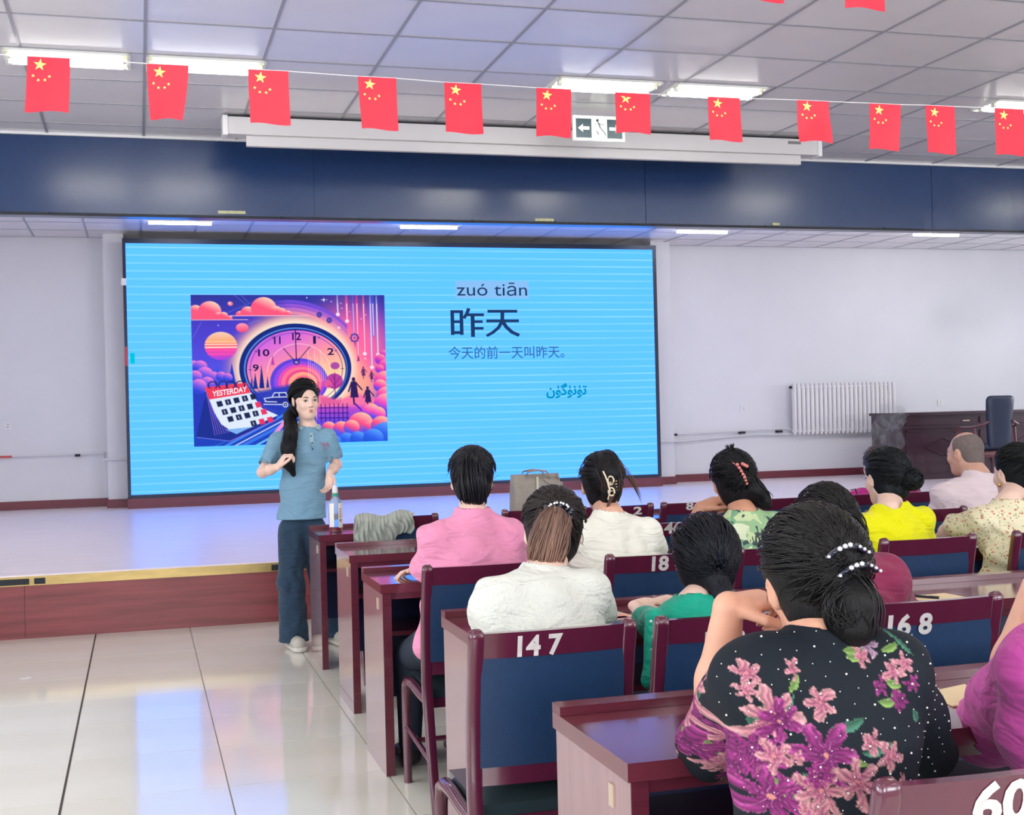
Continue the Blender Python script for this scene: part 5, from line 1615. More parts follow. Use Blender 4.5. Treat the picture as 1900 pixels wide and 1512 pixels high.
def seated(name_label, chairY, head, neck, shL, shR, armL, armR, cloth, skin, hip, sleeve=.55, hips_w=.175, waist_w=.15, chest_w=.17, depth=.66, fold=.006, leg_dx=0.0,
           seed=1, hL=None, hR=None, sleeve_r=(.062, .055), collar=.062, skin_h=.005, cloth_h=.006, ears=True, hem=None, colors=None, legs=True, cloth_name='top',
           neck_r=.050, sh_r=.062, foldk=26, trouser=None, hs=1.0, arm_r=(.045, .036, .026), long_sleeve=False, cuts=(), cloth_extra=None, skin_extra=None, full=False, shoulder_drop=.0):
    """a seated figure facing +Y; arms are (shoulder handled), elbow, wrist; returns root"""
    hip = np.asarray(hip, float)
    root = empty('person', (float(hip[0]), float(hip[1]), 0), label=name_label, cat='person')
    shL, shR, neck = (np.asarray(q, float) for q in (shL, shR, neck))
    lat = nrm((shR - shL) * np.array([1, 1, 0]))
    fwd = np.cross(np.array([0, 0, 1]), lat)
    if fwd[1] < 0: fwd = -fwd
    chest = (shL + shR) / 2 + v3(0, 0, -.13) - fwd * .0
    # skin: one continuous body
    pts = [head.c, shL, shR, hip] + [np.asarray(q) for q in armL + armR]
    lo, hi = bounds(*pts, pad=.16); lo[2] = min(lo[2], hip[2] - .1)
    B = Blob(lo, hi, skin_h)
    head.build(B, ears=ears, full=True)
    add_face(head, root)
    nb = head.P(0, -.022, -.055)
    B.cap(nb, neck + v3(0, 0, -.02), neck_r, neck_r * 1.12, .03)
    B.cap(shL * .72 + shR * .28 + v3(0, 0, -.03), shR * .72 + shL * .28 + v3(0, 0, -.03), .045 * hs, .045 * hs, .04)
    B.cap(neck + v3(0, 0, -.03), hip + v3(0, 0, .1), .055, .062, .05, u=lat, flat=.7)
    for sh, arm, hd_, sd in ((shL, armL, hL, 1), (shR, armR, hR, -1)):
        if not arm: continue
        e, w_ = (np.asarray(q, float) for q in arm)
        B.cap(sh + v3(0, 0, -.03), e, arm_r[0] * hs, arm_r[1] * hs, .03); B.cap(e, e * .55 + w_ * .45, arm_r[1] * hs, arm_r[1] * .96 * hs, .02); B.cap(e * .55 + w_ * .45, w_, arm_r[1] * .96 * hs, arm_r[2] * hs, .02)
        if hd_: hand(B, w_, **hd_)
    if skin_extra: skin_extra(B)
    B.obj('body', skin, root)
    # top
    T = Blob(np.minimum(lo, hip - .33), np.maximum(hi, hip + .33), cloth_h)
    waist = chest * .42 + hip * .58 + v3(0, 0, .0)
    T.chain([hip, waist, chest, (shL + shR) / 2 + v3(0, 0, -.05)], [hips_w, waist_w, chest_w, chest_w * .8], .05, u=lat, flat=depth)
    sd_ = v3(0, 0, -shoulder_drop)
    T.cap(shL + sd_ + v3(0, 0, -.02) , neck + v3(0, 0, -.055), sh_r, sh_r * .95, .05); T.cap(shR + sd_ + v3(0, 0, -.02), neck + v3(0, 0, -.055), sh_r, sh_r * .95, .05)
    T.cap(neck + v3(0, 0, -.09), neck + v3(0, 0, -.012), collar * 1.25, collar * .98, .03)
    for sh, arm in ((shL, armL), (shR, armR)):
        if not arm: continue
        e, w_ = (np.asarray(q, float) for q in arm)
        s0 = sh + v3(0, 0, -.025)
        if long_sleeve:
            T.cap(s0, e, sleeve_r[0], sleeve_r[1], .035); T.cap(e, e + (w_ - e) * sleeve, sleeve_r[1], sleeve_r[1] * .72, .025)
        else:
            T.cap(s0, s0 + (e - s0) * sleeve, sleeve_r[0], sleeve_r[1], .035)
    if cloth_extra: cloth_extra(T)
    f1 = waves(seed, 7, (0, 0, 1), foldk, .45); f2 = waves(seed + 50, 6, (1, .3, 1), foldk * 2.1, .6)
    T.displace(lambda X, Y, Z: 2.3 * fold * f1(X, Y, Z) * (.4 + .6 * np.clip((neck[2] - Z) / .15, 0, 1)) + fold * 1.0 * f2(X, Y, Z))
    # neckline, sleeve ends, hem
    T.cap(neck + v3(0, 0, -.03), neck + v3(0, 0, .12), collar * .90, collar * 1.0, .004, op='sub')
    for sh, arm in ((shL, armL), (shR, armR)):
        if not arm: continue
        e, w_ = (np.asarray(q, float) for q in arm)
        s0 = sh + v3(0, 0, -.025)
        if long_sleeve: a_, b_ = e, e + (w_ - e) * sleeve
        else: a_, b_ = s0, s0 + (e - s0) * sleeve
        d = nrm(b_ - a_)
        rr = sleeve_r[1] * (.72 if long_sleeve else 1)
        if not (long_sleeve and sleeve > .97) and not (not long_sleeve and sleeve >= 1.15):
            T.cap(b_ + d * (rr * .35), b_ + d * .12, rr * 1.5, rr * 1.5, .003, u=None, op='sub') if False else None
            # flat cut at the cuff, hollowed
            sl, X, Y, Z = T.region(b_ - .12, b_ + .12)
            if X.size:
                dd = (X - b_[0]) * d[0] + (Y - b_[1]) * d[1] + (Z - b_[2]) * d[2]
                r2 = np.sqrt(np.maximum((X - b_[0]) ** 2 + (Y - b_[1]) ** 2 + (Z - b_[2]) ** 2 - dd * dd, 0))
                cut = np.where(r2 < rr * 1.45, -dd, -1.0).astype(np.float32)
                T.F[sl] = np.maximum(T.F[sl], np.where(r2 < rr * 1.45, dd, -1.0).astype(np.float32))
            T.cap(b_ - d * .022, b_ + d * .05, rr * .84, rr * .9, .002, op='sub')
    if hem is not None: T.plane(v3(0, 0, hem), v3(0, 0, -1))
    for p_, n_ in cuts: T.plane(p_, n_)
    T.obj(cloth_name, cloth, root, colors=colors, smooth_it=1)
    if legs:
        kz = .455
        Lg = Blob(v3(hip[0] - .36, hip[1] - .22, -.01), v3(hip[0] + .36, hip[1] + .62, .72), .012)
        for sg in (-1, 1):
            h = hip + lat * sg * .085 + v3(0, 0, -.03); h[2] = max(.50, min(hip[2], .56))
            kn = v3(hip[0] + leg_dx, hip[1], 0) + lat * sg * .11 + fwd * .345 + v3(0, 0, kz); an = kn + fwd * .03 + v3(0, 0, .09 - kz)
            Lg.cap(h, kn, .092, .062, .04); Lg.cap(kn, an, .062, .046, .03)
        Lg.ell(hip + v3(0, 0, -.01), v3(.17, .13, .09), None, .05)
        Lg.obj('trousers', trouser or M_trouser, root)
        for sg in (-1, 1):
            an = v3(hip[0] + leg_dx, hip[1], 0) + lat * sg * .11 + fwd * .375
            Sh = Blob(an + v3(-.1, -.12, 0), an + v3(.1, .24, .14), .008)
            Sh.cap(an + v3(0, 0, .045) - fwd * .02, an + v3(0, 0, .035) + fwd * .15, .040, .036, .02, u=lat, flat=.8)
            Sh.cap(an + v3(0, 0, .05), an + v3(0, 0, .09), .036, .04, .02)
            Sh.plane(v3(0, 0, .003), v3(0, 0, -1))
            Sh.obj('shoe', M_black, root)
    root['_'] = 0
    del root['_']
    return root


def hair_cap(root, H_, m, front=.045, low=-.075, th=.012, extra=None, h=.0055, nape=True, pad=.14, name='hair', side=.018):
    """skull cap of hair, open at the face"""
    lo, hi = bounds(H_.P(-.12, -.14, -.12), H_.P(.12, .14, .15), H_.P(.12, -.14, -.12), H_.P(-.12, .14, .15), pad=.05)
    if extra and 'pts' in extra: lo = np.minimum(lo, np.min(extra['pts'], 0) - .08); hi = np.maximum(hi, np.max(extra['pts'], 0) + .08)
    B = Blob(lo, hi, h)
    B.ell(H_.P(0, -.014, .032), (np.array([.075, .094, .086]) + th) * H_.s, H_.M, .02)
    if nape: B.ell(H_.P(0, -.045, -.035), np.array([.068, .055, .062]) * H_.s, H_.M, .03)
    f = H_.M @ nrm(v3(0, 1, -.55)); B.plane(H_.P(0, front, .045), f, .01)       # hairline across the forehead
    for sg in (-1, 1):                                                            # free the face and the ears
        B.ell(H_.P(sg * .060, .055, -.035), np.array([.055, .055 , .062]) * H_.s, H_.M, .008, 'sub')
        if side: B.ell(H_.P(sg * .094, .004, -.012), np.array([.030, side + .012, .036]) * H_.s, H_.M, .006, 'sub')
    B.ell(H_.P(0, .085, -.04), np.array([.07, .07, .09]) * H_.s, H_.M, .008, 'sub')
    if extra and 'fn' in extra: extra['fn'](B)
    w_ = waves(int(abs(H_.c[0]) * 1000) % 97, 8, H_.M @ v3(1, 0, .15), 130, .35)
    B.displace(lambda X, Y, Z: .0022 * w_(X, Y, Z))
    return B.obj(name, m, root)
# ================================================================ PEOPLE
def P(px, py, Y): return np.array(at(px, py, Y))


def HP(H_, *a): return [H_.P(*q) for q in a]


D2R = math.radians
BLK = (.06, .06, .08); DBR = (.13, .10, .10); BRN = (.30, .22, .19)


def add_hair(root, H_, tie, n=420, seed=0, base=BLK, capmat=None, tail=None, tail_r=None, n_tail=0, tips=None, fly=14, extra=None, rad=.0016, swirl=.3, bulge=.008, face=.35, **kw):
    c = hair_cap(root, H_, capmat or M_hairc, extra=extra, **kw)
    paths = scalp_paths(H_, tie, n, seed, swirl=swirl, bulge=bulge, face=face)
    s_ = strands_mesh('hair_locks', paths, rad, M_hair, root, seed, base)
    if tail is not None:
        t_ = strands_mesh('hair_tail', tail_paths(tail, tail_r, n_tail, seed + 1), rad * 1.25, M_hair, root, seed, base, tips=tips)
    if fly:
        f_ = strands_mesh('loose_hairs', flyaways(H_, fly, seed + 2), .0006, M_hair, root, seed, base)
    return c


def ico(name, c, r, m, parent, sub=2, M=None):
    bm = bmesh.new(); bmesh.ops.create_icosphere(bm, subdivisions=sub, radius=1.0)
    rr = (r, r, r) if np.isscalar(r) else r
    c = np.array(c) - (np.array(parent.location) if parent else 0)
    for v in bm.verts:
        q = np.array(v.co) * rr
        if M is not None: q = M @ q
        v.co = Vector(q + c)
    return bobj(name, bm, m, parent, smooth=True)


def wtube(name, pts, r, m, parent, n=8, rad2=None):
    base = np.array(parent.location)
    bm = bmesh.new(); tube(bm, [Vector(np.array(p) - base) for p in pts], r, n, rad2=rad2); return bobj(name, bm, m, parent, smooth=True, angle=1.0)


M_pearl = mat('pearl_white', rgb(238, 236, 232), .2, spec=.7)
M_gem = mat('dark_glass_beads', rgb(20, 26, 46), .1, spec=.9)

# ---------------------------------------------------------------- 1 pink top, third row
Hd = Head(P(876, 893, 4.95), yaw=-14, pitch=4)
pk = seated('person in a pink short-sleeved top with dark hair gathered up, hand on the third desk', 4.43, Hd, P(877, 948, 4.83), P(806, 993, 4.80), P(942, 982, 4.82),
            [P(790, 1062, 4.90), P(885, 1052, 5.16)], [P(953, 1056, 4.94), P(803, 1056, 5.12)], fabric('pink_jersey', rgb(230, 146, 182), b=.06), SK_LIGHT,
            v3(1.155, 4.72, .56), sleeve=1.0, seed=3, sleeve_r=(.064, .062), waist_w=.165, chest_w=.18, hips_w=.185, hem=.50, collar=.066, fold=.0045, sh_r=.064,
            hR=dict(f=(-1, .15, .02), n=(0, -.25, -1), side=1, curl=(18, 22, 15), spread=7, thumb=(40, 15)), hL=dict(f=(1, .1, 0), n=(0, 0, -1), side=-1))
def ex(B):
    B.ell(Hd.P(0, -.085, -.005), np.array([.066, .045, .085]), Hd.M, .02)
    B.ell(Hd.P(.0, -.055, .105), np.array([.036, .034, .022]), Hd.M, .02)
    B.ell(Hd.P(.005, -.075, -.085), np.array([.050, .040, .035]), Hd.M, .02)
add_hair(pk, Hd, (.05, -.75, .75), n=520, seed=3, base=(.09, .09, .125), extra=dict(fn=ex), tail=[Hd.P(.0, -.085, .095), Hd.P(-.005, -.128, .05), Hd.P(0, -.138, -.01), Hd.P(.006, -.12, -.07), Hd.P(.004, -.10, -.115)],
         tail_r=[.022, .042, .052, .046, .024], n_tail=260, fly=40)

# ---------------------------------------------------------------- 2 white knit, fourth row
Hd = Head(P(1026, 990, 3.60), yaw=-15, pitch=3, roll=3)
def ruff(T):
    pass
kn = seated('person in a white textured knit top with a brown ponytail and beaded scrunchie', 3.05, Hd, P(1010, 1052, 3.46), P(922, 1100, 3.38), P(1092, 1090, 3.40),
            [P(908, 1140, 3.56), P(955, 1150, 3.86)], [P(1116, 1132, 3.58), P(1075, 1140, 3.86)], fabric('white_knit', rgb(222, 224, 216), b=.55, bs=110), SK_LIGHT,
            v3(1.03, 3.33, .56), sleeve=1.0, seed=11, sleeve_r=(.066, .070), waist_w=.165, chest_w=.175, hips_w=.185, hem=.50, collar=.064, fold=.006, sh_r=.066, long_sleeve=False,
            hR=dict(f=(-.7, .7, 0), n=(0, 0, -1), side=1), hL=dict(f=(.7, .7, 0), n=(0, 0, -1), side=-1), foldk=24, leg_dx=.13,
            cloth_extra=lambda T: [T.cap(P(px, py, 3.42), P(px - sg * 2, py + 3, 3.60), .021, .020, .004) for px, py, sg in ((916, 1080, 1), (908, 1098, 1), (903, 1116, 1), (902, 1134, 1), (1102, 1068, -1), (1112, 1085, -1), (1117, 1102, -1), (1118, 1120, -1))])
T0 = [Hd.P(.000, -.112, .065), Hd.P(-.004, -.150, .045), Hd.P(-.020, -.158, -.01), Hd.P(-.032, -.150, -.060), Hd.P(-.044, -.135, -.095)]
def ex2(B):
    B.chain(T0, [.018, .028, .036, .036, .022], .02)
add_hair(kn, Hd, (.06, -.85, .5), n=560, seed=5, base=(.16, .13, .13), extra=dict(fn=ex2, pts=T0), tail=T0, tail_r=[.022, .044, .052, .050, .026], n_tail=800, tips=((.60, .46, .40), -1.2), fly=16,
         capmat=hair_mat(rgb(44, 36, 38)))
o = kn
for k in range(22):
    a_ = 2 * PI * k / 22; rr_ = .030 + .006 * math.sin(k * 2.3)
    ico('scrunchie_bead', Hd.P(.006 + rr_ * 1.15 * math.cos(a_), -.128 + .004 * math.sin(3 * a_), .066 + rr_ * .75 * math.sin(a_)), .0095, M_gem, kn, 1)
for k in range(9):
    a_ = .6 + 2.2 * k / 8
    ico('pearl', Hd.P(.006 + .034 * math.cos(a_) + .002 * (k % 2), -.140, .068 + .026 * math.sin(a_)), .0042, M_pearl, kn, 1)

# ---------------------------------------------------------------- 3 white T-shirt, third row
Hd = Head(P(1117, 901, 4.98), yaw=-13, pitch=2, roll=-2)
te = seated('person in a plain white T-shirt with a cream bow claw clip in dark hair', 4.43, Hd, P(1130, 950, 4.86), P(1078, 988, 4.84), P(1196, 982, 4.84),
            [P(1068, 1045, 4.98), P(1120, 1040, 5.2)], [P(1224, 1040, 5.0), P(1190, 1040, 5.2)], fabric('white_cotton', rgb(238, 236, 224), b=.05), SK_MID,
            v3(1.80, 4.72, .56), sleeve=.66, seed=17, sleeve_r=(.062, .060), waist_w=.16, chest_w=.172, hips_w=.18, hem=.50, collar=.066, fold=.005, foldk=30,
            hR=dict(f=(-.8, .5, 0), n=(0, 0, -1), side=1), hL=dict(f=(.8, .5, 0), n=(0, 0, -1), side=-1))
TW = [Hd.P(.0, -.10, -.085), Hd.P(.018, -.118, -.02), Hd.P(.022, -.118, .05), Hd.P(.016, -.09, .105), Hd.P(.0, -.05, .125)]
def ex3(B): B.chain(TW, [.024, .036, .040, .034, .020], .02)
add_hair(te, Hd, (.3, -.95, .1), n=560, seed=8, base=(.08, .08, .10), extra=dict(fn=ex3), tail=TW[::-1], tail_r=[.022, .038, .043, .038, .022], n_tail=300, tips=((.33, .23, .18), .25), fly=14)
CL = mat('cream_clip', rgb(232, 214, 186), .3)
def loop(cx_, cz_, rx, rz, y=-.165, n=14): return [Hd.P(cx_ + rx * math.cos(2 * PI * k / n), y, cz_ + rz * math.sin(2 * PI * k / n)) for k in range(n + 1)]
clipo = wtube('claw_clip', [Hd.P(-.012, -.160, .062), Hd.P(-.004, -.168, .040), Hd.P(.004, -.170, .010), Hd.P(.010, -.168, -.020), Hd.P(.000, -.160, -.052)], .0036, CL, te)
clipo['label'] = 'cream bow claw clip'
for cz_ in (.024, -.022):
    o = wtube('clip_loop', loop(.016, cz_, .012, .016), .0034, CL, te)
for zz in (.016, .004, -.008, -.020): wtube('clip_tooth', [Hd.P(.012, -.160, zz), Hd.P(.042, -.150, zz + .004)], .0022, CL, te)
M_stray = strands_mesh('stray_locks', [np.array([Hd.P(.05 + .1 * t, -.10 + .03 * t, .055 - .14 * t * t + .01 * q) for t in np.linspace(0, 1, 9)]) for q in range(5)] + [np.array([Hd.P(-.02 + .06 * t, -.155, -.12 + .10 * t + .012 * q * t) for t in np.linspace(0, 1, 9)]) for q in range(6)], .0022, M_hair, te, 3, (.36, .25, .20))

# ---------------------------------------------------------------- 4 child in green, fourth row
Hd = Head(P(1306, 1042, 3.50), yaw=-10, pitch=6, roll=-3, sc=1.0)
gi = seated('child in a bright green top, hands folded on the desk', 3.05, Hd, P(1290, 1106, 3.42), P(1256, 1140, 3.40), P(1345, 1136, 3.38),
            [P(1200, 1156, 3.70), P(1178, 1124, 3.93)], [P(1305, 1132, 3.86), P(1238, 1114, 3.98)], fabric('green_satin', rgb(0, 158, 132), .5, b=.05), SK_LIGHT,
            v3(1.47, 3.34, .53), sleeve=.12, seed=23, long_sleeve=True, sleeve_r=(.050, .046), waist_w=.125, chest_w=.135, hips_w=.15, hem=.48, collar=.060, fold=.004, sh_r=.060, cloth_extra=lambda T: T.cap(P(1216, 1150, 3.33), P(1214, 1260, 3.33), .030, .034, .03), neck_r=.038, arm_r=(.034, .031, .024),
            hR=dict(f=(-1, .1, -.05), n=(0, -.3, -1), side=1, curl=(35, 45, 25), s=.86), hL=dict(f=(.85, .25, .12), n=(.1, .2, -1), side=-1, curl=(35, 45, 30), s=.86), hs=.78)
TG = [Hd.P(.0, -.10, -.06), Hd.P(.012, -.115, -.10), Hd.P(.030, -.105, -.16), Hd.P(.045, -.10, -.22), Hd.P(.05, -.10, -.27)]
def ex4(B):
    B.ell(Hd.P(0, -.03, .005), (.090, .098, .115), Hd.M, .02); B.chain(TG, [.034, .030, .030, .026, .014], .02)
add_hair(gi, Hd, (.1, -.9, -.45), n=620, seed=13, base=(.06, .065, .11), extra=dict(fn=ex4, pts=TG), tail=TG, tail_r=[.034, .032, .032, .028, .014], n_tail=120, fly=26, swirl=.5, bulge=.016, capmat=hair_mat(rgb(24, 26, 40)))
for px, py, yy in ((1206, 1132, 3.62), (1208, 1153, 3.30), (1212, 1181, 3.30), (1210, 1205, 3.30)):
    ico('pearl_button', P(px, py, yy - .02), .0045, M_pearl, gi, 1)

# ---------------------------------------------------------------- 5 leaf print shirt, third row
def leaf_material():
    m = bpy.data.materials.new('leaf_print'); m.use_nodes = True; nt = m.node_tree; b = nt.nodes['Principled BSDF']; b.inputs['Roughness'].default_value = .8
    tc = nt.nodes.new('ShaderNodeTexCoord')
    def mapn(sc_, rot=0):
        mp = nt.nodes.new('ShaderNodeMapping'); mp.inputs['Scale'].default_value = sc_; mp.inputs['Rotation'].default_value = (0, rot, 0); nt.links.new(tc.outputs['Object'], mp.inputs[0]); return mp
    def wn(mp, dist):
        n = nt.nodes.new('ShaderNodeTexNoise'); n.inputs['Scale'].default_value = 14; nt.links.new(mp.outputs[0], n.inputs['Vector'])
        a = nt.nodes.new('ShaderNodeVectorMath'); a.operation = 'MULTIPLY_ADD'; a.inputs[1].default_value = (dist,) * 3; nt.links.new(n.outputs['Color'], a.inputs[0]); nt.links.new(mp.outputs[0], a.inputs[2]); return a
    def ramp(src, stops, const=True):
        r = nt.nodes.new('ShaderNodeValToRGB'); cr = r.color_ramp; cr.interpolation = 'CONSTANT' if const else 'LINEAR'
        cr.elements[0].position, cr.elements[0].color = stops[0]; cr.elements[1].position, cr.elements[1].color = stops[1]
        for p_, c_ in stops[2:]: e = cr.elements.new(p_); e.color = c_
        nt.links.new(src, r.inputs[0]); return r
    mp = mapn((1, 1, 1)); w1 = wn(mp, .05)
    vo = nt.nodes.new('ShaderNodeTexVoronoi'); vo.inputs['Scale'].default_value = 20; nt.links.new(w1.outputs[0], vo.inputs['Vector'])
    sp = nt.nodes.new('ShaderNodeSeparateXYZ'); nt.links.new(vo.outputs['Color'], sp.inputs[0])
    basec = ramp(sp.outputs['X'], [(0, rgb(196, 212, 164)), (.35, rgb(120, 168, 132)), (.55, rgb(212, 222, 190)), (.8, rgb(150, 186, 140))])
    mp2 = mapn((3.2, 1, .8), .8); w2 = wn(mp2, .12)
    v2 = nt.nodes.new('ShaderNodeTexVoronoi'); v2.feature = 'DISTANCE_TO_EDGE'; v2.inputs['Scale'].default_value = 16; nt.links.new(w2.outputs[0], v2.inputs['Vector'])
    e2 = ramp(v2.outputs['Distance'], [(0, (1, 1, 1, 1)), (.16, (0, 0, 0, 1))])
    n3 = nt.nodes.new('ShaderNodeTexNoise'); n3.inputs['Scale'].default_value = 11; nt.links.new(tc.outputs['Object'], n3.inputs['Vector'])
    r3 = ramp(n3.outputs['Fac'], [(0, (0, 0, 0, 1)), (.47, (1, 1, 1, 1))])
    mu = nt.nodes.new('ShaderNodeMath'); mu.operation = 'MULTIPLY'; nt.links.new(e2.outputs[0], mu.inputs[0]); nt.links.new(r3.outputs[0], mu.inputs[1])
    mx = nt.nodes.new('ShaderNodeMix'); mx.data_type = 'RGBA'; nt.links.new(mu.outputs[0], mx.inputs[0]); nt.links.new(basec.outputs[0], mx.inputs[6]); mx.inputs[7].default_value = rgb(58, 72, 74)
    nt.links.new(mx.outputs[2], b.inputs['Base Color']); return m


Hd = Head(P(1360, 896, 4.98), yaw=-8, pitch=2, roll=-9)
lf = seated('person in a pale green leaf print shirt, cheek leaning on the hand', 4.43, Hd, P(1380, 950, 4.86), P(1325, 985, 4.86), P(1440, 970, 4.84),
            [P(1263, 1032, 5.08), P(1300, 941, 5.06)], [P(1466, 1040, 5.0), P(1410, 1045, 5.18)], leaf_material(), SK_TAN,
            v3(2.40, 4.72, .56), sleeve=.62, seed=29, sleeve_r=(.064, .062), waist_w=.165, chest_w=.18, hips_w=.185, hem=.50, collar=.064, fold=.005,
            hL=dict(f=(.75, -.1, .30), n=(.35, .2, -.8), side=-1, curl=(65, 80, 40)), hR=dict(f=(-.8, .5, 0), n=(0, 0, -1), side=1))
LT = [Hd.P(.03, -.10, .03), Hd.P(.055, -.105, -.04), Hd.P(.085, -.10, -.09), Hd.P(.11, -.09, -.12)]
def ex5(B):
    B.ell(Hd.P(.0, -.045, -.02), (.078, .080, .10), Hd.M, .02); B.chain(LT, [.03, .035, .03, .012], .02); B.ell(Hd.P(.0, -.06, .120), (.020, .020, .022), Hd.M, .012)
add_hair(lf, Hd, (.3, -.9, .25), n=560, seed=19, base=(.065, .065, .085), extra=dict(fn=ex5, pts=LT), tail=LT, tail_r=[.034, .040, .034, .014], n_tail=140, fly=22, swirl=.5, bulge=.014)
strands_mesh('top_tuft', [np.array([Hd.P(.0 + .02 * math.sin(q) * t, -.05 + .02 * math.cos(q) * t, .118 + .05 * t) for t in np.linspace(0, 1, 6)]) for q in range(16)], .003, M_hair, lf, 2, (.08, .08, .09))
CP = mat('pink_clip', rgb(214, 128, 124), .35)
for k in range(7):
    t = k / 6
    ico('clip_bead', Hd.P(-.012 + .026 * t, -.142 - .010 * math.sin(PI * t), .082 - .085 * t), .0085 - .002 * t, CP, lf, 1)
wtube('clip_bar', [Hd.P(-.024, -.120, .092), Hd.P(-.004, -.142, .066), Hd.P(.012, -.146, .02)], .0045, CP, lf)
for k in range(3): ico('clip_bead', Hd.P(.012 + .008 * k, -.138, .080 - .006 * k), .009, CP, lf, 1)

# ---------------------------------------------------------------- 6 dark red jacket, fourth row
Hd = Head(P(1532, 982, 3.60), yaw=-15, pitch=4, roll=-8)
mr = seated('person in a dark red jacket with copper beaded clips in wavy dark hair', 3.05, Hd, P(1572, 1040, 3.48), P(1520, 1075, 3.45), P(1640, 1062, 3.44),
            [P(1515, 1125, 3.6), P(1560, 1120, 3.86)], [P(1660, 1125, 3.58), P(1620, 1130, 3.86)], fabric('dark_red_jacket', rgb(132, 40, 76), b=.06), SK_MID,
            v3(2.16, 3.34, .56), sleeve=.9, seed=31, long_sleeve=True, sleeve_r=(.070, .066), waist_w=.165, chest_w=.175, hips_w=.18, hem=.50, collar=.072, fold=.006, sh_r=.068, shoulder_drop=.0)
def ex6(B): B.ell(Hd.P(.035, -.10, .0), (.045, .035, .05), Hd.M, .02); B.ell(Hd.P(0, -.05, -.03), (.072, .06, .085), Hd.M, .02)
add_hair(mr, Hd, (.4, -.9, .1), n=520, seed=23, base=(.085, .08, .09), extra=dict(fn=ex6), fly=30, swirl=.8, bulge=.016, tail=HP(Hd, (.02, -.12, .05), (.05, -.14, .02), (.06, -.14, -.03), (.03, -.13, -.06)), tail_r=[.02, .03, .03, .015], n_tail=90)
CC = mat('copper_beads', rgb(200, 120, 100), .25, metal=.4)
for (x, z) in ((.045, .040), (.050, .030), (.074, -.030), (.080, -.042), (.084, -.055), (.076, -.062), (.086, -.070)):
    ico('clip_bead', (Hd.P(x, -.125, z) if x < .06 else P(1588 + (x - .08) * 400, 985 - (z + .05) * 500, 3.46)), .0065, CC, mr, 1)

# ---------------------------------------------------------------- 7 yellow top, third row
Hd = Head(P(1643, 889, 4.97), yaw=2, pitch=4)
ye = seated('person in a bright yellow top with black hair in a side bun', 4.43, Hd, P(1652, 940, 4.86), P(1600, 972, 4.84), P(1706, 962, 4.84),
            [P(1592, 1040, 4.98), P(1650, 1045, 5.2)], [P(1718, 1035, 4.98), P(1680, 1040, 5.2)], fabric('yellow_jersey', rgb(226, 222, 4), b=.06), SK_LIGHT,
            v3(3.02, 4.72, .56), sleeve=.95, seed=37, sleeve_r=(.066, .064), waist_w=.17, chest_w=.18, hips_w=.19, hem=.50, collar=.074, fold=.007, foldk=34,
            hR=dict(f=(-.8, .5, 0), n=(0, 0, -1), side=1), hL=dict(f=(.8, .5, 0), n=(0, 0, -1), side=-1))
def ex7(B): B.ell(Hd.P(.045, -.125, -.005), (.050, .042, .045), Hd.M, .012); B.ell(Hd.P(.005, -.06, -.05), (.066, .055, .05), Hd.M, .02)
add_hair(ye, Hd, (.35, -.93, .0), n=560, seed=29, base=(.03, .055, .08), extra=dict(fn=ex7, pts=HP(Hd, (.06, -.16, 0))), fly=22, capmat=hair_mat(rgb(12, 24, 34)))
strands_mesh('bun_locks', bun_paths(Hd.P(.045, -.128, -.005), Hd.M, (.052, .046, .048), 150, 5), .0020, M_hair, ye, 5, (.035, .055, .08))

# ---------------------------------------------------------------- 8 smoking person, front row
Hd = Head(P(1627, 868, 7.06), yaw=-10)
sm = seated('person in a magenta top smoking in the front row, mostly behind the yellow top', 6.75, Hd, P(1640, 898, 6.98), P(1594, 920, 6.96), P(1690, 915, 6.96),
            [P(1585, 968, 7.05), P(1610, 950, 7.25)], [P(1700, 965, 7.05), P(1660, 955, 7.3)], fabric('magenta_top', rgb(178, 32, 128), b=.05), SK_LIGHT,
            v3(4.46, 7.02, .56), sleeve=.7, seed=41, skin_h=.008, cloth_h=.009, sleeve_r=(.060, .058), hem=.50,
            hL=dict(f=(.1, .2, .9), n=(.5, 0, 0), side=-1), hR=dict(f=(-.8, .5, 0), n=(0, 0, -1), side=1))
add_hair(sm, Hd, (0, -1, .1), n=220, seed=31, base=(.30, .22, .19), capmat=hair_mat(rgb(88, 66, 60)), fly=10, rad=.002)
for px in (1583, 1702):
    wtube('black_strap', [P(px - 4, 909, 6.91), P(px + 4, 907, 6.88), P(px + 10, 925, 6.87)], .009, M_black, sm, rad2=.004)
wtube('cigarette', [P(1606, 925, 7.18), P(1604, 915, 7.20)], .004, M_white, sm)

# ---------------------------------------------------------------- 9 balding man, second row
Hd = Head(P(1791, 842, 5.98), yaw=16, pitch=3)
bd = seated('balding man with cropped grey hair in a pale pink shirt, looking left', 5.62, Hd, P(1812, 876, 5.90), P(1754, 914, 5.88), P(1866, 894, 5.86),
            [P(1741, 965, 5.98), P(1790, 960, 6.2)], [P(1880, 965, 6.0), P(1840, 965, 6.2)], fabric('pale_pink_shirt', rgb(226, 208, 214), b=.05), m_skin('skin_ruddy', rgb(204, 158, 140)),
            v3(4.02, 5.86, .56), sleeve=.62, seed=43, sleeve_r=(.068, .064), waist_w=.18, chest_w=.19, hips_w=.19, hem=.50, collar=.070, fold=.007, foldk=30, neck_r=.060, full=True,
            hL=dict(f=(.8, .5, 0), n=(0, 0, -1), side=-1), hR=dict(f=(-.8, .5, 0), n=(0, 0, -1), side=1))
Bh = Blob(Hd.c - .16, Hd.c + .16, .005)
Bh.ell(Hd.P(0, -.013, .030), np.array([.0762, .0955, .0870]), Hd.M, .001)
Bh.ell(Hd.P(0, -.050, -.03), np.array([.060, .054, .050]), Hd.M, .02)
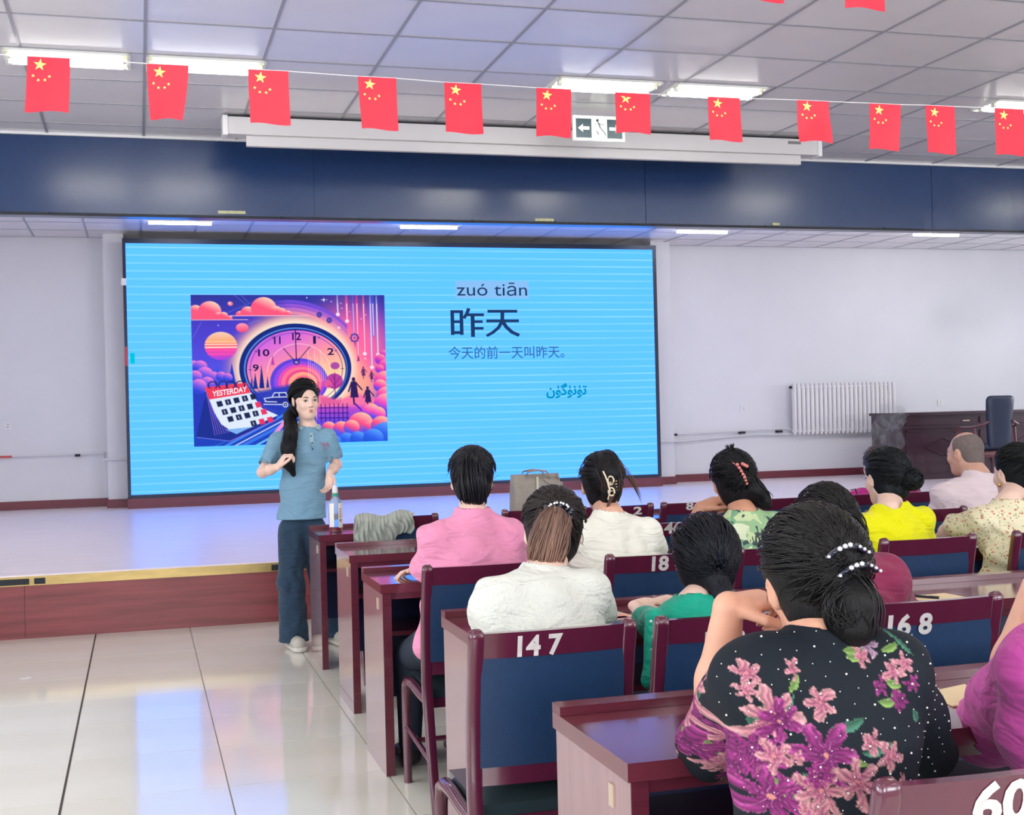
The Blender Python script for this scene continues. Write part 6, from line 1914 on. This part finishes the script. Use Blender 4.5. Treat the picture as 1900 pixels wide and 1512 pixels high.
Bh.ell(Hd.P(0, .055, .135), np.array([.060, .115, .078]), Hd.M, .008, 'sub')
Bh.plane(Hd.P(0, .030, .0), Hd.M @ nrm(v3(0, 1, -.15)), .01)
for sg in (-1, 1): Bh.ell(Hd.P(sg * .09, .0, -.015), np.array([.030, .026, .034]), Hd.M, .006, 'sub')
Bh.obj('cropped_hair', mat('grey_stubble', rgb(112, 100, 98), .8, noise=.25, nscale=90, bump=.3, bscale=400), bd)

# ---------------------------------------------------------------- 10 cream floral blouse, third row right
def dots_material(name, base, dots):
    m = bpy.data.materials.new(name); m.use_nodes = True; nt = m.node_tree; b = nt.nodes['Principled BSDF']; b.inputs['Roughness'].default_value = .8
    tc = nt.nodes.new('ShaderNodeTexCoord'); prev = None
    for k, (c, sc_, th, st) in enumerate(dots):
        mp = nt.nodes.new('ShaderNodeMapping'); mp.inputs['Scale'].default_value = st; mp.inputs['Location'].default_value = (k * .37, k * .11, k * .23); mp.inputs['Rotation'].default_value = (0, .6 - k * .9, 0)
        nt.links.new(tc.outputs['Object'], mp.inputs[0])
        v = nt.nodes.new('ShaderNodeTexVoronoi'); v.inputs['Scale'].default_value = sc_; nt.links.new(mp.outputs[0], v.inputs['Vector'])
        l = nt.nodes.new('ShaderNodeMath'); l.operation = 'LESS_THAN'; l.inputs[1].default_value = th; nt.links.new(v.outputs['Distance'], l.inputs[0])
        mx = nt.nodes.new('ShaderNodeMix'); mx.data_type = 'RGBA'; nt.links.new(l.outputs[0], mx.inputs[0])
        if prev is None: mx.inputs[6].default_value = base
        else: nt.links.new(prev, mx.inputs[6])
        mx.inputs[7].default_value = c; prev = mx.outputs[2]
    nt.links.new(prev, b.inputs['Base Color']); return m


M_blouse = dots_material('cream_floral_print', rgb(230, 222, 190), [(rgb(150, 160, 110), 46, .22, (1.6, 1, .8)), (rgb(205, 120, 100), 38, .24, (1, 1, 1.4)), (rgb(140, 120, 90), 60, .18, (.7, 1, 1.8))])
Hd = Head(P(1882, 879, 4.97), yaw=4, pitch=3)
def pep(T):
    c = P(1878, 1052, 4.78); c[1] = 4.76
    T.cap(c + v3(0, 0, .01), c + v3(0, 0, -.09), .155, .195, .008, u=(1, 0, 0), flat=.72)
cr = seated('person in a cream floral blouse with a gold earring at the right edge', 4.43, Hd, P(1872, 925, 4.86), P(1826, 958, 4.85), P(1945, 950, 4.83),
            [P(1757, 987, 5.06), P(1742, 1015, 5.28)], [P(1965, 1030, 4.98), P(1925, 1040, 5.2)], M_blouse, SK_LIGHT,
            v3(3.66, 4.70, .56), sleeve=.80, seed=47, sleeve_r=(.066, .068), waist_w=.135, chest_w=.17, hips_w=.17, hem=.50, collar=.072, fold=.006, foldk=34, cloth_extra=pep,
            hL=dict(f=(-.3, .9, -.1), n=(0, 0, -1), side=-1), hR=dict(f=(-.8, .5, 0), n=(0, 0, -1), side=1))
def ex10(B): B.ell(Hd.P(.0, -.07, .0), (.070, .062, .095), Hd.M, .02)
add_hair(cr, Hd, (.3, -.85, .45), n=480, seed=37, base=(.035, .06, .065), extra=dict(fn=ex10), fly=10, capmat=hair_mat(rgb(16, 26, 30)))
ico('earring', Hd.P(-.083, .004, -.048), (.007, .006, .011), mat('gold', rgb(214, 160, 70), .2, metal=.9), cr, 2)
CPK = mat('pale_pink_clip', rgb(232, 180, 176), .3)
wtube('claw_clip', [Hd.P(-.050, -.150, .060), Hd.P(-.056, -.155, .02), Hd.P(-.050, -.152, -.02), Hd.P(-.03, -.152, -.03)], .006, CPK, cr)
wtube('claw_clip_arm', [Hd.P(-.030, -.146, .030), Hd.P(-.034, -.150, .0), Hd.P(-.03, -.142, -.03)], .006, CPK, cr)
wtube('hair_band', [Hd.P(-.030, -.04, .128), Hd.P(0, -.045, .134), Hd.P(.03, -.045, .130)], .004, M_pearl, cr)

# ---------------------------------------------------------------- 11 black floral dress, nearest
Hd = Head(P(1508, 1082, 2.04), yaw=-6, pitch=6, roll=-7)
FLW = [  # px, py, radius px, petals, kind(0 pink lily, 1 magenta bloom, 2 lilac), rotation
    (1300, 1395, 34, 6, 0, .4), (1345, 1425, 30, 10, 1, .2), (1290, 1360, 30, 6, 1, .9), (1330, 1255, 22, 6, 0, .3), (1385, 1165, 0, 0, 0, 0), (1482, 1245, 22, 5, 0, .3), (1525, 1305, 34, 5, 0, .6), (1440, 1330, 62, 6, 0, .2), (1520, 1395, 68, 6, 1, .1), (1425, 1410, 48, 14, 1, 0), (1570, 1440, 50, 6, 0, .5),
    (1435, 1480, 55, 6, 1, .4), (1640, 1205, 24, 5, 2, .1), (1620, 1225, 20, 5, 0, .7), (1668, 1250, 26, 5, 0, .2), (1637, 1275, 20, 5, 1, .0), (1690, 1235, 22, 5, 0, .9), (1672, 1300, 22, 8, 1, .3), (1700, 1270, 18, 6, 1, .2),
    (1635, 1395, 34, 5, 0, .3), (1475, 1405, 14, 5, 0, 0), (1480, 1490, 15, 5, 0, 0), (1345, 1290, 48, 6, 1, .4), (1325, 1360, 50, 7, 0, .1), (1340, 1345, 26, 12, 1, 0), (1378, 1185, 26, 6, 2, .5), (1355, 1235, 26, 5, 0, .8),
    (1300, 1330, 34, 5, 0, .5), (1660, 1440, 14, 5, 0, .5), (1755, 1412, 12, 5, 1, 0), (1395, 1440, 26, 10, 1, 0), (1320, 1400, 36, 6, 0, .9), (1590, 1345, 0, 0, 0, 0), (1600, 1370, 26, 5, 0, .2), (1370, 1500, 26, 5, 0, .2), (1720, 1440, 0, 0, 0, 0)]
LEAF = [(1470, 1285, 1490, 1255, 9), (1530, 1350, 1592, 1328, 9), (1380, 1378, 1440, 1360, 7), (1450, 1330, 1478, 1290, 6), (1590, 1215, 1625, 1212, 8), (1590, 1225, 1618, 1225, 7), (1655, 1290, 1680, 1290, 9), (1625, 1300, 1665, 1300, 8),
        (1660, 1215, 1690, 1200, 6), (1650, 1265, 1680, 1275, 8), (1500, 1445, 1535, 1415, 12), (1370, 1420, 1385, 1380, 9), (1465, 1445, 1470, 1500, 8), (1580, 1390, 1640, 1372, 8), (1550, 1395, 1590, 1410, 8), (1400, 1455, 1405, 1430, 7),
        (1320, 1300, 1335, 1270, 8), (1300, 1300, 1310, 1280, 8), (1375, 1210, 1392, 1200, 8), (1690, 1180, 1710, 1220, 5), (1275, 1350, 1290, 1380, 7), (1510, 1460, 1480, 1430, 7), (1700, 1320, 1712, 1340, 8), (1365, 1300, 1350, 1330, 6), (1345, 1430, 1360, 1460, 8)]
YD_ = 1.84


def dress_colors(co):
    # the print is laid on the cloth along the body's own width and height
    n = len(co); col = np.tile(C(18, 26, 36), (n, 1))
    def pt(px, py, ref=None):
        yy = YD_ if (px if ref is None else ref) > 1362 else 1.88 + .32 * min(1, max(0, (py - 1210) / 150))
        q = P(px, py, yy); return q[0], q[2]
    sc_ = lambda r: r / 1130.0
    X, Z = co[:, 0], co[:, 2]
    wob = .002 * np.sin(X * 210 + Z * 60) + .0015 * np.sin(Z * 330)
    for (a, b, c, d, w_) in LEAF:
        x0, z0 = pt(a, b); x1, z1 = pt(c, d, a)
        dx, dz = x1 - x0, z1 - z0; L2 = dx * dx + dz * dz; t = ((X - x0) * dx + (Z - z0) * dz) / L2
        dist = np.abs((X - x0) * dz - (Z - z0) * dx) / math.sqrt(L2); wd = sc_(w_) * np.sin(PI * np.clip(t, 0, 1)) ** .7
        off = (t - .5) ** 2 * math.sqrt(L2) * .25
        m = (np.abs(((X - x0) * dz - (Z - z0) * dx) / math.sqrt(L2) + off - .25 * .25 * math.sqrt(L2)) < wd) & (t > 0) & (t < 1)
        g = C(112, 142, 78) if (a + b) % 2 else C(58, 102, 84)
        col[m] = g * (.8 + .4 * (dist[m] / (wd[m] + 1e-6))[:, None])
    for (px, py, r, pn, kd, rot) in FLW:
        if r == 0: continue
        x0, z0 = pt(px, py); R_ = sc_(r) * .88
        dx, dz = X - x0 + wob, Z - z0; rr = np.hypot(dx, dz) / R_; th = np.arctan2(dz, dx) + rot
        lobe = np.abs(np.cos(pn * th / 2))
        edge = (.34 + .70 * lobe ** (1.05 if pn < 8 else .5)) * (1 + .10 * np.sin(th * 3 + px))
        m = rr < edge
        q = np.clip(rr / edge, 0, 1)[:, None]
        if kd == 0: inner, outer, vein = C(160, 74, 116), C(206, 148, 152), C(140, 84, 104)
        elif kd == 1: inner, outer, vein = C(84, 24, 76), C(152, 50, 124), C(216, 130, 186)
        else: inner, outer, vein = C(120, 84, 128), C(186, 158, 178), C(104, 78, 104)
        cc = inner * (1 - q ** .8) + outer * q ** .8
        vv = np.clip(1 - np.abs(np.sin(pn * th / 2)) * rr / .10, 0, 1)[:, None] * (q < .9)
        cc = cc * (1 - .55 * vv) + vein * .55 * vv
        cc = cc * (.90 + .18 * np.sin(th * pn * 3 + rr * 9))[:, None]
        eg = ((q > .90) & (pn < 8))
        cc = np.where(eg, cc * .8 + .2 * C(240, 200, 200), cc)
        col[m] = np.clip(cc[m], 0, 1)
        m2 = (rr < .09) & (pn < 8); col[m2] = C(196, 130, 120)
    return np.clip(col, 0, 1)


M_dress = mat('black_floral_dress', (0, 0, 0, 1), .75, spec=.25, attr='col', bump=.08, bscale=260)
fw = seated('person in a black floral dress with pearls, cheek on hand, dark hair clipped low', 1.6, Hd, P(1528, 1172, 1.97), P(1400, 1238, 1.93), P(1650, 1225, 1.93),
            [P(1318, 1372, 2.25), P(1352, 1124, 2.20)], [P(1705, 1390, 2.12), P(1590, 1330, 2.42)], M_dress, m_skin('skin_warm', rgb(224, 168, 142)),
            v3(1.06, 1.84, .56), sleeve=1.06, seed=53, skin_h=.0042, cloth_h=.0032, sleeve_r=(.070, .068), waist_w=.170, chest_w=.165, hips_w=.205, depth=.66, hem=.44, collar=.068, fold=.0045, foldk=22, sh_r=.066,
            hL=dict(f=(.80, -.05, .10), n=(.10, .25, -1), side=-1, curl=(62, 75, 35), thumb=(50, 35), s=.98), hR=dict(f=(-.8, .5, 0), n=(0, 0, -1), side=1), colors=dress_colors, arm_r=(.052, .043, .028), cloth_name='dress', neck_r=.056)
BN = [Hd.P(.010, -.105, .0), Hd.P(.012, -.126, -.035), Hd.P(.004, -.124, -.07), Hd.P(-.006, -.112, -.092)]
def ex11(B):
    B.ell(Hd.P(0, -.05, -.035), (.070, .062, .075), Hd.M, .02); B.chain(BN, [.032, .040, .037, .024], .015)
    B.ell(Hd.P(.015, -.115, .045), (.036, .024, .034), Hd.M, .015)
add_hair(fw, Hd, (.12, -.95, .05), n=950, seed=41, base=(.095, .088, .092), extra=dict(fn=ex11, pts=BN), tail=BN, tail_r=[.034, .042, .040, .026], n_tail=240, fly=46, rad=.0012, h=.0045, swirl=.35, bulge=.010, capmat=hair_mat(rgb(26, 26, 28)))
strands_mesh('bun_locks', bun_paths(Hd.P(.004, -.128, -.046), Hd.M, (.046, .038, .052), 260, 6), .0015, M_hair, fw, 6, (.075, .07, .075))
M_cry = mat('crystal_stones', rgb(235, 235, 238), .08, spec=1.0, metal=.3)
for arc, z0_, x0_ in ((1, .052, .004), (2, .018, .018)):
    wtube('clip_bar', [Hd.P(x0_ - .030, -.140, z0_ - .002), Hd.P(x0_ - .010, -.156, z0_ + .012), Hd.P(x0_ + .022, -.152, z0_ + .010), Hd.P(x0_ + .044, -.130, z0_ - .004)], .005, M_gem, fw)
    for k in range(9):
        t = k / 8; q = Hd.P(x0_ - .030 + .072 * t, -.150 - .012 * math.sin(PI * t), z0_ + .000 + .016 * math.sin(PI * t) - .004 * t)
        ico('clip_stone', q, .0048 if k in (2, 3, 4) else .0034, M_cry if k % 4 != 1 else M_gem, fw, 1)
# sewn pearls on the dress, in staggered rows
dob = [c for c in fw.children if c.name.startswith('dress')][0]
nv = len(dob.data.vertices); dv = np.zeros(nv * 3); dob.data.vertices.foreach_get('co', dv); dv = dv.reshape(-1, 3) + np.array(fw.location)
nn = np.zeros(nv * 3); dob.data.vertices.foreach_get('normal', nn); nn = nn.reshape(-1, 3)
back = (nn[:, 1] < -.15); cand = dv[back]; cn = nn[back]
bm = bmesh.new(); k = 0; placed = 0
for zi in range(-24, 6):
    for xi in range(-9, 10):
        x = 1.06 + xi * .034 + (zi % 2) * .017 + .003 * math.sin(zi * 3.1 + xi); z = 1.02 + zi * .0215 + .003 * math.sin(xi * 2.3)
        d = (cand[:, 0] - x) ** 2 + (cand[:, 2] - z) ** 2 + .0001 * cand[:, 1]
        i = int(np.argmin(d))
        if (cand[i, 0] - x) ** 2 + (cand[i, 2] - z) ** 2 > .00004: continue
        q = cand[i] + cn[i] * .0008 - np.array(fw.location)
        bmesh.ops.create_icosphere(bm, subdivisions=1, radius=.0022 if (xi * 7 + zi) % 5 == 0 else .0013, matrix=Matrix.Translation(q)); placed += 1
pb = bobj('sewn_pearls', bm, M_pearl, fw, smooth=True); pb['kind'] = 'stuff'

# ---------------------------------------------------------------- 12 orchid pink shirt, right edge
Hd = Head(P(2035, 1085, 2.02), yaw=-8, pitch=5)
orc = seated('person in an orchid pink shirt at the right edge, elbow on the nearest desk', 1.6, Hd, P(2040, 1170, 1.95), P(1935, 1215, 1.93), P(2165, 1210, 1.90),
             [P(1850, 1335, 2.30), P(1925, 1090, 2.26)], [P(2200, 1380, 2.1), P(2100, 1330, 2.4)], fabric('orchid_cotton', rgb(190, 74, 158), b=.06), m_skin('skin_warm2', rgb(226, 176, 150)),
             v3(1.70, 1.86, .56), sleeve=1.22, seed=59, sleeve_r=(.080, .082), waist_w=.17, chest_w=.18, hips_w=.19, hem=.46, fold=.005, foldk=20, skin_h=.0055, cloth_h=.0055, arm_r=(.054, .046, .032),
             hL=dict(f=(.4, 0, .8), n=(.8, 0, -.3), side=-1, curl=(50, 60, 30)), hR=dict(f=(-.8, .5, 0), n=(0, 0, -1), side=1))
add_hair(orc, Hd, (0, -1, .2), n=200, seed=43, base=BLK, fly=6)
# ---------------------------------------------------------------- lecturer, standing
Y0 = 7.93
Hd = Head(P(567, 743, Y0 - .01), yaw=193, pitch=5, roll=3, sc=.98)
lec = empty('person', (.93, Y0, 0), label='standing lecturer in a light blue polo shirt and dark wide trousers, black side ponytail', cat='person')
neck = P(572, 790, Y0 + .01)
sA, sB = P(516, 812, Y0 + .02), P(608, 806, Y0 - .02)            # picture-left and picture-right shoulders
eA, wA = P(487, 876, Y0 - .02), P(516, 866, Y0 - .20)
eB, wB = P(624, 862, Y0 + .0), P(612, 878, Y0 - .14)
lat = nrm(sB - sA); fw_ = v3(.05, -1, 0)
Bk = Blob(v3(.60, 7.55, .70), v3(1.25, 8.15, 1.72), .0042)
Hd.build(Bk)
Bk.cap(Hd.P(0, -.022, -.055), neck + v3(0, 0, -.03), .043, .050, .03)
Bk.cap(sA * .7 + sB * .3 + v3(0, 0, -.03), sB * .7 + sA * .3 + v3(0, 0, -.03), .04, .04, .04)
Bk.cap(neck + v3(0, 0, -.03), P(560, 960, Y0), .06, .07, .05, u=lat, flat=.7)
for s_, e_, w_, fd, n_, sd in ((sA, eA, wA, (.45, -.15, .75), (.75, .1, -.35), -1), (sB, eB, wB, (-.12, -.35, -.85), (-.75, -.5, .1), -1)):
    Bk.cap(s_ + v3(0, 0, -.03), e_, .038, .032, .03); Bk.cap(e_, e_ * .5 + w_ * .5, .032, .031, .02); Bk.cap(e_ * .5 + w_ * .5, w_, .031, .022, .02)
    hand(Bk, w_, fd, n_, sd, curl=(55, 60, 30) if s_ is sA else (22, 28, 18), thumb=(45, 20), s=.92)
Bk.obj('body', SK_LIGHT, lec)
T = Blob(v3(.55, 7.6, .70), v3(1.3, 8.2, 1.48), .0050)
hipc = P(560, 955, Y0); wst = P(562, 905, Y0); chs = P(565, 845, Y0)
T.chain([hipc + v3(0, 0, -.02), wst, chs, (sA + sB) / 2 + v3(0, 0, -.05)], [.152, .130, .136, .125], .05, u=lat, flat=.74)
for s_, e_ in ((sA, eA), (sB, eB)):
    T.cap(s_ + v3(0, 0, -.02), neck + v3(0, 0, -.05), .052, .050, .04)
    s0 = s_ + v3(0, 0, -.02); b_ = s0 + (e_ - s0) * .80
    T.cap(s0, b_, .054, .056, .03)
T.cap(neck + v3(0, 0, -.07), neck + v3(0, 0, -.005), .066, .052, .03)
f1 = waves(61, 7, (.3, 0, 1), 26, .6)
T.displace(lambda X, Y, Z: .0055 * f1(X, Y, Z))
T.cap(neck + v3(0, 0, -.03), neck + v3(0, 0, .12), .050, .058, .004, op='sub')
for s_, e_ in ((sA, eA), (sB, eB)):
    s0 = s_ + v3(0, 0, -.02); b_ = s0 + (e_ - s0) * .80; d = nrm(b_ - s0)
    sl, X, Y, Z = T.region(b_ - .12, b_ + .12)
    dd = (X - b_[0]) * d[0] + (Y - b_[1]) * d[1] + (Z - b_[2]) * d[2]
    r2 = np.sqrt(np.maximum((X - b_[0]) ** 2 + (Y - b_[1]) ** 2 + (Z - b_[2]) ** 2 - dd * dd, 0))
    T.F[sl] = np.maximum(T.F[sl], np.where(r2 < .082, dd, -1.0).astype(np.float32))
    T.cap(b_ - d * .022, b_ + d * .05, .047, .050, .002, op='sub')
T.plane(v3(0, 0, .795), v3(0, 0, -1))
M_polo = fabric('light_blue_polo', rgb(120, 160, 186), b=.08)
T.obj('polo_shirt', M_polo, lec)
# collar flaps, placket, buttons, chest print
fr = Hd.M  # not used for the body; the collar follows the neck
M_collar = fabric('polo_collar', rgb(156, 186, 200), b=.05)
def drop(x, y, z1, off):
    """height at which the shirt surface plus off is met, going straight down"""
    i = int(round((x - T.lo[0]) / T.h)); j = int(round((y - T.lo[1]) / T.h)); k1 = min(T.n[2] - 1, int((z1 - T.lo[2]) / T.h))
    colm = T.F[i, j, :k1]; k = np.nonzero(colm < off)[0]
    return T.lo[2] + T.h * (k.max() + 1 if len(k) else 0)


for sg in (-1, 1):
    bmc = bmesh.new(); base = np.array(lec.location); prev = None
    for k in range(9):
        a_ = 2.72 * k / 8                                  # from the nape round to the throat
        dx, dy = sg * math.sin(a_), math.cos(a_)
        r0, r1 = .050, .078 + .012 * (k / 8) ** 3
        zi = neck[2] + .016 - .034 * (k / 8) ** 2
        q0 = v3(neck[0] + dx * r0, neck[1] + dy * r0 * .95, zi)
        e1 = a_ - (.30 if k == 8 else 0); x1, y1 = neck[0] + sg * math.sin(e1) * r1, neck[1] + math.cos(e1) * r1
        q1 = v3(x1, y1, min(drop(x1, y1, neck[2] + .03, .006), zi - .012))
        qm = (q0 + q1) / 2 + v3(dx, dy, 0) * .004 + v3(0, 0, .010)
        row = [bmc.verts.new(Vector(q - base)) for q in (q0, qm, q1)]
        if prev:
            for t in range(2): bmc.faces.new((prev[t], row[t], row[t + 1], prev[t + 1]))
        prev = row
    co_ = bobj('collar', bmc, M_collar, lec, smooth=True); so = co_.modifiers.new('t', 'SOLIDIFY'); so.thickness = .004; so.offset = 0
pl = np.array([P(578, 802, 7.80), P(580, 836, 7.79)])


def surf_y(px, py, yy0=7.60):
    """front of the shirt at a given place: nearest shirt vertex"""
    q = P(px, py, 7.80); d = (sv[:, 0] - q[0]) ** 2 + (sv[:, 2] - q[2]) ** 2 + .02 * (sv[:, 1] - 7.6)
    i = int(np.argmin(d)); return P(px, py, sv[i, 1] - .001)


po = [c for c in lec.children if c.name.startswith('polo')][0]
sv = np.zeros(len(po.data.vertices) * 3); po.data.vertices.foreach_get('co', sv); sv = sv.reshape(-1, 3) + np.array(lec.location)
pts = [surf_y(x, y) for x, y in ((577, 803), (578, 812), (579, 821), (580, 832))]
wtube('placket', pts, .013, M_collar, lec, rad2=.002)
for x, y in ((577, 809), (579, 822), (580, 833)): ico('button', surf_y(x, y) + v3(0, -.003, 0), .005, M_dark, lec, 1)
M_red = mat('red_print', rgb(196, 60, 90), .6)
cpt = surf_y(601, 826)
for k, (dx, dz, w_, h_) in enumerate(((-.026, .012, .014, .003), (-.020, .004, .003, .013), (-.026, -.004, .012, .003), (-.004, .012, .014, .003), (-.002, .000, .003, .016), (.004, .002, .010, .003), (.018, .010, .003, .014), (.026, .012, .010, .003), (.026, .002, .012, .003), (.026, -.006, .003, .010), (.0, -.018, .040, .0022))):
    boxo('print_stroke', tuple(np.array((cpt[0] + dx - w_ / 2, cpt[0] + dx + w_ / 2, cpt[1] - .003 + .12 * dx * 0, cpt[1] + .004, cpt[2] + dz - h_ / 2, cpt[2] + dz + h_ / 2)) - np.repeat(np.array(lec.location), 2)), M_red, lec)
# trousers: wide legs with a slit hem
B = Blob(v3(.55, 7.6, .03), v3(1.40, 8.25, .98), .008)
hA, aA = P(538, 975, Y0), P(545, 1186, Y0 + .02)
hB, kB, aB = P(585, 975, Y0), P(600, 1080, Y0 + .03), P(622, 1186, Y0 + .10)
hA[1] = hB[1] = Y0
B.cap(P(546, 975, Y0), P(578, 975, Y0), .070, .070, .03)
B.cap(hA + v3(.012, 0, -.03), P(540, 1080, Y0 + .0), .082, .078, .03); B.cap(P(540, 1080, Y0), aA + v3(0, 0, .06), .080, .088, .03, u=(1, 0, 0), flat=1.0)
B.cap(aA + v3(0, 0, .06), aA + v3(.0, 0, -.02), .088, .096, .01)
B.cap(hB + v3(-.01, 0, -.03), kB, .082, .078, .03); B.cap(kB, aB + v3(0, 0, .06), .080, .086, .03); B.cap(aB + v3(0, 0, .06), aB + v3(0, 0, -.02), .086, .092, .01)
f2 = waves(77, 8, (1, .3, .12), 60, .25)
B.displace(lambda X, Y, Z: .008 * f2(X, Y, Z) * np.clip((.95 - Z) / .3, .25, 1))
B.plane(v3(0, 0, .045), v3(0, 0, -1)); B.plane(v3(0, 0, .815), v3(0, 0, 1))
B.ell(aA + v3(.02, -.11, -.03), (.034, .06, .085), None, .006, 'sub')
B.obj('trousers', fabric('navy_trousers', rgb(44, 66, 88), b=.06), lec)
M_snk = mat('grey_sneaker', rgb(196, 192, 180), .6, noise=.08, nscale=30); M_sole = mat('white_sole', rgb(222, 218, 208), .5)
for a_, dr in ((aA, v3(.12, -1, 0)), (aB, v3(.25, -1, 0))):
    d = nrm(dr); a0 = v3(a_[0], a_[1], 0)
    B = Blob(a0 - v3(.14, .24, .01), a0 + v3(.14, .16, .16), .006)
    B.cap(a0 + v3(0, 0, .052) - d * .045, a0 + v3(0, 0, .045) + d * .13, .040, .042, .02)
    B.cap(a0 + v3(0, 0, .06) - d * .03, a0 + v3(0, 0, .11) - d * .02, .038, .036, .03)
    B.plane(v3(0, 0, .02), v3(0, 0, -1))
    sh = B.obj('sneaker', M_snk, lec)
    B = Blob(a0 - v3(.14, .26, .01), a0 + v3(.14, .16, .08), .006)
    B.cap(a0 + v3(0, 0, .03) - d * .055, a0 + v3(0, 0, .03) + d * .142, .045, .050, .01); B.plane(v3(0, 0, .002), v3(0, 0, -1)); B.plane(v3(0, 0, .030), v3(0, 0, 1))
    B.obj('sole', M_sole, lec)
    pr = nrm(np.cross(d, v3(0, 0, 1)))
    for k in range(4):
        c = a0 + d * (.035 + .022 * k) + v3(0, 0, .092 - .006 * k)
        wtube('lace', [c - pr * .020, c + v3(0, 0, .004), c + pr * .020], .003, M_dark if k % 2 else M_white, lec)
# face
add_face(Hd, lec)
for sg in (-1, 1): ico('nostril', Hd.P(sg * .0055, .1045, -.0345), .0022, M_lip, lec, 1)
# hair: centre parted, low ponytail brought forward over her right shoulder (picture left)
TL = [Hd.P(.05, -.075, -.06), Hd.P(.092, -.050, -.10), P(540, 802, 7.83), P(534, 830, 7.79), P(535, 860, 7.78), P(545, 880, 7.79)]
def exL(B):
    B.ell(Hd.P(0, .096, .020), np.array([.054, .050, .060]) * Hd.s, Hd.M, .006, 'sub')
    B.ell(Hd.P(0, -.04, -.02), (.080, .078, .085), Hd.M, .02); B.chain(TL, [.034, .036, .040, .040, .034, .016], .02)
hc = add_hair(lec, Hd, (.45, -.75, -.5), n=800, seed=71, face=.66, base=(.04, .04, .06), extra=dict(fn=exL, pts=TL), tail=TL, tail_r=[.032, .036, .042, .042, .036, .014], n_tail=220, fly=10, rad=.0014, capmat=hair_mat(rgb(14, 16, 26)), front=.084, side=.014, th=.010)

# ================================================================ CIGARETTE SMOKE
def smoke_material():
    m = bpy.data.materials.new('smoke'); m.use_nodes = True; nt = m.node_tree; nt.nodes.clear()
    o = nt.nodes.new('ShaderNodeOutputMaterial'); v = nt.nodes.new('ShaderNodeVolumePrincipled')
    v.inputs['Color'].default_value = (.97, .985, 1, 1); v.inputs['Anisotropy'].default_value = 0.2
    tc = nt.nodes.new('ShaderNodeTexCoord')
    n0 = nt.nodes.new('ShaderNodeTexNoise'); n0.inputs['Scale'].default_value = 3.0; n0.inputs['Detail'].default_value = 2; nt.links.new(tc.outputs['Object'], n0.inputs['Vector'])
    ad = nt.nodes.new('ShaderNodeVectorMath'); ad.operation = 'MULTIPLY_ADD'; ad.inputs[1].default_value = (.5, .5, .5); nt.links.new(n0.outputs['Color'], ad.inputs[0]); nt.links.new(tc.outputs['Object'], ad.inputs[2])
    n = nt.nodes.new('ShaderNodeTexNoise'); n.inputs['Scale'].default_value = 9; n.inputs['Detail'].default_value = 4; nt.links.new(ad.outputs[0], n.inputs['Vector'])
    sb = nt.nodes.new('ShaderNodeMath'); sb.operation = 'SUBTRACT'; sb.inputs[1].default_value = .5; nt.links.new(n.outputs['Fac'], sb.inputs[0])
    ab = nt.nodes.new('ShaderNodeMath'); ab.operation = 'ABSOLUTE'; nt.links.new(sb.outputs[0], ab.inputs[0])
    mr = nt.nodes.new('ShaderNodeMapRange'); mr.inputs['From Min'].default_value = .0; mr.inputs['From Max'].default_value = .045; mr.inputs['To Min'].default_value = 7.0; mr.inputs['To Max'].default_value = .15
    nt.links.new(ab.outputs[0], mr.inputs['Value']); nt.links.new(mr.outputs[0], v.inputs['Density'])
    nt.links.new(v.outputs[0], o.inputs['Volume']); return m


Ys = 7.22
sp_ = [P(1606, 905, Ys), P(1604, 870, Ys), P(1610, 835, Ys), P(1618, 812, Ys), P(1640, 800, Ys), P(1655, 775, Ys)]
sm_o = empty('smoke', tuple(sp_[0]), label='wisps of pale cigarette smoke rising in front of the stage desk corner', cat='smoke')
Bs = Blob(np.min(sp_, 0) - .25, np.max(sp_, 0) + .35, .012)
Bs.chain(sp_, [.010, .018, .035, .06, .085, .10], .03)
Bs.cap(P(1640, 800, Ys), P(1662, 815, Ys), .07, .07, .03); Bs.cap(P(1655, 775, Ys), P(1690, 775, Ys), .06, .03, .03)
fs = waves(5, 8, (0, 0, 1), 30, .9)
Bs.displace(lambda X, Y, Z: .012 * fs(X, Y, Z) * np.clip((Z - sp_[1][2]) / .2, 0, 1))
Bs.obj('wisps', smoke_material(), sm_o)
hz = bpy.data.materials.new('haze'); hz.use_nodes = True; nt = hz.node_tree; nt.nodes.clear()
o_ = nt.nodes.new('ShaderNodeOutputMaterial'); v_ = nt.nodes.new('ShaderNodeVolumePrincipled'); v_.inputs['Color'].default_value = (.9, .93, 1, 1)
tc_ = nt.nodes.new('ShaderNodeTexCoord'); n_ = nt.nodes.new('ShaderNodeTexNoise'); n_.inputs['Scale'].default_value = 2.2; n_.inputs['Detail'].default_value = 4; nt.links.new(tc_.outputs['Object'], n_.inputs['Vector'])
m_ = nt.nodes.new('ShaderNodeMapRange'); m_.inputs['From Min'].default_value = .42; m_.inputs['From Max'].default_value = .75; m_.inputs['To Max'].default_value = .55; nt.links.new(n_.outputs['Fac'], m_.inputs['Value']); nt.links.new(m_.outputs[0], v_.inputs['Density'])
nt.links.new(v_.outputs[0], o_.inputs['Volume'])
Bs = Blob(v3(4.4, 6.8, 1.3), v3(6.6, 8.6, 3.2), .05)
Bs.chain([P(1680, 760, 7.3), P(1740, 640, 7.4), P(1800, 520, 7.5), P(1790, 400, 7.6)], [.06, .22, .40, .30], .1)
fs = waves(9, 8, (0, 0, 1), 9, .9); Bs.displace(lambda X, Y, Z: .08 * fs(X, Y, Z))
Bs.obj('haze_cloud', hz, sm_o)
